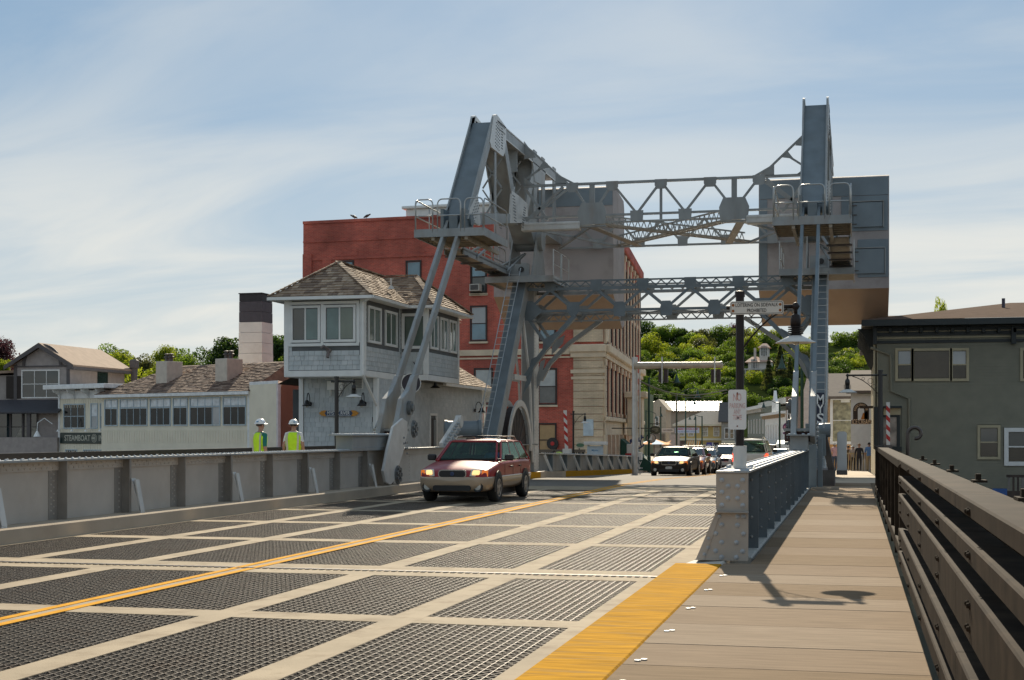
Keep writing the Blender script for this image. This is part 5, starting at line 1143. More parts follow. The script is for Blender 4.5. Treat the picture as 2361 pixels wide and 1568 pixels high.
# ---------------------------------------------------------------- riverside inn on the left
BOARD = mat('cream_board_siding', (.8, .745, .6), .7, var=.06, scale=1, dirt=(.7, .63, .5), dscale=.7, damt=.3)
WSH = mat('inn_white_trim', (.8, .82, .82), .55)
def inn():
    t = thing('riverside_inn', 'long cream inn with rows of blue framed windows and brown shingled roof', 'building', (-52, 95, -3))
    P0 = PD(575, 1000, 97); P1 = PD(120, 1000, 110); P0.z = P1.z = 0; U = (P1-P0).normalized(); L = (P1-P0).length
    n = Vector((U.y, -U.x, 0)); n = n if n.dot(P0) < 0 else -n; B_ = -n
    def s_of(u):
        tt = (u-CXP)/FPX; k = (tt*CA-SA)/(tt*SA+CA); return (P0.x-k*P0.y)/(k*U.y-U.x)
    def Z(v, s): p = P0+U*s; d = -p.x*SA+p.y*CA; return HC-(v-HOR)/FPX*d
    def F(s, z, o=0): return P0+U*s+n*o+Vector((0, 0, z))
    def box(nm, s0, s1, z0, z1, d0, d1, m, bev=0): b = MB(); b.prism([F(s0, z0, d0), F(s1, z0, d0), F(s1, z1, d0), F(s0, z1, d0)], n*(d1-d0)); return b.build(nm, m, t, bev=bev)
    sA = s_of(234); ze = 4.3
    box('wall', 0, sA, -4, ze, 0, -9, BOARD)
    box('wall', sA, L, -4, 4.9, -.6, -9, BOARD)
    k = 0
    while k < L-.1:      # vertical board battens
        box('batten', k, k+.03, .9, 2.0 if k < sA else 4.2, -.59 if k > sA else .001, (.025 if k < sA else -.57), BOARD) if False else None; k += .3
    bm = MB()
    for i in range(int(L/.28)):
        s = .28*i; o = 0 if s < sA else -.6
        for z0, z1 in ((.95, 1.85), (4.0, 4.25)) if s < sA else ((.2, 1.9), (3.6, 4.3)): bm.prism([F(s, z0, o), F(s+.035, z0, o), F(s+.035, z1, o), F(s, z1, o)], n*.025)
    bm.build('batten', BOARD, t, kind='stuff')
    box('corner_board', -.08, .14, -1, ze, .001, .06, WSH); box('fascia', -.3, sA+.3, ze-.02, ze+.2, .0, .4, WSH); box('corner_board', L-.2, L, -1, 4.9, -.599, -.54, WSH)
    DG = glass_mat('inn_dark_glass', (.012, .015, .016), .06, .3); groups = [(316, 354), (364, 443), (454, 513), (522, 563), (572, 658), (669, 738)]
    FR = mat('inn_window_frame', (.42, .52, .58), .5)
    SH_ = mat('painted_sky_pane', (.66, .71, .74), .2, var=.2)  # pale colour stands in for sky reflected in the inn panes
    for (a, c), k in zip([(617, 693), (707, 868), (884, 1004), (1019, 1104), (1118, 1296), (1313, 1448)], (2, 4, 3, 2, 4, 3)):
        ua, uc = a*.5102/1.3011, c*.5102/1.3011; sa, sc = s_of(ua), s_of(uc); sm = (sa+sc)/2; w = abs(sa-sc)-.12
        window(t, F(sm, 2.85), n, w, 1.2, FR, DG, k, 1, .07, .06, panes=[R.choice((DG, DG, DG, SKYGL, DG, DG, DG)) for _ in range(k)])
        window(t, F(sm, 3.83), n, w, .52, FR, SH_, k, 1, .07, .06, panes=[SH_])
    for (a, c), k in (((338, 462), 3), ((497, 536), 1), ((552, 600), 1)):
        ua, uc = a*.5102/1.3011, c*.5102/1.3011; sa, sc = s_of(ua), s_of(uc)
        window(t, F((sa+sc)/2, 2.95, -.6), n, abs(sa-sc)-.1, 1.75, FR, DG, k, 2, .08, .06, panes=[DG, DG, DG] if k == 3 else [SKYGL, SH_])
    for s in (sA+.8, sA+2.2, L-1.6): window(t, F(s, -.1, -.6), n, 1.3, .9, FR, DG, 3, 1, .07, .06)
    # flat cornice of the left block with brackets
    box('cornice', sA-.7, L+.7, 5.0, 5.35, .35, -9, WSH, .03); box('frieze', sA, L, 4.3, 4.9, -.55, -.52, WSH)
    for k in range(4):
        s = sA+.4+k*(L-sA-.8)/3; b = MB(); b.prism([F(s, 5.0, -.5), F(s, 5.0, .2), F(s, 4.8, .1), F(s, 4.6, -.3), F(s, 4.3, -.45), F(s, 4.3, -.5)], U*.16); b.build('bracket', WSH, t)
    # roof
    RB = [mat('inn_roof_%d' % i, c, .9, var=.25, scale=2.5) for i, c in enumerate(((.2, .135, .1), (.12, .08, .06), (.28, .2, .15)))]
    E0, E1 = F(-.4, ze+.2, .4), F(sA+.4, ze+.2, .4); R0, R1 = F(.6, 6.75, -4.6), F(sA-3.2, 6.75, -4.6); K0, K1 = F(-.4, ze+.2, -9.5), F(sA+.4, ze+.2, -9.5)
    b = MB(); b.quad(E0, R0, R1, E1); b.quad(E1, R1, K1); b.quad(K1, R1, R0, K0); b.quad(K0, R0, E0); rf = b.build('roof', RB[0], t)
    b = MB(); roof_plane(b, (E1, E0, R0, R1), ex=.3, wr=(.2, .5), th=.05); b.build('roof_shingle', RB, rf, kind='stuff')
    for s, dz in ((s_of(340), 0), (s_of(478), .3)):
        b = MB(); c = F(s, 5.9, -2.0); b.obx(c, U*.62, n*.75, (0, 0, 1.0)); ch = b.build('chimney', mat('inn_chimney', (.6, .54, .46), .8, var=.1), rf, bev=.03)
        b = MB()
        for q in (-.2, .25): b.lathe([(.16, 0), (.16, .3), (.26, .3), (.26, .36), (.14, .4), (.14, .52), (.24, .55), (.001, .62)], c+U*q+Vector((0, 0, 1.0)), n=10)
        b.build('chimney_cap', STEEL_D, rf)
    # right hand wing
    a, c = PD(575, 1000, 96.6), PD(641, 1000, 93.5); d_ = (c-a); bk = Vector((-.25, 1, 0)).normalized()
    b = MB(); zt = 4.9; P = [Vector((q.x, q.y, 0)) for q in (a, c, c+bk*9, a+bk*9)]; b.prism([p+Vector((0, 0, -4)) for p in P], (0, 0, 4+zt)); b.build('wing_wall', [BOARD], t)
    b = MB(); b.prism([P[1]+Vector((.02, -.02, -3)), P[1]+Vector((.14, .12, -3)), P[1]+Vector((.14, .12, zt)), P[1]+Vector((.02, -.02, zt))], (-.12, -.02, 0)); b.build('corner_board', WSH, t)
    b = MB(); b.prism([p+Vector((0, 0, zt+.002)) for p in P], (0, 0, .2)); b.build('wing_coping', WSH, t)
    TANW = mat('tan_side_wall', (.76, .56, .42), .8, var=.1, scale=.7)
    q0 = P[1]+Vector((.1, .3, 0)); q1 = q0+Vector((4.6, 13, 0)); b = MB(); b.add([q0+Vector((0, 0, -2)), q1+Vector((0, 0, -2)), q1+Vector((0, 0, 3.4)), q0+(q1-q0)*.55+Vector((0, 0, 4.9)), q0+Vector((0, 0, 4.9))], [(0, 1, 2, 3, 4)]); b.prism([q0+Vector((0, 0, -2)), q0+Vector((0, 0, 4.9)), q0+(q1-q0)*.55+Vector((0, 0, 4.9)), q1+Vector((0, 0, 3.4)), q1+Vector((0, 0, -2))], (-.2, .07, 0)); b.build('side_wall', TANW, t)
    # sign
    sg = thing('inn_sign', 'dark green board reading STEAMBOAT INN on the cream inn', 'sign', F(L-2, 1, -.6)); zc = 1.28
    s1, s0 = L-.25, s_of(233)
    b = MB(); b.prism([F(s0, zc-.42, -.59), F(s1, zc-.42, -.59), F(s1, zc+.42, -.59), F(s0, zc+.42, -.59)], n*.07); b.build('board', mat('inn_sign_green', (.015, .035, .03), .4), sg, bev=.03)
    LT = mat('sign_cream_letter', (.5, .5, .42), .5); k = (s1-s0)
    text('STEAMBOAT', .62, F(s0+k*.62, zc-.01, -.515), -U, n, LT, sg, width=k*.55); text('INN', .62, F(s0+k*.09, zc-.01, -.515), -U, n, LT, sg, width=k*.15)
    b = MB(); c = F(s0+k*.26, zc, -.515)
    for r_ in (.32, .22, .12): b.lathe([(r_, 0), (r_, .012), (r_-.035, .012), (r_-.035, 0)], c, n, 20)
    b.bx(*(c.x-.2, c.x+.2, c.y-.01, c.y+.01, c.z-.05, c.z+.05)); b.build('round_emblem', LT, sg)
    for k_ in range(4):
        w = thing('sign_lamp', 'small white gooseneck lamp above the inn sign, %s' % ('leftmost', 'second from the left', 'third from the left', 'rightmost')[3-k_], 'lamp', F(s0+.3+k_*(s1-s0-.6)/3, 1.9, -.59), 'lamps over the inn sign'); p = F(s0+.3+k_*(s1-s0-.6)/3, 2.0, -.58); b = MB(); b.tube([p, p+n*.3, p+n*.42-Vector((0, 0, .08))], .025, 5); b.lathe([(.03, .0), (.13, -.16)], p+n*.45-Vector((0, 0, .05)), n=8); b.build('lamp_shade', WSH, w)
    return t, F, L, n, U
inn()
t = thing('gooseneck_lamp', 'white gooseneck lamp at the left corner of the cream inn', 'lamp', PD(116, 1000, 109)); p = PD(121, 978, 109); b = MB(); b.tube([p, p+Vector((-.5, -.3, .45)), p+Vector((-.95, -.5, .1)), p+Vector((-1, -.5, -.5))], .035, 6); b.lathe([(.05, 0), (.28, -.45)], p+Vector((-1, -.5, -.5)), n=10); b.build('lamp_shade', WSH, t)
# tall painted chimney behind the inn
t = thing('tall_chimney', 'tall square white chimney with black painted top behind the inn', 'chimney', PD(590, 1000, 118))
c = PD(590, 1000, 118); c.z = 0; r = Matrix.Rotation(rad(-2), 3, 'Z'); ax, ay = r @ Vector((1, 0, 0)), r @ Vector((0, 1, 0)); hw = 1.0
def cb(z0, z1, m, nm, e=0):
    b = MB(); k = (12.9-(z0+z1)/2)*.011; b.obx(c+Vector((0, 0, (z0+z1)/2)), ax*(hw+e+k), ay*(hw+e+k), (0, 0, (z1-z0)/2-.012)); return b.build(nm, m, t)
CHW = mat('white_chimney_paint', (.76, .7, .64), .8, var=.08, scale=1, dirt=(.38, .3, .25), dscale=.5, damt=.5); CHB = mat('black_chimney_paint', (.03, .028, .032), .7); CHG = mat('grey_chimney_paint', (.075, .065, .075), .7)
z = -2.0
while z < 13.0:
    h = .85; cb(z, min(z+h, 13.05), CHB if z > 11.9 else CHG if z > 10.6 else CHW, 'block_course'); z += h
cb(13.05, 13.15, CHB, 'cap', .06)
# grey gabled house at far left
def grey_house():
    t = thing('grey_gabled_house', 'grey shingled house with arched gable and triple window at far left', 'house', (-62, 104, -3))
    Y = PD(161, 1000, 112).y; x1 = PD(161, 1000, 112).x; x0 = PY(33, 900, Y).x; ye = Y+8.6
    G = mat('grey_house_shingle', (.36, .32, .3), .85, var=.12, scale=3, dirt=(.29, .25, .24), damt=.4); DT = mat('grey_house_trim', (.1, .09, .09), .7); RF = mat('tan_roof', (.33, .24, .175), .9, var=.12, scale=2)
    f = lambda x, y: PY((x*.5102)/1.3011, (850+y*.5102)/1.3011, Y)
    ze = f(425, 475).z; za = f(235, 362).z; xm = (x0+x1)/2
    b = MB(); b.bx(x0, x1, Y, ye, -4, ze); b.prism([(x0, Y, ze), (x1, Y, ze), (xm, Y, za-.15)], (0, ye-Y, 0)); b.build('wall', G, t)
    clap(t, (x0, Y), (x1, Y), f(60, 700).z, ze, G, ex=.16, th=.02); clap(t, (x1, Y), (x1, ye), 1, ze, G, ex=.16, th=.02)
    for s, xx in ((-1, x0-.6), (1, x1+.6)):
        b = MB(); P = [(xm, Y-.5, za), (xm, ye+.4, za), (xx, ye+.4, ze-.2), (xx, Y-.5, ze-.2)]; b.prism(P, (0, 0, .14)); b.build('roof', RF, t)
        b = MB(); b.prism([(xm, Y-.55, za+.1), (xx, Y-.55, ze-.12), (xx, Y-.55, ze-.42), (xm, Y-.55, za-.25)], (0, .049, 0)); b.build('barge_board', DT, t)
    b = MB(); b.bx(x1+.02, x1+.62, Y-.5, ye+.4, ze-.42, ze-.2); b.build('eave_board', DT, t)
    b = MB(); c = Vector((xm+.05, Y-.03, f(240, 487).z)); n = 14
    for i in range(n):
        a0, a1 = math.pi*i/n, math.pi*(i+1)/n; b.prism([c+Vector((math.cos(a)*r_, 0, math.sin(a)*r_)) for a, r_ in ((a0, 1.75), (a1, 1.75), (a1, 1.52), (a0, 1.52))], (0, -.08, 0))
    b.bx(x0, x1, Y-.09, Y-.03, f(240, 492).z, f(240, 484).z); b.build('arch_trim', DT, t)
    for x in (x0+.12, x1-.12): b = MB(); b.bx(x-.14, x+.14, Y-.06, Y-.021, 0, ze); b.build('corner_board', DT, t)
    c = (f(240, 592)); window(t, (c.x, Y-.02, c.z), (0, -1, 0), 3.15, 2.05, WHITE, BLGLASS, 3, 2, .1, .06)
    q = f(100, 608); b = MB(); b.bx(q.x-.95, q.x+.75, Y-.03, Y-.0, q.z-.95, q.z+.85); b.build('dark_opening', mat('porch_dark', (.03, .022, .018), .8), t)
    # lower storey: lean to roof and porch windows
    b = MB(); P = [f(-300, 760), f(235, 760), f(310, 700), f(-300, 700)]; zz = f(100, 760).z
    b.prism([(x0-6, Y-2.2, zz-.1), (x1+.3, Y-2.2, zz-.1), (x1+.3, Y, zz+.9), (x0-6, Y, zz+.9)], (0, 0, .12)); b.build('porch_roof', mat('dark_slate', (.05, .05, .06), .5), t)
    b = MB(); b.bx(x0-6, x1+.1, Y-2.0, Y-.05, -4, f(0, 905).z); b.bx(x0-6, x1+.1, Y-1.0, Y-.05, f(0, 905).z, zz); b.build('porch_wall', G, t)
    for xa, k in ((100, [DT]), (185, [SKYGL, BLGLASS])):
        c = f(xa, 845); window(t, (c.x, Y-1.0, c.z), (0, -1, 0), 2.2, 2.2, DT, BLGLASS, 2, 2, .12, .08, panes=[BLGLASS, mat('curtain_glass', (.25, .24, .2), .2, var=.5), BLGLASS, BLGLASS])
    for xa in (60, 250): b = MB(); c = f(xa, 845); b.bx(c.x-.15, c.x+.15, Y-2.0, Y-1.8, f(0, 905).z, zz); b.build('porch_post', DT, t)
    b = MB(); b.bx(x0-6.5, x0-.05, Y+.5, ye, -4, f(0, 540).z); b.build('side_wing', G, t); b = MB(); b.prism([(x0-6.5, Y, f(0, 545).z), (x0+.2, Y, f(0, 525).z), (x0+.2, ye, f(0, 525).z+.2), (x0-6.5, ye, f(0, 545).z+.2)], (0, 0, .2)); b.build('wing_roof', RF, t)
    b = MB(); c = PX(240, 880, x1+.05); b.bx(x1+.02, x1+.06, c.y-1.0, c.y+.6, c.z-1.6, c.z+.9); b.build('side_window', BLGLASS, t); b = MB(); b.lathe([(.28, -2), (.28, 1.2), (.4, 1.3), (.4, 1.9), (.25, 2.0)], (x1+.7, ye+.4, c.z), n=10); b.build('flue', DT, t)
grey_house()
# ================================================================ the street beyond the bridge
def q6(x, y): return ((1850+x*.35078)/1.3011, (950+y*.35078)/1.3011)
def g6(x, y, Y): return PY(*q6(x, y), Y)
METR = mat('pale_metal_roof', (.3, .285, .25), .35, var=.06, scale=1, metal=.2)
TANW2 = mat('tan_house_wall', (.38, .31, .24), .85, var=.06)
def block(name, label, cat, x0, x1, yt, Y, depth, m, zb=-3, group=None):
    """a plain walled block whose front stands on the plane Y between two columns of the picture"""
    a, c = g6(x0, yt, Y), g6(x1, yt, Y); t = thing(name, label, cat, ((a.x+c.x)/2, Y, zb), group)
    b = MB(); b.bx(a.x, c.x, Y, Y+depth, zb, a.z); b.build('wall', m, t); return t, a.x, c.x, a.z
def fq(t, nm, x0, x1, y0, y1, Y, m, d=.05, d0=0, bev=0):
    a, c = g6(x0, y1, Y), g6(x1, y0, Y); b = MB(); b.bx(a.x, c.x, Y-d, Y-d0, a.z, c.z); return b.build(nm, m, t, bev=bev)
def wq(t, x0, x1, y0, y1, Y, cols=1, rows=2, mf=WHITE, mg=BLGLASS, fw=.12):
    a, c = g6(x0, y1, Y), g6(x1, y0, Y); return window(t, ((a.x+c.x)/2, Y, (a.z+c.z)/2), (0, -1, 0), c.x-a.x, c.z-a.z, mf, mg, cols, rows, fw, .1)
# house with the bright standing seam roof
Y = 340; t, xa, xc_, zt = block('metal_roofed_house', 'tan house with bright pale standing seam metal roof', 'house', 330, 872, 808, Y, 10, TANW2)
a = g6(312, 732, Y+5).z; b = MB(); P = [Vector((xa-.5, Y-.7, zt-.1)), Vector((xc_+.3, Y-.7, zt-.1)), Vector((xc_+.3, Y+5, a)), Vector((xa-3.0, Y+5, a))]; b.prism(P, (0, 0, .15)); rf = b.build('roof', METR, t)
b = MB()
for i in range(19): k = i/18; p = P[0].lerp(P[1], k); q = P[3].lerp(P[2], k); b.bar(p+Vector((0, 0, .2)), q+Vector((0, 0, .2)), .12, .12, (1, 0, 0))
b.build('roof_seam', METR, rf, kind='stuff')
b = MB(); b.prism([(xa-3, Y+5, a), (xa-.5, Y-.7, zt), (xa-.2, Y+.2, zt-.2), (xa-5, Y+10, zt)], (0, 0, -.3)); b.build('roof_gable', mat('tan_gable', (.5, .42, .33), .8), t)
# yellow house
YLW = mat('yellow_clapboard', (.62, .45, .17), .75, var=.06); Y = 290
t, xa, xc_, zt = block('yellow_shop_house', 'yellow two storey shop with arched windows and orange striped awning', 'shop', 545, 895, 925, Y, 9, YLW)
rm = mat('buff_roof', (.42, .36, .29), .9, var=.08)
b = MB(); zz = zt+.1; tp = g6(800, 835, Y+4.5).z
b.quad((xa-1.5, Y-.8, zz), (xc_+.4, Y-.8, zz), (xc_+.4, Y+4.5, tp+.6), (xa+4, Y+4.5, tp+.6)); b.quad((xa-1.5, Y+9, zz), (xa-1.5, Y-.8, zz), (xa+4, Y+4.5, tp+.6)); b.build('roof', rm, t); b = MB(); b.bx(xa-1.5, xc_+.4, Y-.85, Y-.81, zz-.35, zz); b.build('fascia', CREAM, t)
for x in (555, 635, 755, 853): wq(t, x-20, x+20, 945, 1018, Y, 1, 2, WHITE, mat('pale_curtain_glass', (.42, .38, .3), .2, var=.4)); 
for x in (555, 635, 755, 853):
    b = MB(); c = g6(x, 945, Y); b.prism([c+Vector((math.cos(math.pi*i/8)*.95, -.12, math.sin(math.pi*i/8)*.42)) for i in range(9)], (0, .12, 0)); b.build('window_head', mat('window_head_tan', (.35, .22, .1), .7), t)
fq(t, 'shop_fascia', 540, 895, 1040, 1058, Y, CREAM, .3); fq(t, 'shop_front', 542, 720, 1060, 1180, Y, mat('shop_front_dark', (.09, .06, .045), .4, var=.6, scale=.6), .08); fq(t, 'door', 826, 872, 1075, 1160, Y, mat('dark_shop_door', (.03, .02, .025), .4), .08)
AW1 = mat('awning_orange', (.75, .33, .06), .8); AW2 = mat('awning_cream', (.72, .62, .45), .8); a, c = g6(582, 1103, Y-1.3), g6(718, 1060, Y); n = 14; aw = None
for i in range(n):
    b = MB(); u0, u1 = a.x+(c.x-a.x)*i/n, a.x+(c.x-a.x)*(i+1)/n; b.prism([(u0, Y, c.z), (u1, Y, c.z), (u1, Y-1.5, a.z+.25), (u0, Y-1.5, a.z+.25)], (0, 0, .05)); b.bx(u0, u1, Y-1.52, Y-1.5, a.z-.1, a.z+.25); b.build('awning_strip', AW1 if i % 2 else AW2, t)
sg = thing('shop_sign', 'square violet blue shop sign on the yellow house', 'sign', (g6(797, 1100, Y).x, Y, 0)); fq(sg, 'board', 768, 829, 1075, 1135, Y-.3, mat('violet_sign', (.07, .06, .3), .5), .1)
c = g6(798, 1107, Y-.45); text('oply', 1.8, c, (1, 0, 0), (0, -1, 0), WHITE, sg, width=3.2)
# grey gable, sage shop row, white row with parapet, tan block
t, xa, xc_, zt = block('grey_gabled_shop', 'narrow grey house with dark slate roof between the yellow and the sage shops', 'house', 895, 1010, 905, 288, 9, mat('grey_house_wall', (.36, .34, .3), .8)); Y = 288
b = MB(); z1 = g6(870, 740, Y+4).z; b.prism([(xa-.6, Y-.5, zt), (xc_+.5, Y-.5, zt), (xc_+.5, Y+5, z1), (xa-.9, Y+5, z1)], (0, 0, .2)); b.build('roof', mat('slate_grey_roof', (.1, .09, .085), .8, var=.1), t)
for x in (940, 985): wq(t, x-14, x+14, 955, 1040, Y)
fq(t, 'shop_fascia', 900, 1010, 1060, 1080, Y, CREAM, .3); fq(t, 'shop_front', 905, 1005, 1085, 1170, Y, mat('shop_front_grey', (.14, .13, .12), .4, var=.5), .08)
def row(name, label, x0, x1, y0l, y0r, Ya, Yb, m, zb=-3):
    """a terrace whose front runs away from us between two picture columns"""
    p, q = g6(x0, y0l, Ya), g6(x1, y0r, Yb); t = thing(name, label, 'shop', ((p.x+q.x)/2, (Ya+Yb)/2, zb)); z = (p.z+q.z)/2
    P0, P1 = Vector((p.x, Ya, 0)), Vector((q.x, Yb, 0)); u = (P1-P0).normalized(); n = Vector((u.y, -u.x, 0)); n = n if n.y < 0 else -n
    b = MB(); b.prism([P0+Vector((0, 0, zb)), P1+Vector((0, 0, zb)), P1-n*9+Vector((0, 0, zb)), P0-n*9+Vector((0, 0, zb))], (0, 0, z-zb)); b.build('wall', m, t)
    L = (P1-P0).length
    def bx(nm, s0, s1, z0, z1, d, mm, d0=.0): b = MB(); b.prism([P0+u*s0+n*d0+Vector((0, 0, z0)), P0+u*s1+n*d0+Vector((0, 0, z0)), P0+u*s1+n*d0+Vector((0, 0, z1)), P0+u*s0+n*d0+Vector((0, 0, z1))], n*(d-d0)); return b.build(nm, mm, t)
    return t, P0, u, n, L, z, bx
SAGE = mat('sage_wall', (.22, .24, .2), .8)
t, P0, u, n, L, z, bx = row('sage_shop_row', 'sage green shop row with arched windows and white flat roof edge', 1120, 1268, 775, 790, 268, 236, SAGE)
bx('cornice', -.3, L+.1, z-.3, z+.25, .8, WHITE); bx('cornice', -.2, L, z-.9, z-.35, .3, SAGE); bx('roof_edge', -1, L+9, z+.3, z+1.2, -2, mat('white_roof_membrane', (.55, .53, .48), .5), -6)
for i in range(9): bx('bracket', .3+L*i/9, .5+L*i/9, z-.85, z-.3, .6, WHITE)
for i in range(6): window(t, P0+u*(L*(i+.5)/6)+Vector((0, 0, z-3.2)), n, .8, 2.2, WHITE, mat('pale_buff_glass', (.4, .36, .26), .2, var=.3), 1, 2, .14, .1)  # these panes share one even pale buff colour
bx('shop_front', .2, L-.2, -2.2, z-6.2, .1, mat('shop_front_grey', (0, 0, 0))); bx('shop_fascia', 0, L, z-6.1, z-5.6, .25, CREAM)
t, P0, u, n, L, z, bx = row('white_shop_row', 'white two storey shop row with a pointed parapet and black brackets', 1268, 1452, 835, 822, 228, 196, WHITE)
bx('cornice', -.2, L, z-.2, z+.15, .7, WHITE)
for i in range(12): bx('bracket', .2+L*i/12, .38+L*i/12, z-.7, z-.2, .5, mat('tan_bracket', (.4, .3, .2), .7))
b = MB(); s = L*.45; b.prism([P0+u*(s-3.2)+Vector((0, 0, z+.15)), P0+u*(s+3.2)+Vector((0, 0, z+.15)), P0+u*(s+3.2)+Vector((0, 0, z+1.6)), P0+u*(s+1.2)+Vector((0, 0, z+2.2)), P0+u*s+Vector((0, 0, z+3.4)), P0+u*(s-1.2)+Vector((0, 0, z+2.2)), P0+u*(s-3.2)+Vector((0, 0, z+1.6))], n*-.4); b.build('parapet', WHITE, t)
for i in range(8): window(t, P0+u*(L*(i+.6)/8)+Vector((0, 0, z-2.7)), n, .55, 2.1, WHITE, BLGLASS, 1, 2, .12, .1)
bx('awning', .5, L-.3, -1.0, .1, 1.6, BLACK, .2); bx('shop_front', .2, L-.2, -2.6, -1.1, .1, mat('shop_front_grey', (0, 0, 0)))
sgp = P0+u*1.6; sg = thing('shop_sign', 'white sign with black and orange letters AZU on the white shop', 'sign', sgp); b = MB(); cs = P0+u*2.2+n*.4+Vector((0, 0, z-4.7)); b.obx(cs, u*1.0, n*.05, (0, 0, .75)); b.build('board', WHITE, sg)
ux = u if u.x > 0 else -u
text('A', 1.1, cs+n*.06-ux*.62, ux, n, BLACK, sg); text('Z', 1.1, cs+n*.06, ux, n, mat('sign_orange', (.6, .15, .03), .5), sg); text('U', 1.1, cs+n*.06+ux*.62, ux, n, BLACK, sg)
Y = 165; TB = mat('tan_brick_wall', (.31, .235, .19), .85, var=.08)
t, xa, xc_, zt = block('tan_brick_block', 'tan brick block rising behind the lifting link on the right', 'building', 1447, 1760, 690, Y, 14, TB)
for x in (1472, 1510, 1640, 1690): wq(t, x-9, x+9, 785, 880, Y, 1, 2, WHITE, BLGLASS, .1)
fq(t, 'coping', 1440, 1765, 683, 694, Y, TB, .2); fq(t, 'shop_fascia', 1450, 1760, 1000, 1040, Y, CREAM, .4); fq(t, 'shop_front', 1455, 1755, 1045, 1150, Y, mat('shop_front_dark', (0, 0, 0)), .08)
a = g6(1350, 1090, 158); t = thing('white_canopy', 'pale blue white canopy over the shop door right of the white shops', 'awning', (g6(1430, 1090, 162).x, 162, -1)); p, q = g6(1370, 1095, 162), g6(1490, 1065, 162); b = MB(); b.prism([(p.x, 161, p.z), (q.x, 161, p.z), (q.x, 164, q.z), (p.x, 164, q.z)], (0, 0, .1)); b.bx(p.x, q.x, 160.95, 161, p.z-.3, p.z); b.build('canopy', mat('canopy_white', (.6, .68, .7), .6), t)
for x in (1385, 1470): m = g6(x, 1100, 161.1); b = MB(); b.tube([(m.x, 161.2, -3), (m.x, 161.2, m.z)], .07, 6); b.build('post', WHITE, t)
t = thing('round_shop_sign', 'purple round hanging sign right of the white shops', 'sign', g6(1460, 945, 150)); c = g6(1458, 945, 150); b = MB(); b.lathe([(.001, 0), (.45, 0), (.45, .1), (.001, .1)], c, (0, -1, 0), 20); b.build('disc', mat('sign_purple', (.1, .02, .09), .5), t); text('KPC', .36, c-Vector((0, .12, 0)), (1, 0, 0), (0, -1, 0), mat('sign_pink', (.6, .3, .35), .5), t); b = MB(); b.bx(c.x-.42, c.x+.42, c.y-.1, c.y, c.z-.72, c.z-.5); b.build('plank', mat('sign_purple', (0, 0, 0)), t)
# left end of the street: house ends behind the big lamp post
t, xa, xc_, zt = block('distant_green_house', 'narrow green gabled house beyond the corner of the brick building', 'house', 190, 262, 660, 255, 8, mat('faded_green_wall', (.2, .22, .12), .8))
t, xa, xc_, zt = block('cream_corner_house', 'cream gabled house behind the green street lamps', 'house', 215, 420, 800, 300, 9, mat('cream_house_wall', (.5, .42, .32), .8)); Y = 300
b = MB(); zp = g6(310, 725, Y).z; xm = (xa+xc_)/2; b.prism([(xa-.5, Y, zt), (xc_+.5, Y, zt), (xm+1, Y, zp+.5)], (0, 9, 0)); b.build('gable', mat('cream_house_wall', (0, 0, 0)), t); 
for x in (262, 300, 345): wq(t, x-10, x+10, 860, 930, Y, 1, 2, WHITE, BLGLASS)
fq(t, 'shop_front', 225, 410, 1000, 1120, Y, mat('shop_front_tan', (.3, .23, .17), .6, var=.5, scale=.5), .1)
t, xa, xc_, zt = block('white_display_wall', 'pale pinkish low wall and gate posts in front of the yellow house', 'wall', 455, 535, 1008, 240, .5, mat('pinkish_panel', (.5, .4, .34), .7))
b = thing('awning_umbrella', 'small orange cafe awning left of the yellow shop', 'awning', g6(425, 1080, 165)); p, q = g6(395, 1100, 165), g6(455, 1065, 165); m = MB(); m.prism([(p.x, 164, p.z), (q.x, 164, p.z), (q.x, 165.5, q.z), (p.x+.9, 165.5, q.z)], (0, 0, .08)); m.build('canvas', AW1, b)
b = thing('cafe_parasol', 'orange and blue parasol beyond the dark sedan at the kerb', 'parasol', g6(320, 1100, 120)); c = g6(320, 1075, 120)
for i in range(8):
    a0, a1 = math.pi*i/4, math.pi*(i+1)/4; m = MB(); m.add([c+Vector((0, 0, .3)), c+Vector((math.cos(a0)*1.5, math.sin(a0)*1.5, -.15)), c+Vector((math.cos(a1)*1.5, math.sin(a1)*1.5, -.15)), c+Vector((0, 0, .27))], [(0, 1, 2), (3, 2, 1)]); m.build('panel', AW1 if i % 2 else mat('parasol_blue', (.05, .3, .55), .7), b)
m = MB(); m.tube([c+Vector((0, 0, .3)), c+Vector((0, 0, -3.0))], .04, 6); m.build('pole', STEEL_D, b)
# white + orange houses on the right, beyond the sidewalk
def g7(x, y, Y): return PY((2400+x*.41456)/1.3011, (850+y*.41456)/1.3011, Y)
def fr(t, nm, x0, x1, y0, y1, Y, m, d=.05, d0=0):
    a, c = g7(x0, y1, Y), g7(x1, y0, Y); b = MB(); b.bx(a.x, c.x, Y-d, Y-d0, a.z, c.z); return b.build(nm, m, t)
t = thing('orange_house', 'orange clapboard house with grey roof and white framed window', 'house', (-3, 112, -2)); Y = 112; ORG = mat('orange_clapboard', (.55, .31, .12), .8, var=.05)
a, c = g7(150, 838, Y), g7(376, 838, Y); b = MB(); b.bx(a.x, c.x, Y, Y+8, -3, a.z); b.build('wall', ORG, t); b = MB(); z1 = g7(300, 668, Y+4).z; b.prism([(a.x, Y-.6, a.z), (c.x+.4, Y-.6, a.z), (c.x+.4, Y+4.5, z1), (a.x, Y+4.5, z1)], (0, 0, .2)); b.build('roof', mat('brown_grey_roof', (.15, .12, .1), .9, var=.1), t)
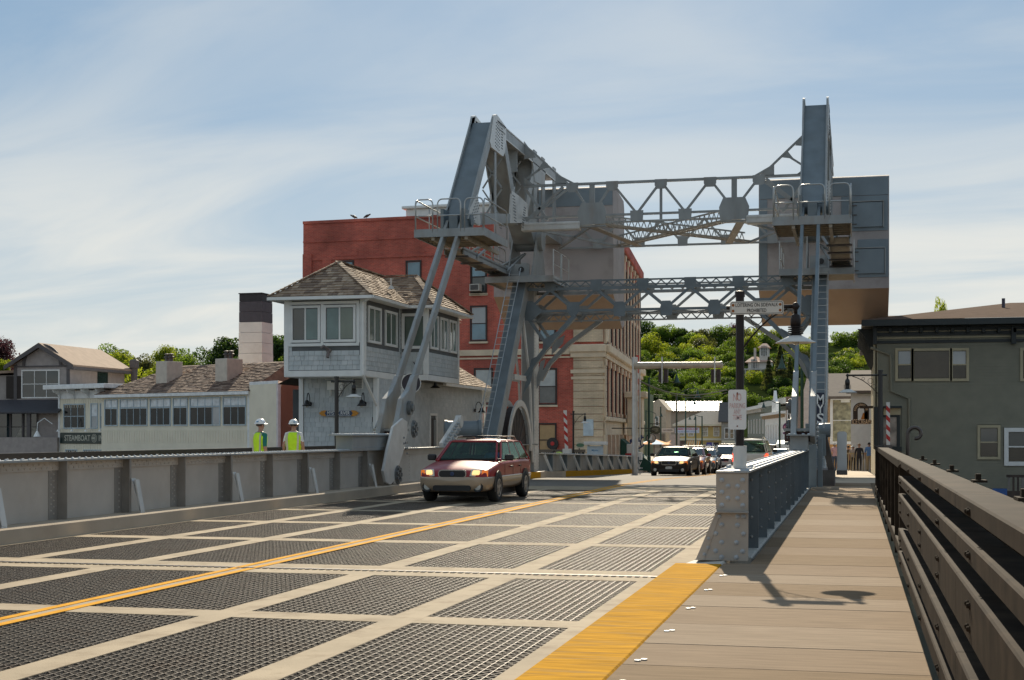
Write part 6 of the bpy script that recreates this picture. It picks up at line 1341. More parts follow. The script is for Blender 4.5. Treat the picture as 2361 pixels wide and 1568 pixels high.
fr(t, 'fascia', 225, 380, 830, 845, Y, WHITE, .5); fr(t, 'fascia', 296, 360, 843, 862, Y, WHITE, .3); q = g7(335, 992, Y); window(t, q, (0, -1, 0), 2.0, 3.2, WHITE, mat('poster_glass', (.3, .28, .18), .2, var=.6), 1, 2, .22, .1)
t = thing('white_shop_house', 'white clapboard shop with grey roof behind the ice cream sign', 'house', (0, 98, -2)); Y = 98
a, c = g7(368, 800, Y), g7(545, 800, Y); b = MB(); b.bx(a.x, c.x+4, Y, Y+8, -3, a.z); b.build('wall', WHITE, t); clap(t, (a.x, Y), (c.x+4, Y), -1.2, a.z, WHITE, .16, .02)
b = MB(); z1 = g7(370, 648, Y+4).z; b.prism([(a.x-.3, Y-.6, a.z), (c.x+4, Y-.6, a.z), (c.x+4, Y+4.5, z1), (a.x, Y+4.5, z1)], (0, 0, .2)); b.build('roof', mat('brown_grey_roof', (0, 0, 0)), t)
t = thing('dark_gabled_house', 'house with a flat brown roof edge showing over the counterweight side', 'house', (6, 85, -3)); a, c = g7(665, 205, 90), g7(960, 212, 90); b = MB(); b.bx(a.x, c.x+2, 90, 100, -3, a.z-1.0); b.build('wall', TANW2, t); b = MB(); b.prism([(a.x-1, 89, a.z-.95), (c.x+2, 89, a.z-.95), (c.x+2, 95, a.z), (a.x-1, 95, a.z)], (0, 0, .15)); b.build('roof', mat('brown_roof_felt', (0, 0, 0)), t)
t = thing('wooden_fence', 'light wooden fence rail along the ramp behind the walkers', 'fence', (-1, 95, -1)); pm = mat('light_timber', (.55, .42, .24), .8)
for k in range(14): b = MB(); p = g7(340, 1200, 97); b.bx(-.9+.16*k, -.84+.16*k, 96.9, 96.95, zr(97), zr(97)+1.25); b.build('picket', pm, t)
b = MB(); b.bx(-1, 1.4, 96.88, 96.97, zr(97)+1.25, zr(97)+1.35); b.build('rail', pm, t)
# gabled white house behind the right tower
t, xa, xc_, zt = block('pale_gable_house', 'pale steep gabled house behind the right tower', 'house', 1585, 1675, 680, 150, 8, mat('pale_house_wall', (.6, .54, .48), .8)); Y = 150; b = MB(); zp = g6(1636, 505, Y).z; b.prism([(xa, Y, zt), (xc_, Y, zt), ((xa+xc_)/2, Y, zp)], (0, 8, 0)); b.build('gable', mat('pale_house_wall', (0, 0, 0)), t)
# house on the hill
t = thing('hill_house', 'cream villa with square tower and hipped red roofs among trees on the hill', 'house', (0, 560, 20)); Y = 545
def g3(x, y, Y=545): return PY((1550+x*.3812)/1.3011, (780+y*.3812)/1.3011, Y)
VW = mat('villa_wall', (.6, .55, .5), .8); VR = mat('villa_roof', (.5, .32, .24), .8)
def hb(x0, x1, yt, yb, dep, off=0):
    a, c = g3(x0, yb), g3(x1, yt); b = MB(); b.bx(a.x, c.x, Y-off, Y-off+dep, a.z-9 if yb > 850 else a.z, c.z); b.build('wall', VW, t); return a, c
def hr(x0, x1, yt, yb, dep, off=0):
    a, c = g3(x0, yb), g3(x1, yb); zt = g3(x0, yt).z; m = (a.x+c.x)/2; w = (c.x-a.x)*.16; b = MB(); y0 = Y-off-1; y1 = Y-off+dep+1
    b.quad((a.x, y0, a.z), (c.x, y0, a.z), (m+w, (y0+y1)/2, zt), (m-w, (y0+y1)/2, zt)); b.quad((c.x, y0, a.z), (c.x, y1, a.z), (m+w, (y0+y1)/2, zt)); b.quad((a.x, y1, a.z), (a.x, y0, a.z), (m-w, (y0+y1)/2, zt)); b.quad((c.x, y1, a.z), (a.x, y1, a.z), (m-w, (y0+y1)/2, zt), (m+w, (y0+y1)/2, zt)); b.build('roof', VR, t)
hb(1822, 1930, 800, 860, 8); hr(1795, 1945, 758, 805, 8); hb(1912, 1985, 690, 860, 5, 1); hr(1900, 2000, 655, 692, 5, 1); hb(1910, 2010, 800, 870, 7, 2); hr(1895, 2020, 770, 805, 7, 2)
for x in (1860, 1873, 1938, 1955): q = g3(x, 820 if x < 1900 else 715, Y-1.2); window(t, (q.x, Y-(0 if x < 1900 else 1), q.z), (0, -1, 0), 1.4, 3.6, WHITE, BLGLASS, 1, 2, .15, .1)
b = MB(); p, q = g3(1863, 690), g3(1880, 760); b.bx(p.x, q.x, Y+2, Y+4, q.z-1, p.z); b.build('chimney', VW, t)
for x in (1805, 1835, 1925): p = g3(x, 905); b = MB(); b.bx(p.x-.25, p.x+.25, Y-3.1, Y-2.6, p.z-3, g3(x, 862).z); b.build('porch_column', VW, t)
p, q = g3(1792, 868), g3(1990, 855); b = MB(); b.bx(p.x, q.x, Y-3.3, Y-.02, p.z, q.z); b.build('porch_roof', VW, t)
# ---------------------------------------------------------------- gates, signal mast, lamps, signs of the street
GW = mat('gate_white', (.7, .69, .66), .5, var=.06); GR = mat('gate_red', (.5, .025, .02), .5)
def striped_arm(t, p, q, w, d, n, lens=()):
    p, q = Vector(p), Vector(q); ax = (q-p)
    for i in range(n):
        b = MB(); a, c = p+ax*(i/n), p+ax*((i+1)/n); sl = Vector((0, 0, w*.5))
        b.add([a+Vector((-w/2, 0, 0))+sl*(i > 0)*1, a+Vector((w/2, 0, 0))-sl*(i > 0), c+Vector((w/2, 0, 0))-sl*(i < n-1), c+Vector((-w/2, 0, 0))+sl*(i < n-1), a+Vector((-w/2, d, 0))+sl*(i > 0), a+Vector((w/2, d, 0))-sl*(i > 0), c+Vector((w/2, d, 0))-sl*(i < n-1), c+Vector((-w/2, d, 0))+sl*(i < n-1)], [(0, 1, 2, 3), (7, 6, 5, 4), (1, 5, 6, 2), (0, 3, 7, 4), (3, 2, 6, 7), (0, 4, 5, 1)]); b.build('arm_stripe', GR if i % 2 else GW, t)
    for k in lens: b = MB(); b.lathe([(.001, -.05), (.055, -.05), (.07, 0), (.055, .05), (.001, .05)], p+ax*k+Vector((-w*.9, 0, 0)), (0, -1, 0), 10); b.build('lamp', mat('gate_lamp_red', (.5, .02, .02), .2, emit=(.6, .02, .01, .6)), t)
Y = 84; t = thing('barrier_gate', 'tall raised red and white barrier arm at the far end of the left parapet', 'gate', (-11.3, Y, zr(Y)))
p, q = g6(166, 1000, Y), g6(178, 330, Y); striped_arm(t, p, q, .16, .05, 14, (.2, .5, .88)); b = MB(); b.tube([p+Vector((.22, .1, -.4)), q+Vector((.12, .1, -.3))], .045, 6); b.build('pole', GALV, t)
a, c = g6(145, 1310, Y), g6(205, 995, Y); b = MB(); b.bx(a.x, c.x-.2, Y-.1, Y+.4, zr(Y), c.z); b.bx(a.x-.1, c.x+.05, Y-.15, Y+.45, g6(150, 1225, Y).z, g6(150, 1160, Y).z); b.build('gate_housing', GW, t)
t = thing('gate_cabinet', 'white equipment cabinet with a small red lamp beside the tall gate', 'cabinet', (-12.3, Y+1, zr(Y))); a, c = g6(85, 1330, Y+1), g6(145, 1090, Y+1); b = MB(); b.bx(a.x, c.x, Y+1, Y+2, zr(Y), c.z); b.build('cabinet', GW, t, bev=.02); b = MB(); p = g6(98, 1183, Y+1); b.bx(p.x-.15, p.x+.2, Y+.95, Y+1, p.z-.07, p.z+.1); b.build('red_lamp', GR, t)
def q5(x, y, Y): return PY((1400+x*.42735)/1.3011, (780+y*.42735)/1.3011, Y)
Y = 71; t = thing('barrier_gate', 'short raised red and white barrier arm in front of the brick wall', 'gate', (-14, Y, zr(Y))); p, q = q5(700, 1325, Y), q5(690, 1055, Y); striped_arm(t, p, q, .17, .05, 9); b = MB(); b.bx(p.x-.2, p.x+.2, Y, Y+.4, zr(Y), p.z); b.build('gate_housing', GW, t)
Y = 57; t = thing('barrier_gate', 'raised red and white barrier arm by the corner of the olive building', 'gate', (1.2, Y, zr(Y))); p, q = g7(638, 1170, Y), g7(637, 860, Y); striped_arm(t, p, q, .14, .05, 9); b = MB(); b.bx(p.x-.15, p.x+.15, Y, Y+.3, -1, p.z); b.build('gate_housing', STEEL_D, t)
t = thing('steel_cabinet', 'tall brushed steel control cabinet at the end of the right sidewalk', 'cabinet', (-.9, 50, 0)); Y = 50.6; a, c = g7(268, 1355, Y), g7(338, 1072, Y); b = MB(); b.prism([(a.x, Y, a.z), (c.x, Y, a.z), (c.x, Y, c.z-.06), (c.x-.06, Y, c.z), (a.x+.06, Y, c.z), (a.x, Y, c.z-.06)], (0, .5, 0)); b.build('cabinet', mat('brushed_steel', (.36, .39, .42), .28, metal=.75, var=.15, scale=1.2), t, bev=.01); b = MB(); b.bx(a.x+.05, c.x-.05, Y-.012, Y-.002, a.z+.15, c.z-.15); b.build('door', mat('brushed_steel', (0, 0, 0)), t)
b = MB(); b.bx(a.x-.02, c.x+.02, Y-.02, Y+.52, a.z-.15, a.z); b.build('base', STEEL_D, t)
# signal mast arm
Y = 78; t = thing('signal_mast', 'pale horizontal mast arm with two dark signal heads over the street', 'traffic signal', (-12.5, Y, zr(Y))); p, q = g6(195, 420, Y), g6(888, 412, Y); b = MB(); b.tube([p+Vector((-.3, 0, 0)), q], [.2, .17], 10); b.lathe([(.17, 0), (.2, .0), (.2, .08), (.001, .16)], q, (1, 0, 0), 10); b.build('mast_arm', mat('mast_tan_paint', (.42, .36, .28), .5), t)
b = MB(); b.tube([p+Vector((-.3, .3, -7)), p+Vector((-.3, .3, .5))], .16, 10); b.build('pole', GALV, t)
for x in (393, 842):
    a = g6(x, 345, Y); c = g6(x, 570, Y); b = MB(); b.tube([(a.x, Y-.22, a.z), (a.x, Y-.22, c.z)], .045, 6); hgr = b.build('hanger', GALV, t)
    b = MB(); z1, z0 = g6(x, 450, Y).z, g6(x, 562, Y).z; b.bx(a.x-.22, a.x-.02, Y-.1, Y+.25, z0, z1); b.bx(a.x+.06, a.x+.28, Y-.1, Y+.25, z0, z1)
    hd = b.build('signal_head', mat('signal_dark', (.03, .02, .018), .5), t)
    for k in range(3):
        for s_ in (-.12, .17): b = MB(); b.lathe([(.1, 0), (.1, -.2)], (a.x+s_, Y+.25, z0+(z1-z0)*(k+.5)/3), (0, -1, 0), 8); b.build('visor', mat('signal_dark', (0, 0, 0)), hd)
GRN_L = mat('lamp_green', (.015, .06, .045), .35)
def street_lamp(hx, hy, px, top, Y, size, label, base=True, m=GRN_L):
    h = g6(hx, hy, Y); p = g6(px, top, Y); t = thing('street_lamp', label, 'street lamp', (p.x, Y, zr(Y)), 'green bell street lamps'); k = size
    b = MB(); b.tube([(p.x, Y, zr(Y)-.2), (p.x, Y, zr(Y)+1.0), (p.x, Y, zr(Y)+1.05), (p.x, Y, p.z)], [.15*k**.3, .15*k**.3, .085, .07], 8); b.build('pole', m, t)
    b = MB(); apex = Vector((h.x, Y, h.z+1.35*k)); st = Vector((p.x, Y, p.z-.1)); mid = (apex+st)/2+Vector((0, 0, .35*k)); b.tube([st, st.lerp(mid, .55)+Vector((0, 0, -.12*k)), mid, apex.lerp(mid, .3)+Vector((0, 0, .05)), apex], .03, 6); b.build('arm', m, t)
    b = MB(); b.lathe([(.03, 1.35), (.05, 1.3), (.05, 1.1), (.14, .95), (.16, .7), (.28, .45), (.36, .2), (.6, 0), (.58, 0), (.33, .2), (.001, .5)], (h.x, Y, h.z), n=14)
    b.v = [Vector((h.x+(v.x-h.x)*k, Y+(v.y-Y)*k, h.z+(v.z-h.z)*k)) if True else v for v in b.v]; b.build('lamp_shade', m, t, smooth=True)
    return t
street_lamp(1411, 450, 1585, 332, 70, .48, 'large green bell lamp hanging left of the right tower')
street_lamp(512, 568, 276, 520, 92, .5, 'green bell lamp under the signal mast, high on the big dark green pole')
street_lamp(692, 697, 512, 655, 118, .58, 'green bell lamp right of the second pole, above the metal roof')
street_lamp(667, 754, 590, 688, 150, .45, 'green bell lamp against the bright metal roof ridge')
street_lamp(336, 872, 250, 800, 135, .3, 'green bell lamp left over the oval sign')
street_lamp(380, 855, 376, 770, 128, .34, 'green bell lamp on the slim pole right of the oval sign')
street_lamp(626, 880, 730, 850, 165, .36, 'left one of the twin green bell lamps before the yellow house')
street_lamp(669, 882, 676, 855, 172, .36, 'right one of the twin green bell lamps before the yellow house')
street_lamp(1257, 780, 1394, 735, 118, .4, 'green bell lamp in front of the white shop row')
# hanging signs and notices
def disc_sign(name, label, x, y, rx, rz, Y, m, m2, txt, tm, ts):
    c = g6(x, y, Y); t = thing(name, label, 'sign', c); b = MB(); n = 24; b.prism([c+Vector((math.cos(2*math.pi*i/n)*rx, 0, math.sin(2*math.pi*i/n)*rz)) for i in range(n)], (0, .08, 0)); b.build('board', m, t)
    b = MB(); b.prism([c+Vector((math.cos(2*math.pi*i/n)*rx*.86, -.01, math.sin(2*math.pi*i/n)*rz*.84)) for i in range(n)], (0, .009, 0)); b.build('field', m2, t)
    for i, s in enumerate(txt): text(s, ts, c+Vector((0, -.02, (len(txt)/2-.5-i)*ts*1.1)), (1, 0, 0), (0, -1, 0), tm, t, width=rx*1.1)
    b = MB(); b.tube([c+Vector((-rx*1.3, .04, rz+.15)), c+Vector((rx*.8, .04, rz+.15))], .03, 5); b.tube([c+Vector((-rx*.5, .04, rz*.8)), c+Vector((-rx*.5, .04, rz+.15))], .015, 4); b.tube([c+Vector((rx*.5, .04, rz*.8)), c+Vector((rx*.5, .04, rz+.15))], .015, 4); b.build('bracket', BLACK, t); return t
CRL = mat('sign_cream', (.55, .5, .38), .5)
disc_sign('oval_sign', 'black oval hanging sign with gold lettering beside the green lamp pole', 330, 970, .4, .29, 100, mat('oval_black', (.03, .035, .025), .4), mat('oval_olive', (.07, .075, .05), .5), ('MYSTIC', 'ARMY NAVY'), CRL, .12)
disc_sign('round_sign', 'round hanging sign with a white sail boat near the brick building', 293, 1040, .32, .32, 92, BLACK, mat('round_cream', (.5, .42, .35), .6), (), CRL, .3)
c = g6(293, 1040, 91.9); t = [o for o in bpy.data.objects if o.name == 'round_sign'][0]; b = MB(); b.prism([c+Vector((x, -.03, z)) for x, z in ((-.16, -.12), (.05, .2), (.07, -.12))], (0, .01, 0)); b.build('sail', WHITE, t)
c = g6(436, 972, 150); t = thing('shop_sign', 'long pale sign with dark capital letters left of the summer camp banner', 'sign', c); b = MB(); b.bx(c.x-.62, c.x+.62, 150, 150.08, c.z-.2, c.z+.2); b.build('board', mat('sign_pale_grey', (.5, .49, .44), .5), t); text('THE CENTER', .2, c-Vector((0, .02, 0)), (1, 0, 0), (0, -1, 0), mat('sign_letter_dark', (.06, .06, .05), .5), t, width=1.05)
c = g6(602, 972, 200); t = thing('street_banner', 'pale blue banner reading SUMMER NATURE CAMP hung across the street', 'banner', c); b = MB(); b.bx(c.x-1.7, c.x+1.7, 200, 200.03, c.z-.38, c.z+.38); b.build('cloth', mat('banner_cloth', (.5, .55, .66), .7), t)
text('SUMMER NATURE CAMP', .3, c+Vector((0, -.01, .16)), (1, 0, 0), (0, -1, 0), mat('banner_red', (.5, .03, .07), .6), t, width=3.1); text('at the nature center', .24, c+Vector((0, -.01, -.17)), (1, 0, 0), (0, -1, 0), mat('banner_blue', (.2, .28, .5), .6), t, width=2.4)
b = MB(); b.tube([c+Vector((-9, 0, .6)), c+Vector((-1.7, 0, .38)), c+Vector((1.7, 0, .38)), c+Vector((8, 0, .6))], .02, 4); b.build('rope', STEEL_D, t)
c = g6(736, 1305, 130); t = thing('parking_sign', 'round red no parking sign over two small white plates on a post', 'sign', (c.x, 130, zr(130))); RD = mat('sign_red_ring', (.5, .04, .05), .5)
b = MB(); b.lathe([(.2, 0), (.2, .02), (.15, .02), (.15, 0)], c, (0, -1, 0), 18); b.bar(c+Vector((-.12, -.015, .12)), c+Vector((.12, -.015, -.12)), .01, .07, (0, 1, 0)); b.build('ring', RD, t); b = MB(); b.lathe([(.15, 0), (.15, .01), (.001, .01)], c, (0, -1, 0), 18); b.build('disc', WHITE, t); text('P', .2, c-Vector((0, .014, 0)), (1, 0, 0), (0, -1, 0), BLACK, t)
for dz, hh, s in ((-.48, .2, ''), (-.85, .12, '')): b = MB(); b.bx(c.x-.17, c.x+.17, 129.97, 130, c.z+dz-hh, c.z+dz+hh); b.build('plate', WHITE, t); b = MB(); b.bx(c.x-.12, c.x+.12, 129.96, 129.969, c.z+dz-hh*.5, c.z+dz-hh*.3); b.bx(c.x-.12, c.x+.12, 129.96, 129.969, c.z+dz+hh*.2, c.z+dz+hh*.4); b.build('lettering', STEEL_D, t)
b = MB(); b.bx(c.x-.03, c.x+.03, 130.01, 130.06, zr(130), c.z); b.build('post', GALV, t)
# wire across the street
for k, (a, c, lab) in enumerate(((g6(195, 548, 90), g6(940, 625, 88), 'sagging cable running from the brick building across the street'), (g6(700, 620, 120), g6(1120, 635, 118), 'thin overhead cable in front of the hillside trees'), (g6(205, 560, 90), g6(940, 650, 88), 'lower of the two cables leaving the brick corner'))):
    b = MB(); b.tube([a.lerp(c, i/10)-Vector((0, 0, 1.2*math.sin(math.pi*i/10)*(k < 1 or k > 1)*.5)) for i in range(11)], .035 if k == 0 else .015, 5); tag(b.build('overhead_cable', mat('cable_grey', (.3, .28, .24), .5)), lab, 'cable')
# things on the brick building front
BBt, BF, BS, nF, nS, BU, BV = BB
t = thing('shop_awning', 'dark green fabric awning on the brick building with white lettering', 'awning', BS(16, 0, .3)); AG = mat('awning_dark_green', (.01, .06, .04), .7)
b = MB(); b.prism([BS(9.5, -.2, .25), BS(9.5, 1.3, .25), BS(9.5, -.3, 2.2)], BV*3.2); b.build('canvas', AG, t); b = MB(); a = BS(9.5, -.3, 2.2); b.prism([BS(9.49, -.75, .25), BS(9.49, 1.25, .25), BS(9.49, -.25, 2.2), BS(9.49, -.75, 2.2)], BV*-.02); b.build('valance', AG, t); text('Galley', .4, BS(9.46, -.2, 1.1), (1, 0, 0), -BV, WHITE, t); text('Sandwiches', .22, BS(9.46, -.55, 1.15), (1, 0, 0), -BV, WHITE, t)
# rocking horse sign
hc = BS(4.5, 1.05, 1.6); t = thing('rocking_horse_sign', 'dark blue rocking horse shop sign hanging from the brick building', 'sign', hc); HB = mat('horse_sign_blue', (.015, .03, .1), .4)
prof = [(-.95, -.1), (-1.0, .35), (-.85, .5), (-.3, .5), (.2, .55), (.55, .95), (.75, 1.0), (.8, .85), (1.05, .7), (1.0, .58), (.78, .6), (.62, .25), (.6, .0), (.75, -.45), (.65, -.5), (.42, -.08), (-.4, -.05), (-.6, -.5), (-.72, -.5), (-.62, -.05), (-.8, .1), (-.85, -.1)]
b = MB(); b.prism([hc+Vector((x*.43, 0, z*.5)) for x, z in prof], (0, .08, 0)); b.build('horse', HB, t)
b = MB(); n = 10; P = [hc+Vector((math.cos(a)*.6, .0, .42+math.sin(a)*.75)) for a in [math.pi*(1.22+.56*i/n) for i in range(n+1)]]
for p, q in zip(P, P[1:]): b.bar(p, q, .06, .09, (0, 1, 0))
b.build('rocker', HB, t); b = MB(); b.bx(hc.x-.24, hc.x+.2, hc.y-.03, hc.y-.01, hc.z-.14, hc.z+.08); b.build('panel', WHITE, t); text('Toys', .15, hc+Vector((-.02, -.04, -.03)), (1, 0, 0), (0, -1, 0), GR, t); b = MB(); b.tube([BS(4.5, 1.95, .1), BS(4.5, 1.95, 2.6)], .03, 5); b.tube([hc+Vector((-.3, .04, .4)), hc+Vector((-.3, .04, .9))], .012, 4); b.tube([hc+Vector((.3, .04, .45)), hc+Vector((.3, .04, .9))], .012, 4); b.build('bracket', BLACK, t)
# boards and railing behind the parapet
t = thing('notice_kiosk', 'white roofed notice stand with pale blue panels in front of the brick corner', 'notice stand', (-11.8, 76, -1)); Y = 76; a, c = q5(825, 1400, Y), q5(985, 1275, Y); KB = mat('kiosk_pale_blue', (.55, .66, .74), .5)
b = MB(); b.bx(a.x, c.x, Y-.3, Y+.3, c.z-.18, c.z); b.build('roof', GW, t, bev=.02); p, q = q5(848, 1400, Y), q5(958, 1300, Y)
for z0, z1 in ((q5(0, 1362, Y).z, q5(0, 1305, Y).z), (zr(Y)+.2, q5(0, 1370, Y).z)): b = MB(); b.bx(p.x, q.x, Y-.1, Y-.02, z0, z1); pn = b.build('panel', KB, t); text('Mystic', .14, ((p.x+q.x)/2, Y-.105, (z0+z1)/2), (1, 0, 0), (0, -1, 0), mat('kiosk_letter_blue', (.05, .25, .5), .5), pn)
for x in (p.x+.05, q.x-.05): b = MB(); b.bx(x-.05, x+.05, Y, Y+.1, zr(Y), c.z-.18); b.build('post', GW, t)
t = thing('menu_board', 'small pale menu board left of the notice stand', 'sign', (-13, 75, -1)); a, c = q5(772, 1322, 75), q5(822, 1278, 75); b = MB(); b.bx(a.x, c.x, 75, 75.05, a.z, c.z); b.build('board', CRL, t); b = MB(); b.bx(a.x+.1, a.x+.16, 75.06, 75.1, zr(75), c.z); b.build('post', STEEL_D, t); n = 14; cc = Vector(((a.x+c.x)/2, 74.99, (a.z+c.z)/2)); b = MB(); b.prism([cc+Vector((math.cos(2*math.pi*i/n)*.22, 0, math.sin(2*math.pi*i/n)*.1)) for i in range(n)], (0, .005, 0)); b.build('emblem', mat('emblem_green', (.1, .2, .12), .5), t)
t = thing('picket_railing', 'dark timber railing in front of the brick wall behind the parapet', 'railing', (-15, 70, -1)); Y = 73; a, c = q5(505, 1330, Y), q5(830, 1345, Y); b = MB(); b.bx(a.x, c.x, Y, Y+.12, a.z-.15, a.z); b.build('top_rail', mat('weathered_timber', (.16, .13, .1), .8), t)
for i in range(26): x = a.x+(c.x-a.x)*i/26; b = MB(); b.bx(x, x+(.05 if i % 6 else .14), Y+.02, Y+.08, zr(Y), a.z-.151); b.build('picket' if i % 6 else 'post', RAILB, t)
b = thing('tide_gauge', 'narrow striped black and white gauge board on the brick corner', 'gauge', BF(1.8, 0, .3)); 
p = BF(1.85, -1.9, .25); m = MB(); m.obx(p+Vector((0, 0, .9)), (.07, 0, 0), (0, .02, 0), (0, 0, 1.0)); m.build('board', BLACK, b); m = MB()
for k in range(11): m.obx(p+Vector((.0, -.022, .0+.18*k)), (.06, 0, 0), (0, .003, 0), (0, 0, .05))
m.build('mark', WHITE, b)
# lamps like the near one: arm with cone shade, also the near sign lamp
def arm_lamp(base, H, side, label, arm=.68, s=1.0, pole_r=.055, mm=None, zarm=None):
    mm = mm or BLACK; b0 = Vector(base); t = thing('arm_lamp', label, 'lamp', b0, 'black arm lamps on the bridge'); sx = side; top = b0+Vector((0, 0, H)); za = zarm if zarm else H-.16
    b = MB(); b.tube([b0, top-Vector((0, 0, .06))], pole_r, 10); b.lathe([(pole_r*1.2, -.07), (pole_r*1.2, 0), (.001, .01)], top, n=10); b.build('pole', mm, t, smooth=False)
    A = b0+Vector((0, 0, za)); b = MB(); b.tube([A-Vector((sx*.22*s, 0, 0)), A+Vector((sx*arm, 0, 0))], .032*s, 8); e = A+Vector((sx*arm, 0, 0)); b.lathe([(.001, -.05), (.04, -.03), (.055, 0), (.04, .03), (.001, .05)], e, (sx, 0, 0), 10); b.tube([e, e-Vector((0, 0, .12*s))], .03*s, 8); b.build('arm', mm, t, smooth=True)
    b = MB(); b.tube([A+Vector((sx*arm*.85, 0, -.03))]+[A+Vector((sx*arm*(.85-.8*k), 0, -.05-.62*s*k**1.7)) for k in (.2, .4, .6, .8, 1)], .014*s, 6)
    for cx, cz, r_ in ((.3*arm, -.2*s, .09*s), (.2*arm, -.4*s, .075*s), (.1*arm, -.72*s, .035*s), (.52*arm, -.12*s, .05*s)): b.tube([A+Vector((sx*cx+math.cos(2*math.pi*i/12)*r_, 0, cz+math.sin(2*math.pi*i/12)*r_)) for i in range(13)], .007*s, 5)
    b.build('scroll_bracket', mm, t)
    h = e-Vector((0, 0, .12*s)); b = MB(); b.lathe([(.03, 0), (.07, -.03), (.085, -.1), (.085, -.2), (.07, -.21), (.07, -.34), (.1, -.36), (.11, -.4)], (0, 0, 0), n=16); b.v = [h+v*s for v in b.v]; b.build('lamp_neck', mm, t, smooth=True)
    b = MB()
    for k in range(4): b.lathe([(.1, -.215-.035*k), (.125, -.215-.035*k), (.125, -.23-.035*k), (.1, -.23-.035*k)], (0, 0, 0), n=18)
    b.v = [h+v*s for v in b.v]; b.build('cooling_ring', mm, t)
    b = MB(); b.lathe([(.1, -.36), (.33, -.475), (.33, -.48), (.095, -.375), (.001, -.37)], (0, 0, 0), n=28); b.v = [h+v*s for v in b.v]; b.build('lamp_shade', mat('lamp_shade_enamel', (.62, .61, .58), .25) if True else mm, t, smooth=True)
    b = MB(); b.lathe([(.31, -.474), (.09, -.382), (.001, -.38)], (0, 0, 0), n=24); b.v = [h+v*s for v in b.v]; b.build('shade_lining', mat('shade_lining_white', (.75, .7, .6), .5), t)
    b = MB(); b.lathe([(.05, -.38), (.07, -.45), (.05, -.5), (.001, -.52)], (0, 0, 0), n=12); b.v = [h+v*s for v in b.v]; b.build('bulb', mat('bulb_glass', (0, 0, 0)), t); return t, A
pb = Vector((-1.385, 17.95, 1.19)); H1 = PY(1705, 672, 17.95).z-1.19; za = PY(1705, 709, 17.95).z-1.19
al, A = arm_lamp(pb, H1, 1, 'black pole lamp with wide cone shade on the end of the right girder', .68, .75, .052, mat('lamp_pole_brown_black', (.02, .014, .012), .5, spec=.3), za)
b = MB(); b.lathe([(.085, 0), (.085, .28), (.06, .28)], pb+Vector((0, 0, 0)), n=14); b.bx(pb.x-.18, pb.x+.18, pb.y-.16, pb.y+.16, 1.19, 1.205); b.build('pole_socket', STEEL_L, al)
b = MB()
for x in (-.13, .13):
    for y in (-.11, .11): b.dome((pb.x+x, pb.y+y, 1.205), (0, 0, 1), .035, .035, 6)
b.build('socket_bolt', RIVET, al, kind='stuff')
arm_lamp(PY(776, 1035, 41.5), PY(776, 868, 41.5).z-PY(776, 1035, 41.5).z, 1, 'black arm lamp standing in front of the river name sign', .56, .8, .065, BLACK)
arm_lamp(Vector((PY(2030, 1000, 46).x, 46, .1)), PY(2030, 853, 46).z-.1, -1, 'black arm lamp reaching left in front of the olive building', 1.0, .9, .07, BLACK)
arm_lamp(Vector((-14.0, 72, zr(72))), PY(1238, 948, 72).z-zr(72), 1, 'black arm lamp close to the brick wall behind the left tower', .6, .75, .05, BLACK)
# the two signs on the near pole
SW = mat('sign_white_face', (.66, .62, .55), .5, var=.05, dirt=(.5, .45, .36), dscale=6, damt=.3); SK = mat('sign_black', (.02, .018, .016), .5); RUST = mat('rust_spot', (.3, .1, .02), .8, var=.4, scale=30)
def rrect(c, hw, hh, r, y, n=6):
    P = []
    for sx, sz, a0 in ((1, 1, 0), (-1, 1, 90), (-1, -1, 180), (1, -1, 270)):
        for i in range(n+1): a = rad(a0+90*i/n); P.append(Vector((c.x+sx*(hw-r)+math.cos(a)*r, y, c.z+sz*(hh-r)+math.sin(a)*r)))
    return P
yy = 17.86; c = (PY(1683, 694, yy)+PY(1807, 725, yy))/2; hw = (PY(1807, 700, yy).x-PY(1683, 700, yy).x)/2; hh = .083
t = thing('loitering_sign', 'white black rimmed sign reading LOITERING ON SIDEWALK PROHIBITED on the near pole', 'sign', c)
b = MB(); b.prism(rrect(c, hw, hh, .03, yy), (0, .006, 0)); b.build('plate', SW, t); b = MB(); b.prism(rrect(c, hw-.01, hh-.01, .025, yy-.002), (0, .0015, 0)); b.build('rim', SK, t); b = MB(); b.prism(rrect(c, hw-.016, hh-.016, .02, yy-.004), (0, .0015, 0)); b.build('face', SW, t)
text('LOITERING ON SIDEWALK', .062, c+Vector((0, -.005, .032)), (1, 0, 0), (0, -1, 0), SK, t, width=hw*1.58, ext=.0008); text('PROHIBITED', .062, c+Vector((0, -.005, -.036)), (1, 0, 0), (0, -1, 0), SK, t, width=hw*.72, ext=.0008)
for x in (-.88, .87):
    for z in (.035, -.036): b = MB(); b.lathe([(.018, 0), (.015, .003), (.008, .008), (.001, .01)], Vector((c.x+x*hw, yy-.004, c.z+z)), (0, -1, 0), 10); b.build('bolt', RUST, t)
yy = 17.87; c = (PY(1678, 898, yy)+PY(1722, 991, yy))/2; hw = (PY(1722, 900, yy).x-PY(1680, 900, yy).x)/2; hh = (PY(1700, 898, yy).z-PY(1700, 990, yy).z)/2
t = thing('no_parking_sign', 'white tall sign with faded red NO PARKING ANY TIME letters', 'sign', c); b = MB(); b.prism(rrect(c, hw, hh, .03, yy), (0, .004, 0)); b.build('plate', mat('sign_bleached_white', (.72, .71, .69), .45, var=.04), t); FD = mat('faded_red_letter', (.62, .42, .4), .6, var=.25, scale=25)
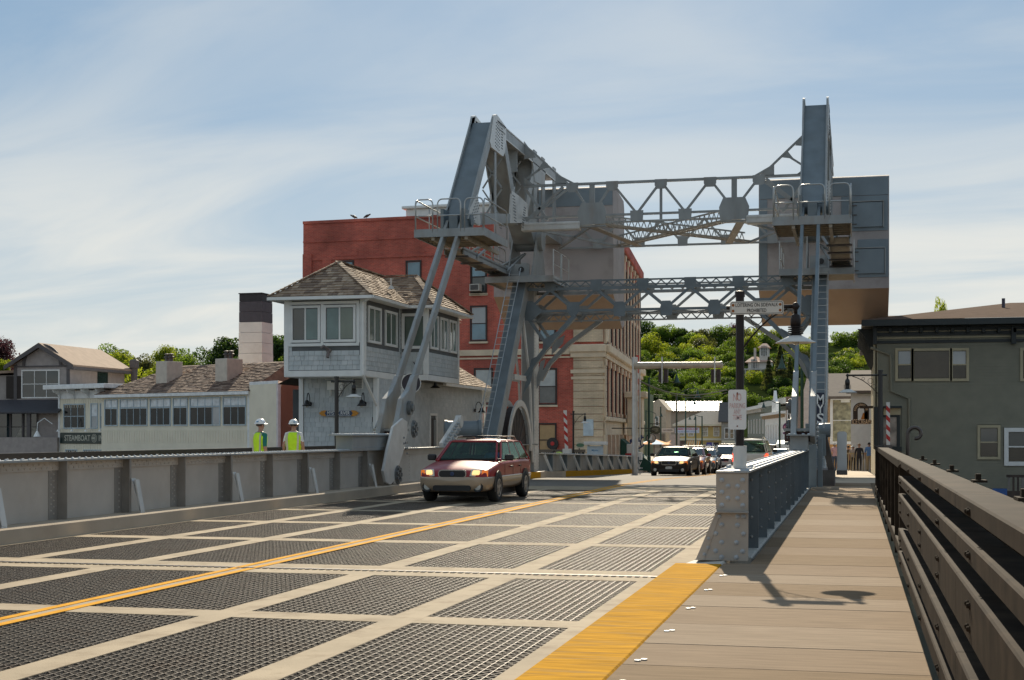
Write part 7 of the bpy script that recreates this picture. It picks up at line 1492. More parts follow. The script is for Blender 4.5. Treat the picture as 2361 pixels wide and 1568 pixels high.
text('NO', .13, c+Vector((0, -.002, hh*.6)), (1, 0, 0), (0, -1, 0), FD, t, ext=.0008, width=.1); text('PARKING', .09, c+Vector((0, -.002, hh*.18)), (1, 0, 0), (0, -1, 0), FD, t, width=hw*1.7, ext=.0008); text('ANY', .085, c+Vector((0, -.002, -hh*.12)), (1, 0, 0), (0, -1, 0), FD, t, width=hw*.8, ext=.0008); text('TIME', .085, c+Vector((0, -.002, -hh*.4)), (1, 0, 0), (0, -1, 0), FD, t, width=hw*1.0, ext=.0008)
for z in (.83, -.83): b = MB(); b.lathe([(.01, 0), (.008, .004), (.001, .006)], Vector((c.x, yy-.001, c.z+z*hh)), (0, -1, 0), 8); b.build('bolt', mat('rust_bolt', (.15, .03, .02), .7), t)
b = MB(); b.prism([Vector((c.x-.012, yy-.0012, c.z+hh*.8)), Vector((c.x+.012, yy-.0012, c.z+hh*.8)), Vector((c.x+.006, yy-.0012, c.z+hh*.5)), Vector((c.x-.006, yy-.0012, c.z+hh*.5))], (0, .001, 0)); b.build('rust_streak', RUST, t)
# vertical MYSTIC board on the right tower
Y = 47.4; p, q = g6(1705, 900, Y), g6(1778, 650, Y); t = thing('name_board', 'dark blue upright board with white letters MYST on the right tower', 'sign', p)
b = MB(); b.bx(p.x, q.x, Y, Y+.04, p.z-.75, q.z); b.build('board', mat('name_board_navy', (.008, .014, .04), .4), t)
for i, ch in enumerate('MYSTIC'): text(ch, .46, Vector(((p.x+q.x)/2, Y-.005, q.z-.24-.305*i)), (1, 0, 0), (0, -1, 0), WHITE, t, width=.22 if ch != 'I' else .06)
# ice cream sign
Y = 62; c = g7(443, 1000, Y); t = thing('ice_cream_sign', 'black arched hanging shop sign reading ICE CREAM at the olive building corner', 'sign', c); BK = mat('sign_brown_black', (.03, .015, .01), .5); CL = mat('sign_peach_letter', (.6, .45, .32), .5)
b = MB(); p, q = g7(370, 1018, Y), g7(517, 990, Y); b.bx(p.x, q.x, Y, Y+.1, p.z, q.z); b.build('board', BK, t); text('ICE CREAM', .3, Vector(((p.x+q.x)/2, Y-.005, (p.z+q.z)/2)), (1, 0, 0), (0, -1, 0), CL, t, width=(q.x-p.x)*.9)
b = MB(); a, d = g7(383, 990, Y), g7(500, 990, Y); tp = g7(440, 862, Y).z; R_ = (d.x-a.x)/2; cc = Vector(((a.x+d.x)/2, Y, tp-R_)); n = 16; th = .2
for i in range(n): a0, a1 = math.pi*i/n, math.pi*(i+1)/n; b.prism([cc+Vector((math.cos(x)*r_, 0, math.sin(x)*r_)) for x, r_ in ((a0, R_), (a1, R_), (a1, R_-th), (a0, R_-th))], (0, .1, 0))
b.bx(a.x, a.x+th, Y, Y+.1, q.z, cc.z); b.bx(d.x-th, d.x, Y, Y+.1, q.z, cc.z); b.build('arch', BK, t)
for i, ch in enumerate('MYSTIC DRAWBRIDGE'): aa = math.pi*(1-(i+.5)/17); text(ch, .13, cc+Vector((math.cos(aa)*(R_-th/2), -.004, math.sin(aa)*(R_-th/2))), (math.sin(aa), 0, -math.cos(aa)), (0, -1, 0), CL, t)
b = MB(); b.prism([g7(440, 985, Y), g7(490, 985, Y), g7(490, 925, Y), g7(455, 940, Y)], (0, .04, 0)); b.build('panel', mat('sign_orange_panel', (.45, .17, .03), .5), t); b = MB(); pp = g7(540, 895, Y); b.bar(g7(432, 897, Y), pp+Vector((.3, 0, 0)), .05, .1, (0, 1, 0)); b.build('bracket', BK, t)
# disc behind the left link
c = PY(948, 884, 44.3); t = thing('round_signal_back', 'round black disc with white rim seen from behind beside the left link bars', 'sign', c); b = MB(); b.lathe([(.001, 0), (.3, 0), (.3, .05), (.001, .05)], c, (.25, -1, 0), 24); b.build('disc', mat('disc_dark', (.025, .02, .028), .5), t); b = MB(); b.lathe([(.3, .0), (.325, .0), (.325, .06), (.3, .06)], c, (.25, -1, 0), 24); b.build('rim', GALV, t); b = MB(); b.tube([c+Vector((.1, .1, .2)), c+Vector((.2, .2, .42)), c+Vector((.05, .1, .7))], .02, 5); b.build('cable', BLACK, t)
# ================================================================ vehicles (built facing +y at the origin, then placed)
CGL = mat('car_window_glass', (.03, .045, .04), .03, var=.3, scale=2, spec=.9, coat=.6); CTR = mat('car_black_trim', (.015, .015, .015), .45); CHR = mat('car_chrome', (.6, .6, .6), .15, metal=.9, var=.03)
RIM = mat('alloy_rim', (.42, .4, .37), .3, metal=.6, var=.08); HLC = mat('headlamp_clear', (.55, .55, .5), .1, var=.1, coat=.6); HLIT = mat('headlamp_lit', (.9, .7, .35), .3, emit=(1, .6, .22, .9)); AMB = mat('amber_lens', (.7, .16, .02), .2, emit=(1, .25, .03, .35)); TLR = mat('tail_lens_red', (.35, .01, .01), .2); TLIT = mat('brake_lit', (.8, .05, .03), .3, emit=(1, .06, .02, 2.2)); ALIT = mat('turn_lit', (.9, .4, .05), .3, emit=(1, .45, .05, 2.5)); PLATE = mat('number_plate', (.55, .57, .56), .5)
def car_glass():
    m = bpy.data.materials.new('car_clear_glass'); m.use_nodes = True; nt = m.node_tree; n = nt.nodes; l = nt.links; n.clear(); o = n.new('ShaderNodeOutputMaterial'); mx = n.new('ShaderNodeMixShader'); tr = n.new('ShaderNodeBsdfTransparent'); gl = n.new('ShaderNodeBsdfGlossy'); lw = n.new('ShaderNodeLayerWeight'); mr = n.new('ShaderNodeMapRange')
    tr.inputs[0].default_value = (.5, .62, .55, 1); gl.inputs['Roughness'].default_value = .03; gl.inputs['Color'].default_value = (.85, .95, .9, 1); lw.inputs['Blend'].default_value = .08; l.new(lw.outputs['Fresnel'], mr.inputs[0]); mr.inputs[3].default_value = .04; mr.inputs[4].default_value = .6; l.new(mr.outputs[0], mx.inputs[0]); l.new(tr.outputs[0], mx.inputs[1]); l.new(gl.outputs[0], mx.inputs[2]); l.new(mx.outputs[0], o.inputs[0]); return m
CCL = car_glass()
def ring(y, hw, zb, zs, cr, top=None):
    P = [(0, zb), (hw*.8, zb), (hw*.95, zb+.05), (hw, zb+.28*(zs-zb)), (hw*1.0, zb+.62*(zs-zb)), (hw*.985, zs-.06), (hw*.945, zs-.01), (hw*.6, zs+cr*.7), (0, zs+cr)]
    if top is not None: P = [(x, min(z, top)) for x, z in P]
    return [Vector((x, y, z)) for x, z in P]+[Vector((-x, y, z)) for x, z in P[-2:0:-1]]
def loft(st, top=None, grow=0):
    b = MB(); R_ = [ring(y+(grow*2.2 if y > 1.5 else -grow*2.2 if y < -1.5 else 0), hw+grow, zb-grow*.5, zs, cr, top) for y, hw, zb, zs, cr in st]; n = len(R_[0]); b.add([p for r in R_ for p in r], [(i*n+k, i*n+(k+1) % n, (i+1)*n+(k+1) % n, (i+1)*n+k) for i in range(len(R_)-1) for k in range(n)]+[tuple(range(n-1, -1, -1)), tuple(range((len(R_)-1)*n, len(R_)*n))])
    return b
def car(name, label, paint, L, W_, H, kind='wagon', lit=False, brake=False, group=None, two=None, detail=True, turn=False):
    t = thing(name, label, 'car', (0, 0, 0), group); hw = W_/2; f, r = L/2, -L/2
    hood = {'wagon': .95, 'sedan': .92, 'suv': 1.12}[kind]; belt = {'wagon': .98, 'sedan': .95, 'suv': 1.15}[kind]; fl = {'wagon': .25, 'sedan': .2, 'suv': .36}[kind]
    st = [(f, hw*.66, fl+.12, hood-.34, .0), (f-.04, hw*.82, fl+.05, hood-.26, .01), (f-.14, hw*.93, fl, hood-.19, .02), (f-.4, hw*.985, fl, hood-.12, .035), (f-1.0, hw, fl+.02, hood-.04, .05), (f-1.45, hw, fl+.02, belt-.01, .03), (0, hw, fl+.02, belt, 0), (r+1.1, hw, fl+.02, belt+.015, 0), (r+.35, hw*.985, fl+.03, belt+.01, 0), (r+.1, hw*.95, fl+.06, belt-.02, 0), (r, hw*.86, fl+.15, belt-.1, 0)]
    if kind == 'sedan': st[-3:] = [(r+.4, hw*.985, fl+.03, belt, .01), (r+.1, hw*.94, fl+.06, belt-.04, .01), (r, hw*.84, fl+.15, belt-.14, 0)]
    o = loft(st).build('body', paint, t, smooth=True); sub = o.modifiers.new('s', 'SUBSURF'); sub.levels = 1; sub.render_levels = 2
    if two:
        o = loft(st, top=fl+.36, grow=.014).build('lower_cladding', two, t, smooth=True); sub = o.modifiers.new('s', 'SUBSURF'); sub.levels = 1; sub.render_levels = 1
    # cabin
    yb0, yb1 = f-1.35, {'wagon': r+.12, 'sedan': r+.75, 'suv': r+.1}[kind]; yt0, yt1 = f-2.1, {'wagon': r+.55, 'sedan': r+1.45, 'suv': r+.28}[kind]; wb, wt = hw*.93, hw*.72; zb = belt-.03; zt = H-.045
    def sec(k): return yb0+(yt0-yb0)*k, yb1+(yt1-yb1)*k, wb+(wt-wb)*k, zb+(zt-zb)*k
    b = MB(); rings = []
    for k in (0, .5, .93, 1.0):
        y0, y1, w, z = sec(k); w *= (1 if k < 1 else .93); y0 -= (.0 if k < 1 else .06); y1 += (0 if k < 1 else .06); z += .0
        rings.append([Vector(p) for p in ((-w*.9, y0+.05, z), (w*.9, y0+.05, z), (w, y0-.06, z), (w, (y0+y1)/2, z+.006), (w, y1+.06, z), (w*.9, y1, z), (-w*.9, y1, z), (-w, y1+.06, z), (-w, (y0+y1)/2, z+.006), (-w, y0-.06, z))])
    n = 10; b.add([p for q in rings for p in q], [(i*n+(k+1) % n, i*n+k, (i+1)*n+k, (i+1)*n+(k+1) % n) for i in (range(2, 3) if detail else range(3)) for k in range(n)])
    if detail:
        for k0 in (0, 1, 2, 4, 5, 6, 7, 9): b.bar(rings[0][k0], rings[2][k0]+(rings[2][k0]-rings[0][k0])*.02, .06, .05, (0, 1, 0))
        for s in (-1, 1):
            for f0 in (.36, .68): lo, hi = Vector((s*wb*.99, yb0-.06+(yb1-yb0+.12)*f0, zb)), Vector((s*sec(.95)[2]*.99, yt0+(yt1-yt0)*(f0*.92), sec(.95)[3])); b.bar(lo, hi, .07, .04, (0, 1, 0))
        b.bar(rings[2][0], rings[2][1], .06, .06); b.bar(rings[2][5], rings[2][6], .06, .06)
    b.add(rings[-1]+[Vector((0, (yt0+yt1)/2, H))], [((k+1) % n, k, n) for k in range(n)]); cab = b.build('cabin', paint, t, smooth=False, bev=.02)
    if detail:
        ST = mat('car_seat_grey', (.12, .11, .1), .9)
        for sx in (-.38, .38): q = MB(); q.bx(sx-.23, sx+.23, .02-.12, .14-.12, belt-.5, belt+.12); q.bx(sx-.12, sx+.12, .02-.1, .1-.1, belt+.15, belt+.3); q.build('seat', ST, t, bev=.04)
        q = MB(); q.bx(-.6, .6, -1.0, -.88, belt-.4, belt+.1); q.build('rear_bench', ST, t, bev=.04); q = MB(); q.bx(-hw*.85, hw*.85, .5, yb0-.05, belt-.1, belt+.05); q.build('dashboard', CTR, t, bev=.05); q = MB(); q.lathe([(.17, 0), (.185, .01), (.17, .02)], (-.38, .48, belt+.06), (0, -1, .4), 16); q.build('steering_wheel', CTR, t)
    def pane(nm, P, off, m=(CCL if detail else CGL)): b = MB(); P = [Vector(p) for p in P]; b.prism([p+Vector(off) for p in P], Vector(off)*-.6); return b.build(nm, m, t)
    y0, y1, w, z = sec(.1); ya, yc, wa, za = sec(.88); o_ = .012
    pane('windshield', [(-w*.86, y0+.055, z), (w*.86, y0+.055, z), (wa*.86, ya+.055, za), (-wa*.86, ya+.055, za)], (0, o_, o_*.8))
    pane('rear_window', [(w*.84, y1+.0, z+.02), (-w*.84, y1+.0, z+.02), (-wa*.84, yc+.0, za), (wa*.84, yc+.0, za)], (0, -o_, o_*.5))
    cuts = {'wagon': (.04, .36, .68, .98), 'sedan': (.05, .5, .97), 'suv': (.05, .38, .7, .98)}[kind]
    for s in (-1, 1):
        for a, c in zip(cuts, cuts[1:]):
            lo0, lo1 = y0+(y1-y0)*a, y0+(y1-y0)*c; hi0, hi1 = ya+(yc-ya)*a, ya+(yc-ya)*c; g = .035
            if a > .05: lo0 -= g; hi0 -= g
            else: lo0 -= .1; hi0 -= .1
            if c > .96: lo1 += .1; hi1 += .1
            P = [(s*w, lo0, z), (s*w, lo1, z), (s*wa, hi1, za), (s*wa, hi0, za)]; pane('side_window', P if s > 0 else P[::-1], (s*o_, 0, 0))
        b = MB(); b.obx((s*(hw+.1), yb0-.28, belt+.06), (.11, 0, 0), (0, .05, 0), (0, .0, .075)); b.build('mirror', CTR if two or kind == 'suv' else paint, t, bev=.03)
        if detail:
            ax_f, ax_r = f-.92, r+.95
            b = MB()
            for yy in (f-1.6, f-2.45, f-3.3): b.bx(*sorted((s*(hw+.0), s*(hw+.004))), yy-.006, yy+.006, fl+.25, belt-.06)
            b.build('door_gap', CTR, t, kind='stuff')
            for yy in (f-2.25, f-3.15): b = MB(); b.bx(*sorted((s*(hw+.0), s*(hw+.03))), yy-.09, yy+.09, belt-.18, belt-.15); b.build('door_handle', CTR if two else paint, t)
    wr = {'wagon': .335, 'sedan': .32, 'suv': .38}[kind]
    for s in (-1, 1):
        for yy in (f-.92, r+.95):
            b = MB(); c = Vector((s*(hw+.004), yy, wr)); b.prism([c+Vector((0, math.cos(a)*(wr+.07), max(-wr+.2, math.sin(a)*(wr+.07)))) for a in [rad(-12+204*i/16) for i in range(17)]], (s*.018, 0, 0)); b.build('wheel_arch', CTR, t)
            b = MB(); w0 = hw-.19; b.lathe([(wr*.62, w0), (wr*.93, w0), (wr, w0+.04), (wr, hw-.0), (wr*.94, hw+.028), (wr*.64, hw+.03), (wr*.62, hw)], (0, yy, wr), (s, 0, 0), 24); ty = b.build('wheel', RUBBER, t, smooth=True)
            b = MB(); b.lathe([(wr*.64, hw-.02), (wr*.64, hw+.031), (wr*.57, hw+.031), (wr*.55, hw-.03)], (0, yy, wr), (s, 0, 0), 24); b.lathe([(wr*.16, hw-.02), (wr*.15, hw+.028), (.001, hw+.03)], (0, yy, wr), (s, 0, 0), 10)
            for k in range(5):
                a = 2*math.pi*k/5+.3; b.bar((s*(hw+.016), yy, wr), (s*(hw+.012), yy+math.cos(a)*wr*.6, wr+math.sin(a)*wr*.6), wr*.2, .02, (0, -math.sin(a), math.cos(a)))
            b.build('rim', RIM, ty)
            b = MB(); b.lathe([(.001, hw-.05), (wr*.6, hw-.05)], (0, yy, wr), (s, 0, 0), 16); b.build('brake_disc', CTR, ty)
    # front
    hz = hood-.24
    for s in (-1, 1):
        b = MB(); P = [(s*hw*.48, f-.0, hz-.09), (s*hw*.82, f-.1, hz-.1), (s*hw*.86, f-.16, hz+.07), (s*hw*.52, f-.06, hz+.08)]; b.prism(P, (0, .03, 0)); h = b.build('headlight', HLC, t, bev=.015)
        b = MB(); b.prism([(s*hw*.54, f-.0, hz-.05), (s*hw*.74, f-.06, hz-.055), (s*hw*.75, f-.1, hz+.055), (s*hw*.57, f-.05, hz+.06)], (0, .042, 0)); b.build('lamp', HLIT if lit else HLC, h, bev=.02)
        b = MB(); b.prism([(s*hw*.79, f-.07, hz-.09), (s*hw*.93, f-.2, hz-.09), (s*hw*.93, f-.22, hz+.05), (s*hw*.8, f-.1, hz+.06)], (0, .02, 0)); b.build('turn_signal', ALIT if turn and s < 0 else AMB, h)
        b = MB(); b.lathe([(.13, 0), (.115, .03), (.075, .02), (.001, .03)], (s*hw*.7, f-.035, fl+.13), (0, 1, 0), 12); b.build('fog_lamp', CTR, t); b = MB(); b.lathe([(.075, .035), (.001, .045)], (s*hw*.7, f-.035, fl+.13), (0, 1, 0), 12); b.build('fog_lens', HLC, t)
        b = MB(); b.prism([(s*hw*.72, r+.02, belt-.42), (s*hw*.93, r+.1, belt-.42), (s*hw*.93, r+.1, belt-.05), (s*hw*.8, r+.04, belt-.05)], (0, -.04, 0)); b.build('tail_light', TLIT if brake else TLR, t)
    def rr(cx, cz, ww, hh, y, d, m, nm, par=None): b = MB(); b.prism(rrect(Vector((cx, 0, cz)), ww/2, hh/2, min(ww, hh)*.42, y, 4), (0, d, 0)); return b.build(nm, m, par or t)
    gw = hw*.78
    gr = rr(0, hz-.03, gw, .2, f-.05, .045, CHR, 'grille'); rr(0, hz-.03, gw-.05, .15, f-.05, .052, CTR, 'grille_mesh', gr)
    b = MB(); b.lathe([(.001, .012), (.045, .01), (.05, 0)], (0, f+.005, hz-.03), (0, 1, 0), 14); b.build('oval_badge', mat('badge_blue', (.03, .05, .12), .3), gr)
    for k in range(1, 12): b = MB(); x = -gw/2+gw*k/12; b.bx(x-.005, x+.005, f-.04, f+.006, hz-.09, hz+.03); 
    rr(0, fl+.1, hw*1.05, .13, f-.02, .06, CTR, 'air_intake')
    if two is None: rr(0, fl+.22, .32, .13, f-.02, .03, PLATE, 'number_plate')
    b = MB(); b.bx(-hw*.7, hw*.7, f-.95, r+.9, fl-.12, fl+.1); b.build('underbody', CTR, t)
    for s in (-1, 1): b = MB(); b.bar((s*.32-.05, yb0+.02, belt+.03), (s*.32-.5, yb0-.03, belt+.035), .015, .012); b.build('wiper', CTR, t)
    if kind != 'sedan':
        for s in (-1, 1):
            b = MB(); x = s*wt*.86; b.tube([(x, yt0-.12, H-.04), (x, yt0-.3, H+.04), (x, yt0-.6, H+.055), (x, yt1+.45, H+.055), (x, yt1+.2, H+.04), (x, yt1+.05, H-.04)], .018, 6); b.build('roof_rail', mat('rack_champagne', (.45, .37, .27), .3, metal=.4), t)
        b = MB()
        for yy in (yt0-.75, yt1+.6): b.tube([(-wt*.86, yy, H+.055), (wt*.86, yy, H+.055)], .015, 6)
        b.build('roof_bar', CTR, t)
    return t
def paint(n, c, rough=.22, metal=.2): return mat(n, c, rough, metal=metal, var=.05, scale=1.5, coat=.8)
def finish(t, x, y, rz, pitch=0): t.location = (x, y, zr(y)+.005 if y > 44 else .005); t.rotation_euler = (pitch, 0, rz)
red = car('red_wagon', 'dark red station wagon with tan lower cladding, lights on, crossing the bridge', mat('wagon_dark_red', (.27, .008, .01), .33, spec=.35, var=.04, coat=.2), 4.72, 1.745, 1.5, 'wagon', lit=True, two=paint('wagon_tan', (.36, .27, .18), .35)); finish(red, -9.1, 34.4, math.pi)
c = car('dark_sedan', 'dark grey brown sedan with lights on, heading the traffic beyond the bridge', mat('sedan_dark', (.03, .024, .02), .5, spec=.2, var=.05, coat=.06), 4.85, 1.85, 1.42, 'sedan', lit=True); finish(c, -8.45, 69.6, math.pi-.02)
c = car('white_suv', 'white off road car seen from behind with spare wheel and brake lights lit', paint('suv_white', (.62, .6, .55), .3, 0), 4.5, 1.8, 1.82, 'suv', brake=True); finish(c, -4.8, 70.6, 0)
suv = c
b = MB(); yy = -2.25; b.lathe([(.17, 0), (.35, 0), (.37, -.05), (.36, -.2), (.3, -.23), (.2, -.22)], (.0, yy, .95), (0, 1, 0), 24); sp = b.build('spare_wheel', RUBBER, c, smooth=True); sp.location = (0, 0, 0)
b = MB(); b.lathe([(.2, -.2), (.21, -.235), (.1, -.225), (.06, -.25), (.001, -.25)], (.0, yy, .95), (0, 1, 0), 20); b.build('rim', RIM, sp)
for k in range(5): b = MB(); a = 2*math.pi*k/5; b.lathe([(.045, -.236), (.001, -.237)], (math.cos(a)*.14, yy, .95+math.sin(a)*.14), (0, 1, 0), 8); b.build('rim_hole', CTR, sp)
for s in (-1, 1): b = MB(); b.bx(*sorted((s*.72, s*.9)), -2.27, -2.16, .62, 1.12); b.build('tail_light', TLIT, c)
b = MB(); b.bx(-.14, .14, -2.0, -1.96, 1.74, 1.79); b.build('high_brake_light', TLIT, c); b = MB(); b.bx(.45, .68, -2.27, -2.22, 1.02, 1.09); b.build('door_handle', CTR, c); b = MB(); b.bx(-.86, .86, -2.36, -2.16, .38, .6); b.build('rear_bumper', CTR, c, bev=.03)
c = car('dark_red_hatchback', 'dark red hatchback mostly hidden behind the dark sedan', paint('hatch_red', (.16, .015, .02)), 4.2, 1.7, 1.45, 'wagon', detail=False); finish(c, -8.35, 75.6, math.pi)
c = car('blue_hatchback', 'small dark blue car in the queue behind the dark sedan', paint('hatch_blue', (.03, .045, .06)), 4.2, 1.7, 1.45, 'wagon', detail=False); finish(c, -8.4, 82.5, math.pi)
c = car('white_pickup', 'white off road car with amber light facing us beside the white car with spare wheel', paint('pickup_white', (.6, .57, .52), .3, 0), 4.4, 1.78, 1.72, 'suv', turn=True, detail=False); finish(c, -7.5, 88, math.pi-.05)
c = car('white_saloon', 'white saloon far along the street at the centre of the queue', paint('saloon_white', (.62, .62, .6), .3, 0), 4.5, 1.75, 1.42, 'sedan', detail=False); finish(c, -15.2, 152, math.pi+.1)
c = car('silver_car', 'silver parked car with headlight glint left of the green lamp pole', paint('car_silver', (.42, .42, .42), .25, .5), 4.5, 1.75, 1.45, 'sedan', detail=False, lit=True); finish(c, -12.2, 104, math.pi+.1)
c = car('pale_blue_car', 'pale blue car in front of the white car with the spare wheel', paint('car_pale_blue', (.4, .5, .55), .3, 0), 4.4, 1.75, 1.5, 'sedan', detail=False); finish(c, -3.9, 84, 0)
c = car('dark_parked_car', 'dark car with tail lights far along the street before the shops', paint('car_black', (.02, .02, .022)), 4.5, 1.75, 1.5, 'wagon', detail=False, brake=True); finish(c, -14.0, 170, .15)
# ================================================================ people
SKIN = mat('skin', (.42, .23, .16), .55, var=.08); HAIRD = mat('dark_hair', (.025, .016, .012), .6, var=.3, scale=60)
def skin_mesh(V, E, rads, name, mats_, assign, parent, root=0, lev=2):
    me = bpy.data.meshes.new('sk'); me.from_pydata([tuple(v) for v in V], E, []); o = bpy.data.objects.new('sk', me); COL.objects.link(o)
    m = o.modifiers.new('skin', 'SKIN'); m.use_smooth_shade = True
    for i, r in enumerate(rads): d = me.skin_vertices[0].data[i]; d.radius = r if isinstance(r, tuple) else (r, r)
    me.skin_vertices[0].data[root].use_root = True
    s = o.modifiers.new('sub', 'SUBSURF'); s.levels = lev; s.render_levels = lev
    dg = bpy.context.evaluated_depsgraph_get(); me2 = bpy.data.meshes.new_from_object(o.evaluated_get(dg)); bpy.data.objects.remove(o); bpy.data.meshes.remove(me)
    me2.materials.clear()
    for x in mats_: me2.materials.append(x)
    for p in me2.polygons: p.material_index = assign(p.center); p.use_smooth = True
    me2.name = name; ob = bpy.data.objects.new(name, me2); COL.objects.link(ob); ob.parent = parent; return ob
def person(label, loc, rz, shirt, trousers, H=1.76, hair=HAIRD, pose='stand', hat=None, vest=None, sleeve=1.16, step=.0, group=None, bald=False):
    t = thing('person', label, 'person', (0, 0, 0), group); k = H/1.76; V = []; E = []; Rr = []; idx = {}
    def v(nm, p, r, par=None):
        idx[nm] = len(V); V.append(Vector(p)*k); Rr.append(tuple(x*k for x in r) if isinstance(r, tuple) else r*k)
        if par: E.append((idx[par], idx[nm]))
    bend = pose == 'bend'; sit = pose == 'sit'
    def T(p):           # trunk points: bent forward at the hip or leaning back in a seat
        p = Vector(p); a = rad(72) if bend else rad(-14) if sit else 0
        if p.z < .98: return p
        q = p-Vector((0, 0, .95)); c, s = math.cos(a), math.sin(a); return Vector((q.x, q.y*c+q.z*s, -q.y*s+q.z*c))+Vector((0, 0, .95))
    v('pelvis', (0, 0, .95), (.15, .11)); v('waist', T((0, 0, 1.1)), (.135, .095), 'pelvis'); v('chest', T((0, .0, 1.3)), (.165, .11), 'waist'); v('upper', T((0, -.005, 1.42)), (.14, .09), 'chest')
    v('neck', T((0, .0, 1.52)), .055, 'upper'); v('jaw', T((0, .025, 1.58)), .062, 'neck'); v('head', T((0, .015, 1.665)), (.078, .092), 'jaw'); v('crown', T((0, .0, 1.73)), .055, 'head'); v('nose', T((0, .118, 1.64)), .013, 'head')
    for s in (-1, 1):
        n = 'l' if s < 0 else 'r'; st_ = step*s
        v(n+'sh', T((s*.18, 0, 1.43)), .068, 'upper')
        if bend: el, wr, hd = Vector((s*.2, .55, .75)), Vector((s*.18, .62, .5)), Vector((s*.17, .64, .4))
        elif sit: el, wr, hd = Vector((s*.24, .12, 1.12)), Vector((s*.17, .38, 1.2)), Vector((s*.15, .45, 1.24))
        else: el, wr, hd = Vector((s*.25, -.03-st_*.35, 1.13)), Vector((s*.25, .06-st_*.55, .89)), Vector((s*.245, .08-st_*.6, .8))
        v(n+'el', el, .046, n+'sh'); v(n+'wr', wr, .031, n+'el'); v(n+'palm', hd, (.036, .022), n+'wr')
        d = (hd-wr).normalized()
        v(n+'hip', (s*.09, 0, .9), .1, 'pelvis')
        if sit: kn, an, to = (s*.13, .45, .93), (s*.12, .6, .52), (s*.12, .78, .48)
        else: kn, an, to = (s*.1, .03+st_*.5, .5), (s*.1, st_*.9-.02, .09), (s*.115, .14+st_*.9, .035)
        v(n+'kn', kn, .062, n+'hip'); v(n+'an', an, .042, n+'kn'); v(n+'toe', to, .036, n+'an')
        for q, off in enumerate((-.028, -.01, .01, .028)):
            f0 = hd+d*.04+Vector((0, off, 0)); v(n+'f%da' % q, f0, .0095, n+'palm'); v(n+'f%db' % q, f0+d*(.055-.006*abs(q-1.4))+Vector((-s*.012, 0, 0)), .0085, n+'f%da' % q)
        v(n+'th', hd+Vector((-s*.01, .042, .0))+d*.02, .0105, n+'palm')
    def assign(c):
        c = c/k; arm = abs(c.x) > .205
        if bend or sit:
            pass
        if not sit and not bend:
            if c.z < .1: return 3
            if c.z > 1.5: return 0
            if arm and c.z < sleeve and c.z > .6: return 0
            return 1 if c.z > .95 else 2
        if bend: return 1 if c.y > .05 and c.z > .7 and abs(c.x) < .24 and c.y < .52 else (0 if c.z > .6 and c.y > .5 else 2 if c.z > .1 else 3)
        return 0 if c.z > 1.5 or (c.y > .3 and c.z > 1.1) else 1 if c.z > .98 else 2
    skin_mesh(V, E, Rr, 'body', [SKIN, shirt, trousers, mat('shoe_dark', (.03, .025, .022), .6)], assign, t)
    hd = (T((0, .005, 1.675)))*k; upv = (T((0, 0, 1.75))-T((0, 0, 1.65))).normalized()
    fw = Vector((0, 1, 0)) if not bend else Vector((0, .3, -.95))
    def ell(c, rx, ry, rz, zlo, zhi, n=16, m=8):
        b = MB(); vs = []; fs = []
        for i in range(m+1):
            ph = math.asin(max(-1, min(1, zlo+(zhi-zlo)*i/m)))
            for j in range(n): a = 2*math.pi*j/n; vs.append(Vector((math.cos(a)*math.cos(ph)*rx, math.sin(a)*math.cos(ph)*ry, math.sin(ph)*rz)))
        for i in range(m):
            for j in range(n): fs.append((i*n+j, i*n+(j+1) % n, (i+1)*n+(j+1) % n, (i+1)*n+j))
        q = upv.rotation_difference(Vector((0, 0, 1))).inverted() if True else None
        b.add([c+(q @ p) for p in vs], fs); return b
    for s in (-1, 1):
        b = MB(); b.tube([hd+Vector((s*.08*k, -.005, -.045*k)), hd+Vector((s*.094*k, -.01, -.02*k)), hd+Vector((s*.09*k, -.012, .012*k))], [.012*k, .016*k, .01*k], 6); b.build('ear', SKIN, t, smooth=True)
        b = MB(); b.dome(hd+Vector((s*.032*k, .085*k, .0)), (0, 1, 0), .011*k, .008*k, 8); b.build('eye', mat('eye_dark', (.02, .02, .025), .2), t)
    b = MB(); b.obx(hd+Vector((0, .085*k, -.075*k)), (.024*k, 0, 0), (0, .006*k, 0), (0, 0, .005*k)); b.build('mouth', mat('lip', (.3, .1, .09), .5), t)
    if hair and not bald:
        b = ell(hd+Vector((0, -.014*k, .008*k)), .088*k, .1*k, .1*k, -.35, 1.0); b.v = [p if p.y < hd.y+.055*k or p.z > hd.z+.045*k else Vector((p.x, hd.y+.05*k, p.z)) for p in b.v]; b.build('hair', hair, t, smooth=True)
    if hat == 'helmet':
        HW = mat('helmet_white', (.78, .78, .76), .25, var=.03, coat=.5); b = ell(hd+Vector((0, 0, .035*k)), .118*k, .142*k, .118*k, .02, 1.0); b.build('hard_hat', HW, t, smooth=True)
        b = MB(); n = 24; R1 = [hd+Vector((math.cos(a)*.118*k, math.sin(a)*.142*k, .04*k)) for a in [2*math.pi*i/n for i in range(n)]]; R2 = [hd+Vector((math.cos(a)*.138*k, (math.sin(a)*.165+(.05 if math.sin(a) > .3 else 0))*k, .028*k)) for a in [2*math.pi*i/n for i in range(n)]]
        b.add(R1+R2+[p-Vector((0, 0, .008)) for p in R2], [(i, (i+1) % n, n+(i+1) % n, n+i) for i in range(n)]+[(n+i, n+(i+1) % n, 2*n+(i+1) % n, 2*n+i) for i in range(n)]); b.build('hat_brim', HW, t)
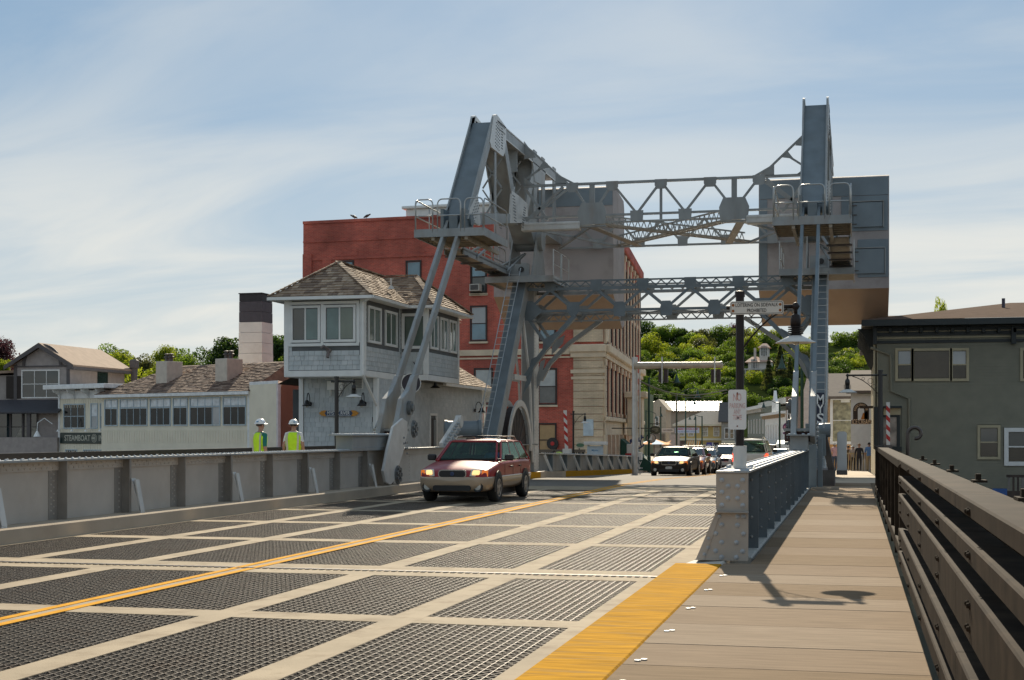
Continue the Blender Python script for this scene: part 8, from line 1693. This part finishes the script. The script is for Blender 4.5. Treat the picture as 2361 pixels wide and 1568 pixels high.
        b = MB(); b.bar(hd+Vector((0, -.13*k, .05*k)), hd+Vector((0, .1*k, .15*k)), .03, .012) if False else b.obx(hd+Vector((.05*k, -.125*k, .075*k)), (.024, .012, 0), (0, .003, 0), (0, .004, .015)); b.build('sticker', mat('sticker_blue', (.1, .25, .4), .5), t)
    if hat == 'sun':
        b = ell(hd+Vector((0, 0, .03*k)), .105*k, .115*k, .105*k, 0, 1.0); HS = mat('sun_hat_white', (.7, .67, .6), .8); b.build('sun_hat', HS, t, smooth=True); b = MB(); b.lathe([(.1*k, .02), (.19*k, -.01), (.19*k, -.016), (.1*k, .01)], hd+Vector((0, 0, .02*k)), n=18); b.build('hat_brim', HS, t)
    if vest:
        b = MB(); n = 20; levels = [(.86, .188, .142), (.95, .19, .14), (1.1, .19, .13), (1.25, .212, .142), (1.36, .232, .138), (1.44, .205, .115), (1.49, .125, .085)]
        if bend: levels = levels[1:]
        rings_ = []
        for z, rx, ry in levels: rings_.append([T((math.cos(2*math.pi*i/n)*rx*(1+.015*math.sin(5*i+z*9)), math.sin(2*math.pi*i/n)*ry, z))*k for i in range(n)])
        b.add([p for r_ in rings_ for p in r_], [(i*n+j, i*n+(j+1) % n, (i+1)*n+(j+1) % n, (i+1)*n+j) for i in range(len(rings_)-1) for j in range(n)])
        LIM = mat('hi_vis_lime', (.55, .85, .02), .75, var=.08, scale=8, emit=(.5, .9, .0, .12)) if False else mat('hi_vis_lime', (.58, .9, .02), .7, var=.08, scale=8)
        vv = b.build('safety_vest', LIM, t, smooth=True)
        REF = mat('reflective_tape', (.55, .52, .42), .35)
        for s in (-1, 1):
            b = MB(); P = [T((s*.13, -.0, 1.5)), T((s*.14, -.1, 1.44)), T((s*.15, -.122, 1.33)), T((s*.142, -.112, 1.2)), T((s*.13, -.112, 1.02))]
            for p, q in zip(P, P[1:]): b.bar(p*k, q*k, .05*k, .012, (1, 0, 0))
            b.build('reflective_strip', REF, vv)
        b = MB()
        for i in range(n):
            a0, a1 = 2*math.pi*i/n, 2*math.pi*(i+1)/n; f_ = lambda a, z: T((math.cos(a)*.197, math.sin(a)*.144, z))*k; b.quad(f_(a0, .975), f_(a1, .975), f_(a1, 1.03), f_(a0, 1.03))
        b.build('reflective_strip', REF, vv)
        b = MB(); b.obx(T((0, -.1, 1.445))*k, (.03, 0, 0), (0, .004, 0), (0, 0, .006)); b.build('label_patch', BLACK, vv)
    t.location = loc; t.rotation_euler = (0, 0, rz); return t
TEAL = mat('teal_shirt', (.01, .16, .13), .8); WSHIRT = mat('white_shirt', (.7, .7, .68), .8); JEAN = mat('denim', (.05, .07, .11), .8, var=.15); KHAKI = mat('khaki_trousers', (.42, .31, .18), .8); BSHIRT = mat('blue_shirt', (.12, .25, .5), .8); DARKC = mat('dark_clothes', (.02, .02, .026), .8); PINK = mat('pink_shirt', (.6, .35, .36), .8)
p = PD(600, 1000, 34.7); person('worker in white hard hat, lime vest and teal shirt, left one of the pair', (p.x, p.y, .15), rad(-30), TEAL, JEAN, 1.77, hat='helmet', vest=True, step=.05)
p = PD(677, 1000, 36.7); person('worker in white hard hat, lime vest and white shirt, right one of the pair', (p.x, p.y, .15), rad(6), WSHIRT, JEAN, 1.78, hat='helmet', vest=True, sleeve=1.26)
p = PD(1290, 1000, 73); person('worker in a lime vest bent over behind the far parapet', (p.x+.3, p.y, zr(p.y)-.02), rad(75), TEAL, JEAN, 1.7, pose='bend', vest=True)
def g7w(x, Y): q = g7(x, 1300, Y); return (q.x, Y, zr(Y)+.15)
person('man in blue shirt and khaki trousers walking away at the end of the sidewalk', g7w(500, 94), 0, BSHIRT, KHAKI, 1.82, step=.14, bald=False)
person('fair haired person in long dark clothes walking away along the sidewalk', g7w(428, 93), .05, DARKC, DARKC, 1.74, hair=mat('fair_hair', (.3, .18, .09), .6), step=.12, sleeve=.5)
person('person in white sun hat walking in front of the dark dressed one', g7w(384, 97), 0, mat('pale_top', (.5, .42, .36), .8), DARKC, 1.66, hat='sun', step=-.12)
person('person in pink top half hidden behind the right tower foot', g7w(250, 88), .3, PINK, JEAN, 1.7, hair=mat('white_hair', (.6, .57, .52), .7), step=.1)
person('person in brown jacket left of the sun hat walker', g7w(350, 99), .1, mat('brown_jacket', (.12, .08, .04), .8), DARKC, 1.68, step=.1, sleeve=.5)
person('driver in a blue shirt behind the windscreen of the red wagon', (-9.1+.38, 34.35, -.28), math.pi, BSHIRT, JEAN, 1.7, pose='sit')
# ================================================================ hill and trees
import numpy as np
def zhill(Y, X=0):
    a = -2.9+max(0, (Y-350))*.108 if Y < 455 else 8.5+(Y-455)*.165
    return min(a, 44) if X > -110 else -2.9+max(0, min(1, (Y-170)/150))*9
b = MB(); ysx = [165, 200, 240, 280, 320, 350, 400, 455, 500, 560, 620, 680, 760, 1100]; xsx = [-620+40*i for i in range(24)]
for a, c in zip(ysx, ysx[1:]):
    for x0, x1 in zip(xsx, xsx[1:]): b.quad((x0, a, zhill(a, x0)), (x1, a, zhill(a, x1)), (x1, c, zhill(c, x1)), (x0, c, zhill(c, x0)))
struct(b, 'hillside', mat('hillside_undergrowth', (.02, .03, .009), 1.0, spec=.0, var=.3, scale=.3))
LEAF = {'mid': leaf_mat('leaf_mid_green', (.055, .1, .018), (.2, .3, .025)), 'yel': leaf_mat('leaf_yellow_green', (.1, .15, .015), (.4, .46, .03)), 'dark': leaf_mat('leaf_dark_green', (.028, .055, .018), (.08, .14, .018)), 'olive': leaf_mat('leaf_olive', (.065, .08, .03), (.16, .17, .04)), 'copper': leaf_mat('leaf_copper', (.05, .028, .03), (.1, .04, .05))}
BARK = mat('bark', (.09, .07, .055), .9, var=.3, scale=6)
def crown_mesh(seed, n, shape):
    r = np.random.RandomState(seed); pts = []; nrm = []
    if shape == 'conifer':
        k = r.rand(n)**.75; ang = r.rand(n)*2*np.pi; tier = (np.floor(k*11)+.3+.7*r.rand(n))/11.5; rad_ = (1-tier)*.5*(.55+.55*r.rand(n))*(.8+.3*np.sin(ang*5+np.floor(k*11)*2)); P = np.stack([np.cos(ang)*rad_, np.sin(ang)*rad_, tier*1.15+.05-.12*rad_], 1); N = r.randn(n, 3)
    else:
        L = r.randint(13, 19); C = []
        for i in range(L):
            a = r.rand()*2*np.pi; h = r.rand(); q = .36*np.sqrt(r.rand())*(1-.45*h); C.append((np.cos(a)*q, np.sin(a)*q, .3+.62*h, .13+.13*r.rand()*(1.1-h*.5)))
        if shape == 'tall': C = [(x*.7, y*.7, z*1.25, q) for x, y, z, q in C]
        C = np.array(C); w = C[:, 3]**2; idx = r.choice(L, n, p=w/w.sum()); d = r.randn(n, 3); d /= np.linalg.norm(d, axis=1)[:, None]; rr_ = (.55+.5*r.rand(n)**.6)
        if shape == 'thin': rr_ = .3+.9*r.rand(n)
        P = C[idx, :3]+d*(C[idx, 3]*rr_)[:, None]*np.array([1, 1, .85]); N = d+r.randn(n, 3)*.7
    N /= np.linalg.norm(N, axis=1)[:, None]; A = np.cross(N, r.randn(n, 3)); A /= np.linalg.norm(A, axis=1)[:, None]; B_ = np.cross(N, A); s = (.011+.017*r.rand(n))[:, None]*(1.15 if shape == 'conifer' else 1); A *= s; B_ *= s*.75
    V = np.concatenate([P-A, P-B_*.8, P+A, P+B_*.8], 1).reshape(-1, 3); me = bpy.data.meshes.new('crown'); me.vertices.add(4*n); me.vertices.foreach_set('co', V.ravel().astype('f')); me.loops.add(4*n); me.loops.foreach_set('vertex_index', np.arange(4*n)); me.polygons.add(n); me.polygons.foreach_set('loop_start', np.arange(n)*4); me.polygons.foreach_set('loop_total', np.full(n, 4)); me.update(calc_edges=True); return me
def trunk_mesh(seed):
    r = random.Random(seed); b = MB(); b.tube([(0, 0, -.15), (.005, 0, .15), (0, .01, .45), (.01, 0, .75)], [.03, .024, .018, .007], 7)
    for i in range(6): a = r.uniform(0, 6.3); h = r.uniform(.22, .5); b.tube([(0, 0, h), (math.cos(a)*.12, math.sin(a)*.12, h+.14), (math.cos(a)*.24, math.sin(a)*.24, h+.3)], [.012, .008, .003], 5)
    o = b.build('trunk', BARK); me = o.data; bpy.data.objects.remove(o); return me
CR = {k: [crown_mesh(s+hash_, 6500, k) for s in range(nv)] for k, nv, hash_ in (('broad', 5, 10), ('tall', 3, 40), ('conifer', 2, 60), ('thin', 2, 80))}; TK = [trunk_mesh(i) for i in range(3)]
cmesh = {}
def tree(u, vtop, wpx, d, kind, shape, zg, label, group, name=None):
    p = PD(u, vtop, d); w = wpx*d/FPX; top = p.z; t = thing(name or ('conifer' if shape == 'conifer' else 'broadleaf_tree'), label, 'tree', (p.x, p.y, zg), group)
    i = R.randrange(len(CR[shape])); key = (shape, i, kind)
    if key not in cmesh: m = CR[shape][i].copy(); m.materials.append(LEAF[kind]); cmesh[key] = m
    hz = {'broad': .98, 'tall': 1.2, 'conifer': 1.2, 'thin': .98}[shape]; H = max(top-zg, 3); ch = w*{'broad': .95, 'tall': 1.3, 'conifer': 2.2, 'thin': 1.1}[shape]; base = min(H*.25, max(0, H-ch)) if H > ch else 0
    o = bpy.data.objects.new('crown', cmesh[key]); COL.objects.link(o); o.parent = t; sz = (H-base)/hz; o.location = (0, 0, base); o.scale = (w/.98, w/.98, sz); o.rotation_euler = (0, 0, R.uniform(0, 6.28))
    o = bpy.data.objects.new('trunk', R.choice(TK)); COL.objects.link(o); o.parent = t; o.scale = (w, w, H)
    return t
HL = {'mid': ('mid green broadleaf tree among the woods on the hillside', 'mid green trees on the hillside'), 'yel': ('sunlit yellow green broadleaf tree on the hillside', 'yellow green trees on the hillside'), 'dark': ('dark green tree in the woods on the hillside', 'dark green trees on the hillside'), 'olive': ('olive tinted tree high on the hillside', 'olive trees on the hillside')}
def dv(v): return 462+max(-10, (905-v))/160*215
def hl(k, u, v):
    c = {'mid': 'mid green', 'yel': 'sunlit yellow green', 'dark': 'dark green', 'olive': 'dull olive'}[k]
    h = 'just right of the brick building' if u < 1530 else 'over the signal mast' if u < 1640 else 'left of the near lamp pole' if u < 1700 else 'beside the hill villa' if u < 1800 else 'behind the cone lamp' if u < 1890 else 'right of the right tower'
    w = 'on the skyline' if v < 790 else 'midway up the hill' if v < 850 else 'low down' if v < 890 else 'just above the roofs'
    s = '%s tree %s, %s' % (c, w, h); return s, s
def q6u(x, y): return ((1850+x*.35078)/1.3011, (950+y*.35078)/1.3011)
hill = [(300, 175, 210, 250, 'yel', 'broad'), (250, 60, 200, 320, 'dark', 'tall'), (360, 110, 180, 335, 'mid', 'broad'), (440, 100, 190, 300, 'mid', 'broad'), (520, 90, 200, 335, 'dark', 'broad'), (580, 245, 170, 262, 'yel', 'broad'), (640, 290, 190, 245, 'mid', 'broad'), (620, 130, 190, 330, 'mid', 'broad'), (700, 170, 170, 310, 'yel', 'broad'), (760, 200, 200, 288, 'olive', 'broad'), (720, 100, 220, 345, 'olive', 'broad'), (860, 110, 240, 285, 'mid', 'tall'), (940, 115, 200, 300, 'mid', 'broad'), (800, 350, 180, 245, 'yel', 'broad'), (900, 340, 190, 242, 'mid', 'broad'), (480, 330, 150, 245, 'yel', 'broad'), (1010, 200, 180, 310, 'mid', 'broad'), (1060, 130, 180, 340, 'olive', 'broad'), (1150, 115, 220, 335, 'yel', 'broad'), (1140, 180, 150, 318, 'yel', 'broad'), (1050, 330, 160, 300, 'dark', 'broad'), (1260, 140, 200, 338, 'mid', 'broad'), (1350, 130, 200, 330, 'yel', 'broad'), (1180, 480, 140, 270, 'yel', 'broad'), (1620, 230, 150, 300, 'yel', 'broad'), (1690, 200, 150, 320, 'yel', 'broad'), (1560, 320, 150, 300, 'olive', 'broad'), (1500, 200, 170, 330, 'mid', 'broad'), (1900, 150, 190, 280, 'mid', 'broad'), (1960, 260, 200, 240, 'yel', 'broad'), (2040, 150, 200, 300, 'mid', 'tall'), (2080, 330, 200, 250, 'yel', 'broad'), (1930, 370, 180, 235, 'yel', 'broad'), (2160, 240, 180, 260, 'mid', 'broad')]
for x, y, w, d, k, s in hill:
    u, v = q6u(x, y); d = dv(v)+R.uniform(-6, 6); p = PD(u, v, d); tree(u, v, w*.5, d, k, s, p.z-w*.5*d/FPX*1.1, *hl(k, u, v))
for i in range(150):     # lower band of darker trees down to the roofs
    x = 190+R.uniform(-15, 15)+ (i % 26)*76; y = 300+75*(i//26)+R.uniform(-30, 30); u, v = q6u(x, y); d = dv(v)-8+R.uniform(-4, 4); p = PD(u, v, d)
    if 1080 < x < 1290 and y < 600: continue
    k = ('dark', 'mid', 'dark', 'mid', 'yel')[R.randrange(5)] if y < 560 else ('dark', 'mid')[R.randrange(2)]; w = R.uniform(120, 270)*.36; tree(u, v, w, d, k, ('broad', 'broad', 'tall', 'thin')[R.randrange(4)], p.z-w*d/FPX*1.15, *hl(k, u, v))
for x, y, w, d in ((1400, 225, 250, 505), (1300, 330, 170, 500), (1480, 330, 200, 508)):
    u, v = q6u(x, y); p = PD(u, v, d); tree(u, v, w*.27, d, 'olive', 'conifer', p.z-21, 'big dull green conifer in front of the hill villa', 'conifers by the villa')
tree(1700, 750, 60, 690, 'copper', 'thin', 40, 'reddish bare looking tree on the skyline of the hill', None)
# left of the bridge
def r1(x, y): return (x*.51/1.3011, (850+y*.51)/1.3011)
for x, y, w, d, k, s, lab in ((15, 325, 150, 190, 'copper', 'thin', 'dark purple leaved tree at the left edge behind the grey house'), (10, 440, 110, 170, 'yel', 'broad', 'yellow green tree at the left edge below the purple one'), (650, 388, 170, 200, 'mid', 'broad', 'dark round topped tree right of the grey gabled house'), (720, 420, 190, 150, 'yel', 'broad', 'bright yellow green tree between the grey house and first inn chimney'), (640, 480, 150, 145, 'yel', 'broad', 'bright yellow tree close behind the flat cornice of the inn'), (975, 380, 110, 180, 'yel', 'thin', 'wispy yellow green tree between the two inn chimneys'), (1050, 400, 190, 190, 'mid', 'broad', 'green tree just left of the second inn chimney'), (960, 470, 150, 165, 'yel', 'broad', 'low yellow green tree between the inn chimneys'), (1130, 440, 150, 175, 'mid', 'broad', 'low mid green tree behind the second inn chimney'), (1240, 395, 190, 195, 'dark', 'broad', 'dark green tree right of the second inn chimney'), (1345, 340, 210, 185, 'dark', 'broad', 'tall dark green tree left of the white chimney'), (1410, 430, 170, 180, 'dark', 'broad', 'dark green tree behind the white chimney'), (1640, 305, 190, 190, 'dark', 'tall', 'dark tree between the white chimney and the bridge house'), (1720, 420, 200, 180, 'mid', 'broad', 'mid green tree partly behind the bridge house'), (1730, 555, 120, 140, 'yel', 'broad', 'yellow green bush under the bridge house overhang'), (830, 440, 130, 190, 'olive', 'broad', 'olive tree behind the first inn chimney')):
    u, v = r1(x, y); d *= 1.75; p = PD(u, v, d); W_ = w*1.95*.51/1.3011; tree(u, v, W_, d, k, s, p.z-W_*d/FPX*1.1, lab, None)
tree(1893, 712, 16, 120, 'yel', 'thin', -2.9, 'small tree tip over the roof of the olive building', None) if False else None
u, v = PD(0, 0, 1)[:2]; tree((2400+1015*.41456)/1.3011, (850+172*.41456)/1.3011, 45, 130, 'yel', 'broad', 0, 'treetop showing over the brown roof of the olive building', None)

for i in range(18):
    uu = 205+i*27+R.uniform(-8, 8); vv = R.uniform(822, 862); d = R.uniform(410, 450); p = PD(uu, vv, d); w = R.uniform(75, 105); k = ('mid', 'dark', 'yel', 'mid')[i % 4]
    lab = '%s tree in the belt of trees %s' % ({'mid': 'mid green', 'dark': 'dark green', 'yel': 'yellow green'}[k], 'behind the flat cornice of the inn' if uu < 310 else 'behind the first inn chimney' if uu < 430 else 'behind the second inn chimney' if uu < 540 else 'behind the tall white chimney')
    tree(uu, vv, w, d, k, 'broad', p.z-w*d/FPX*1.05, lab, lab)
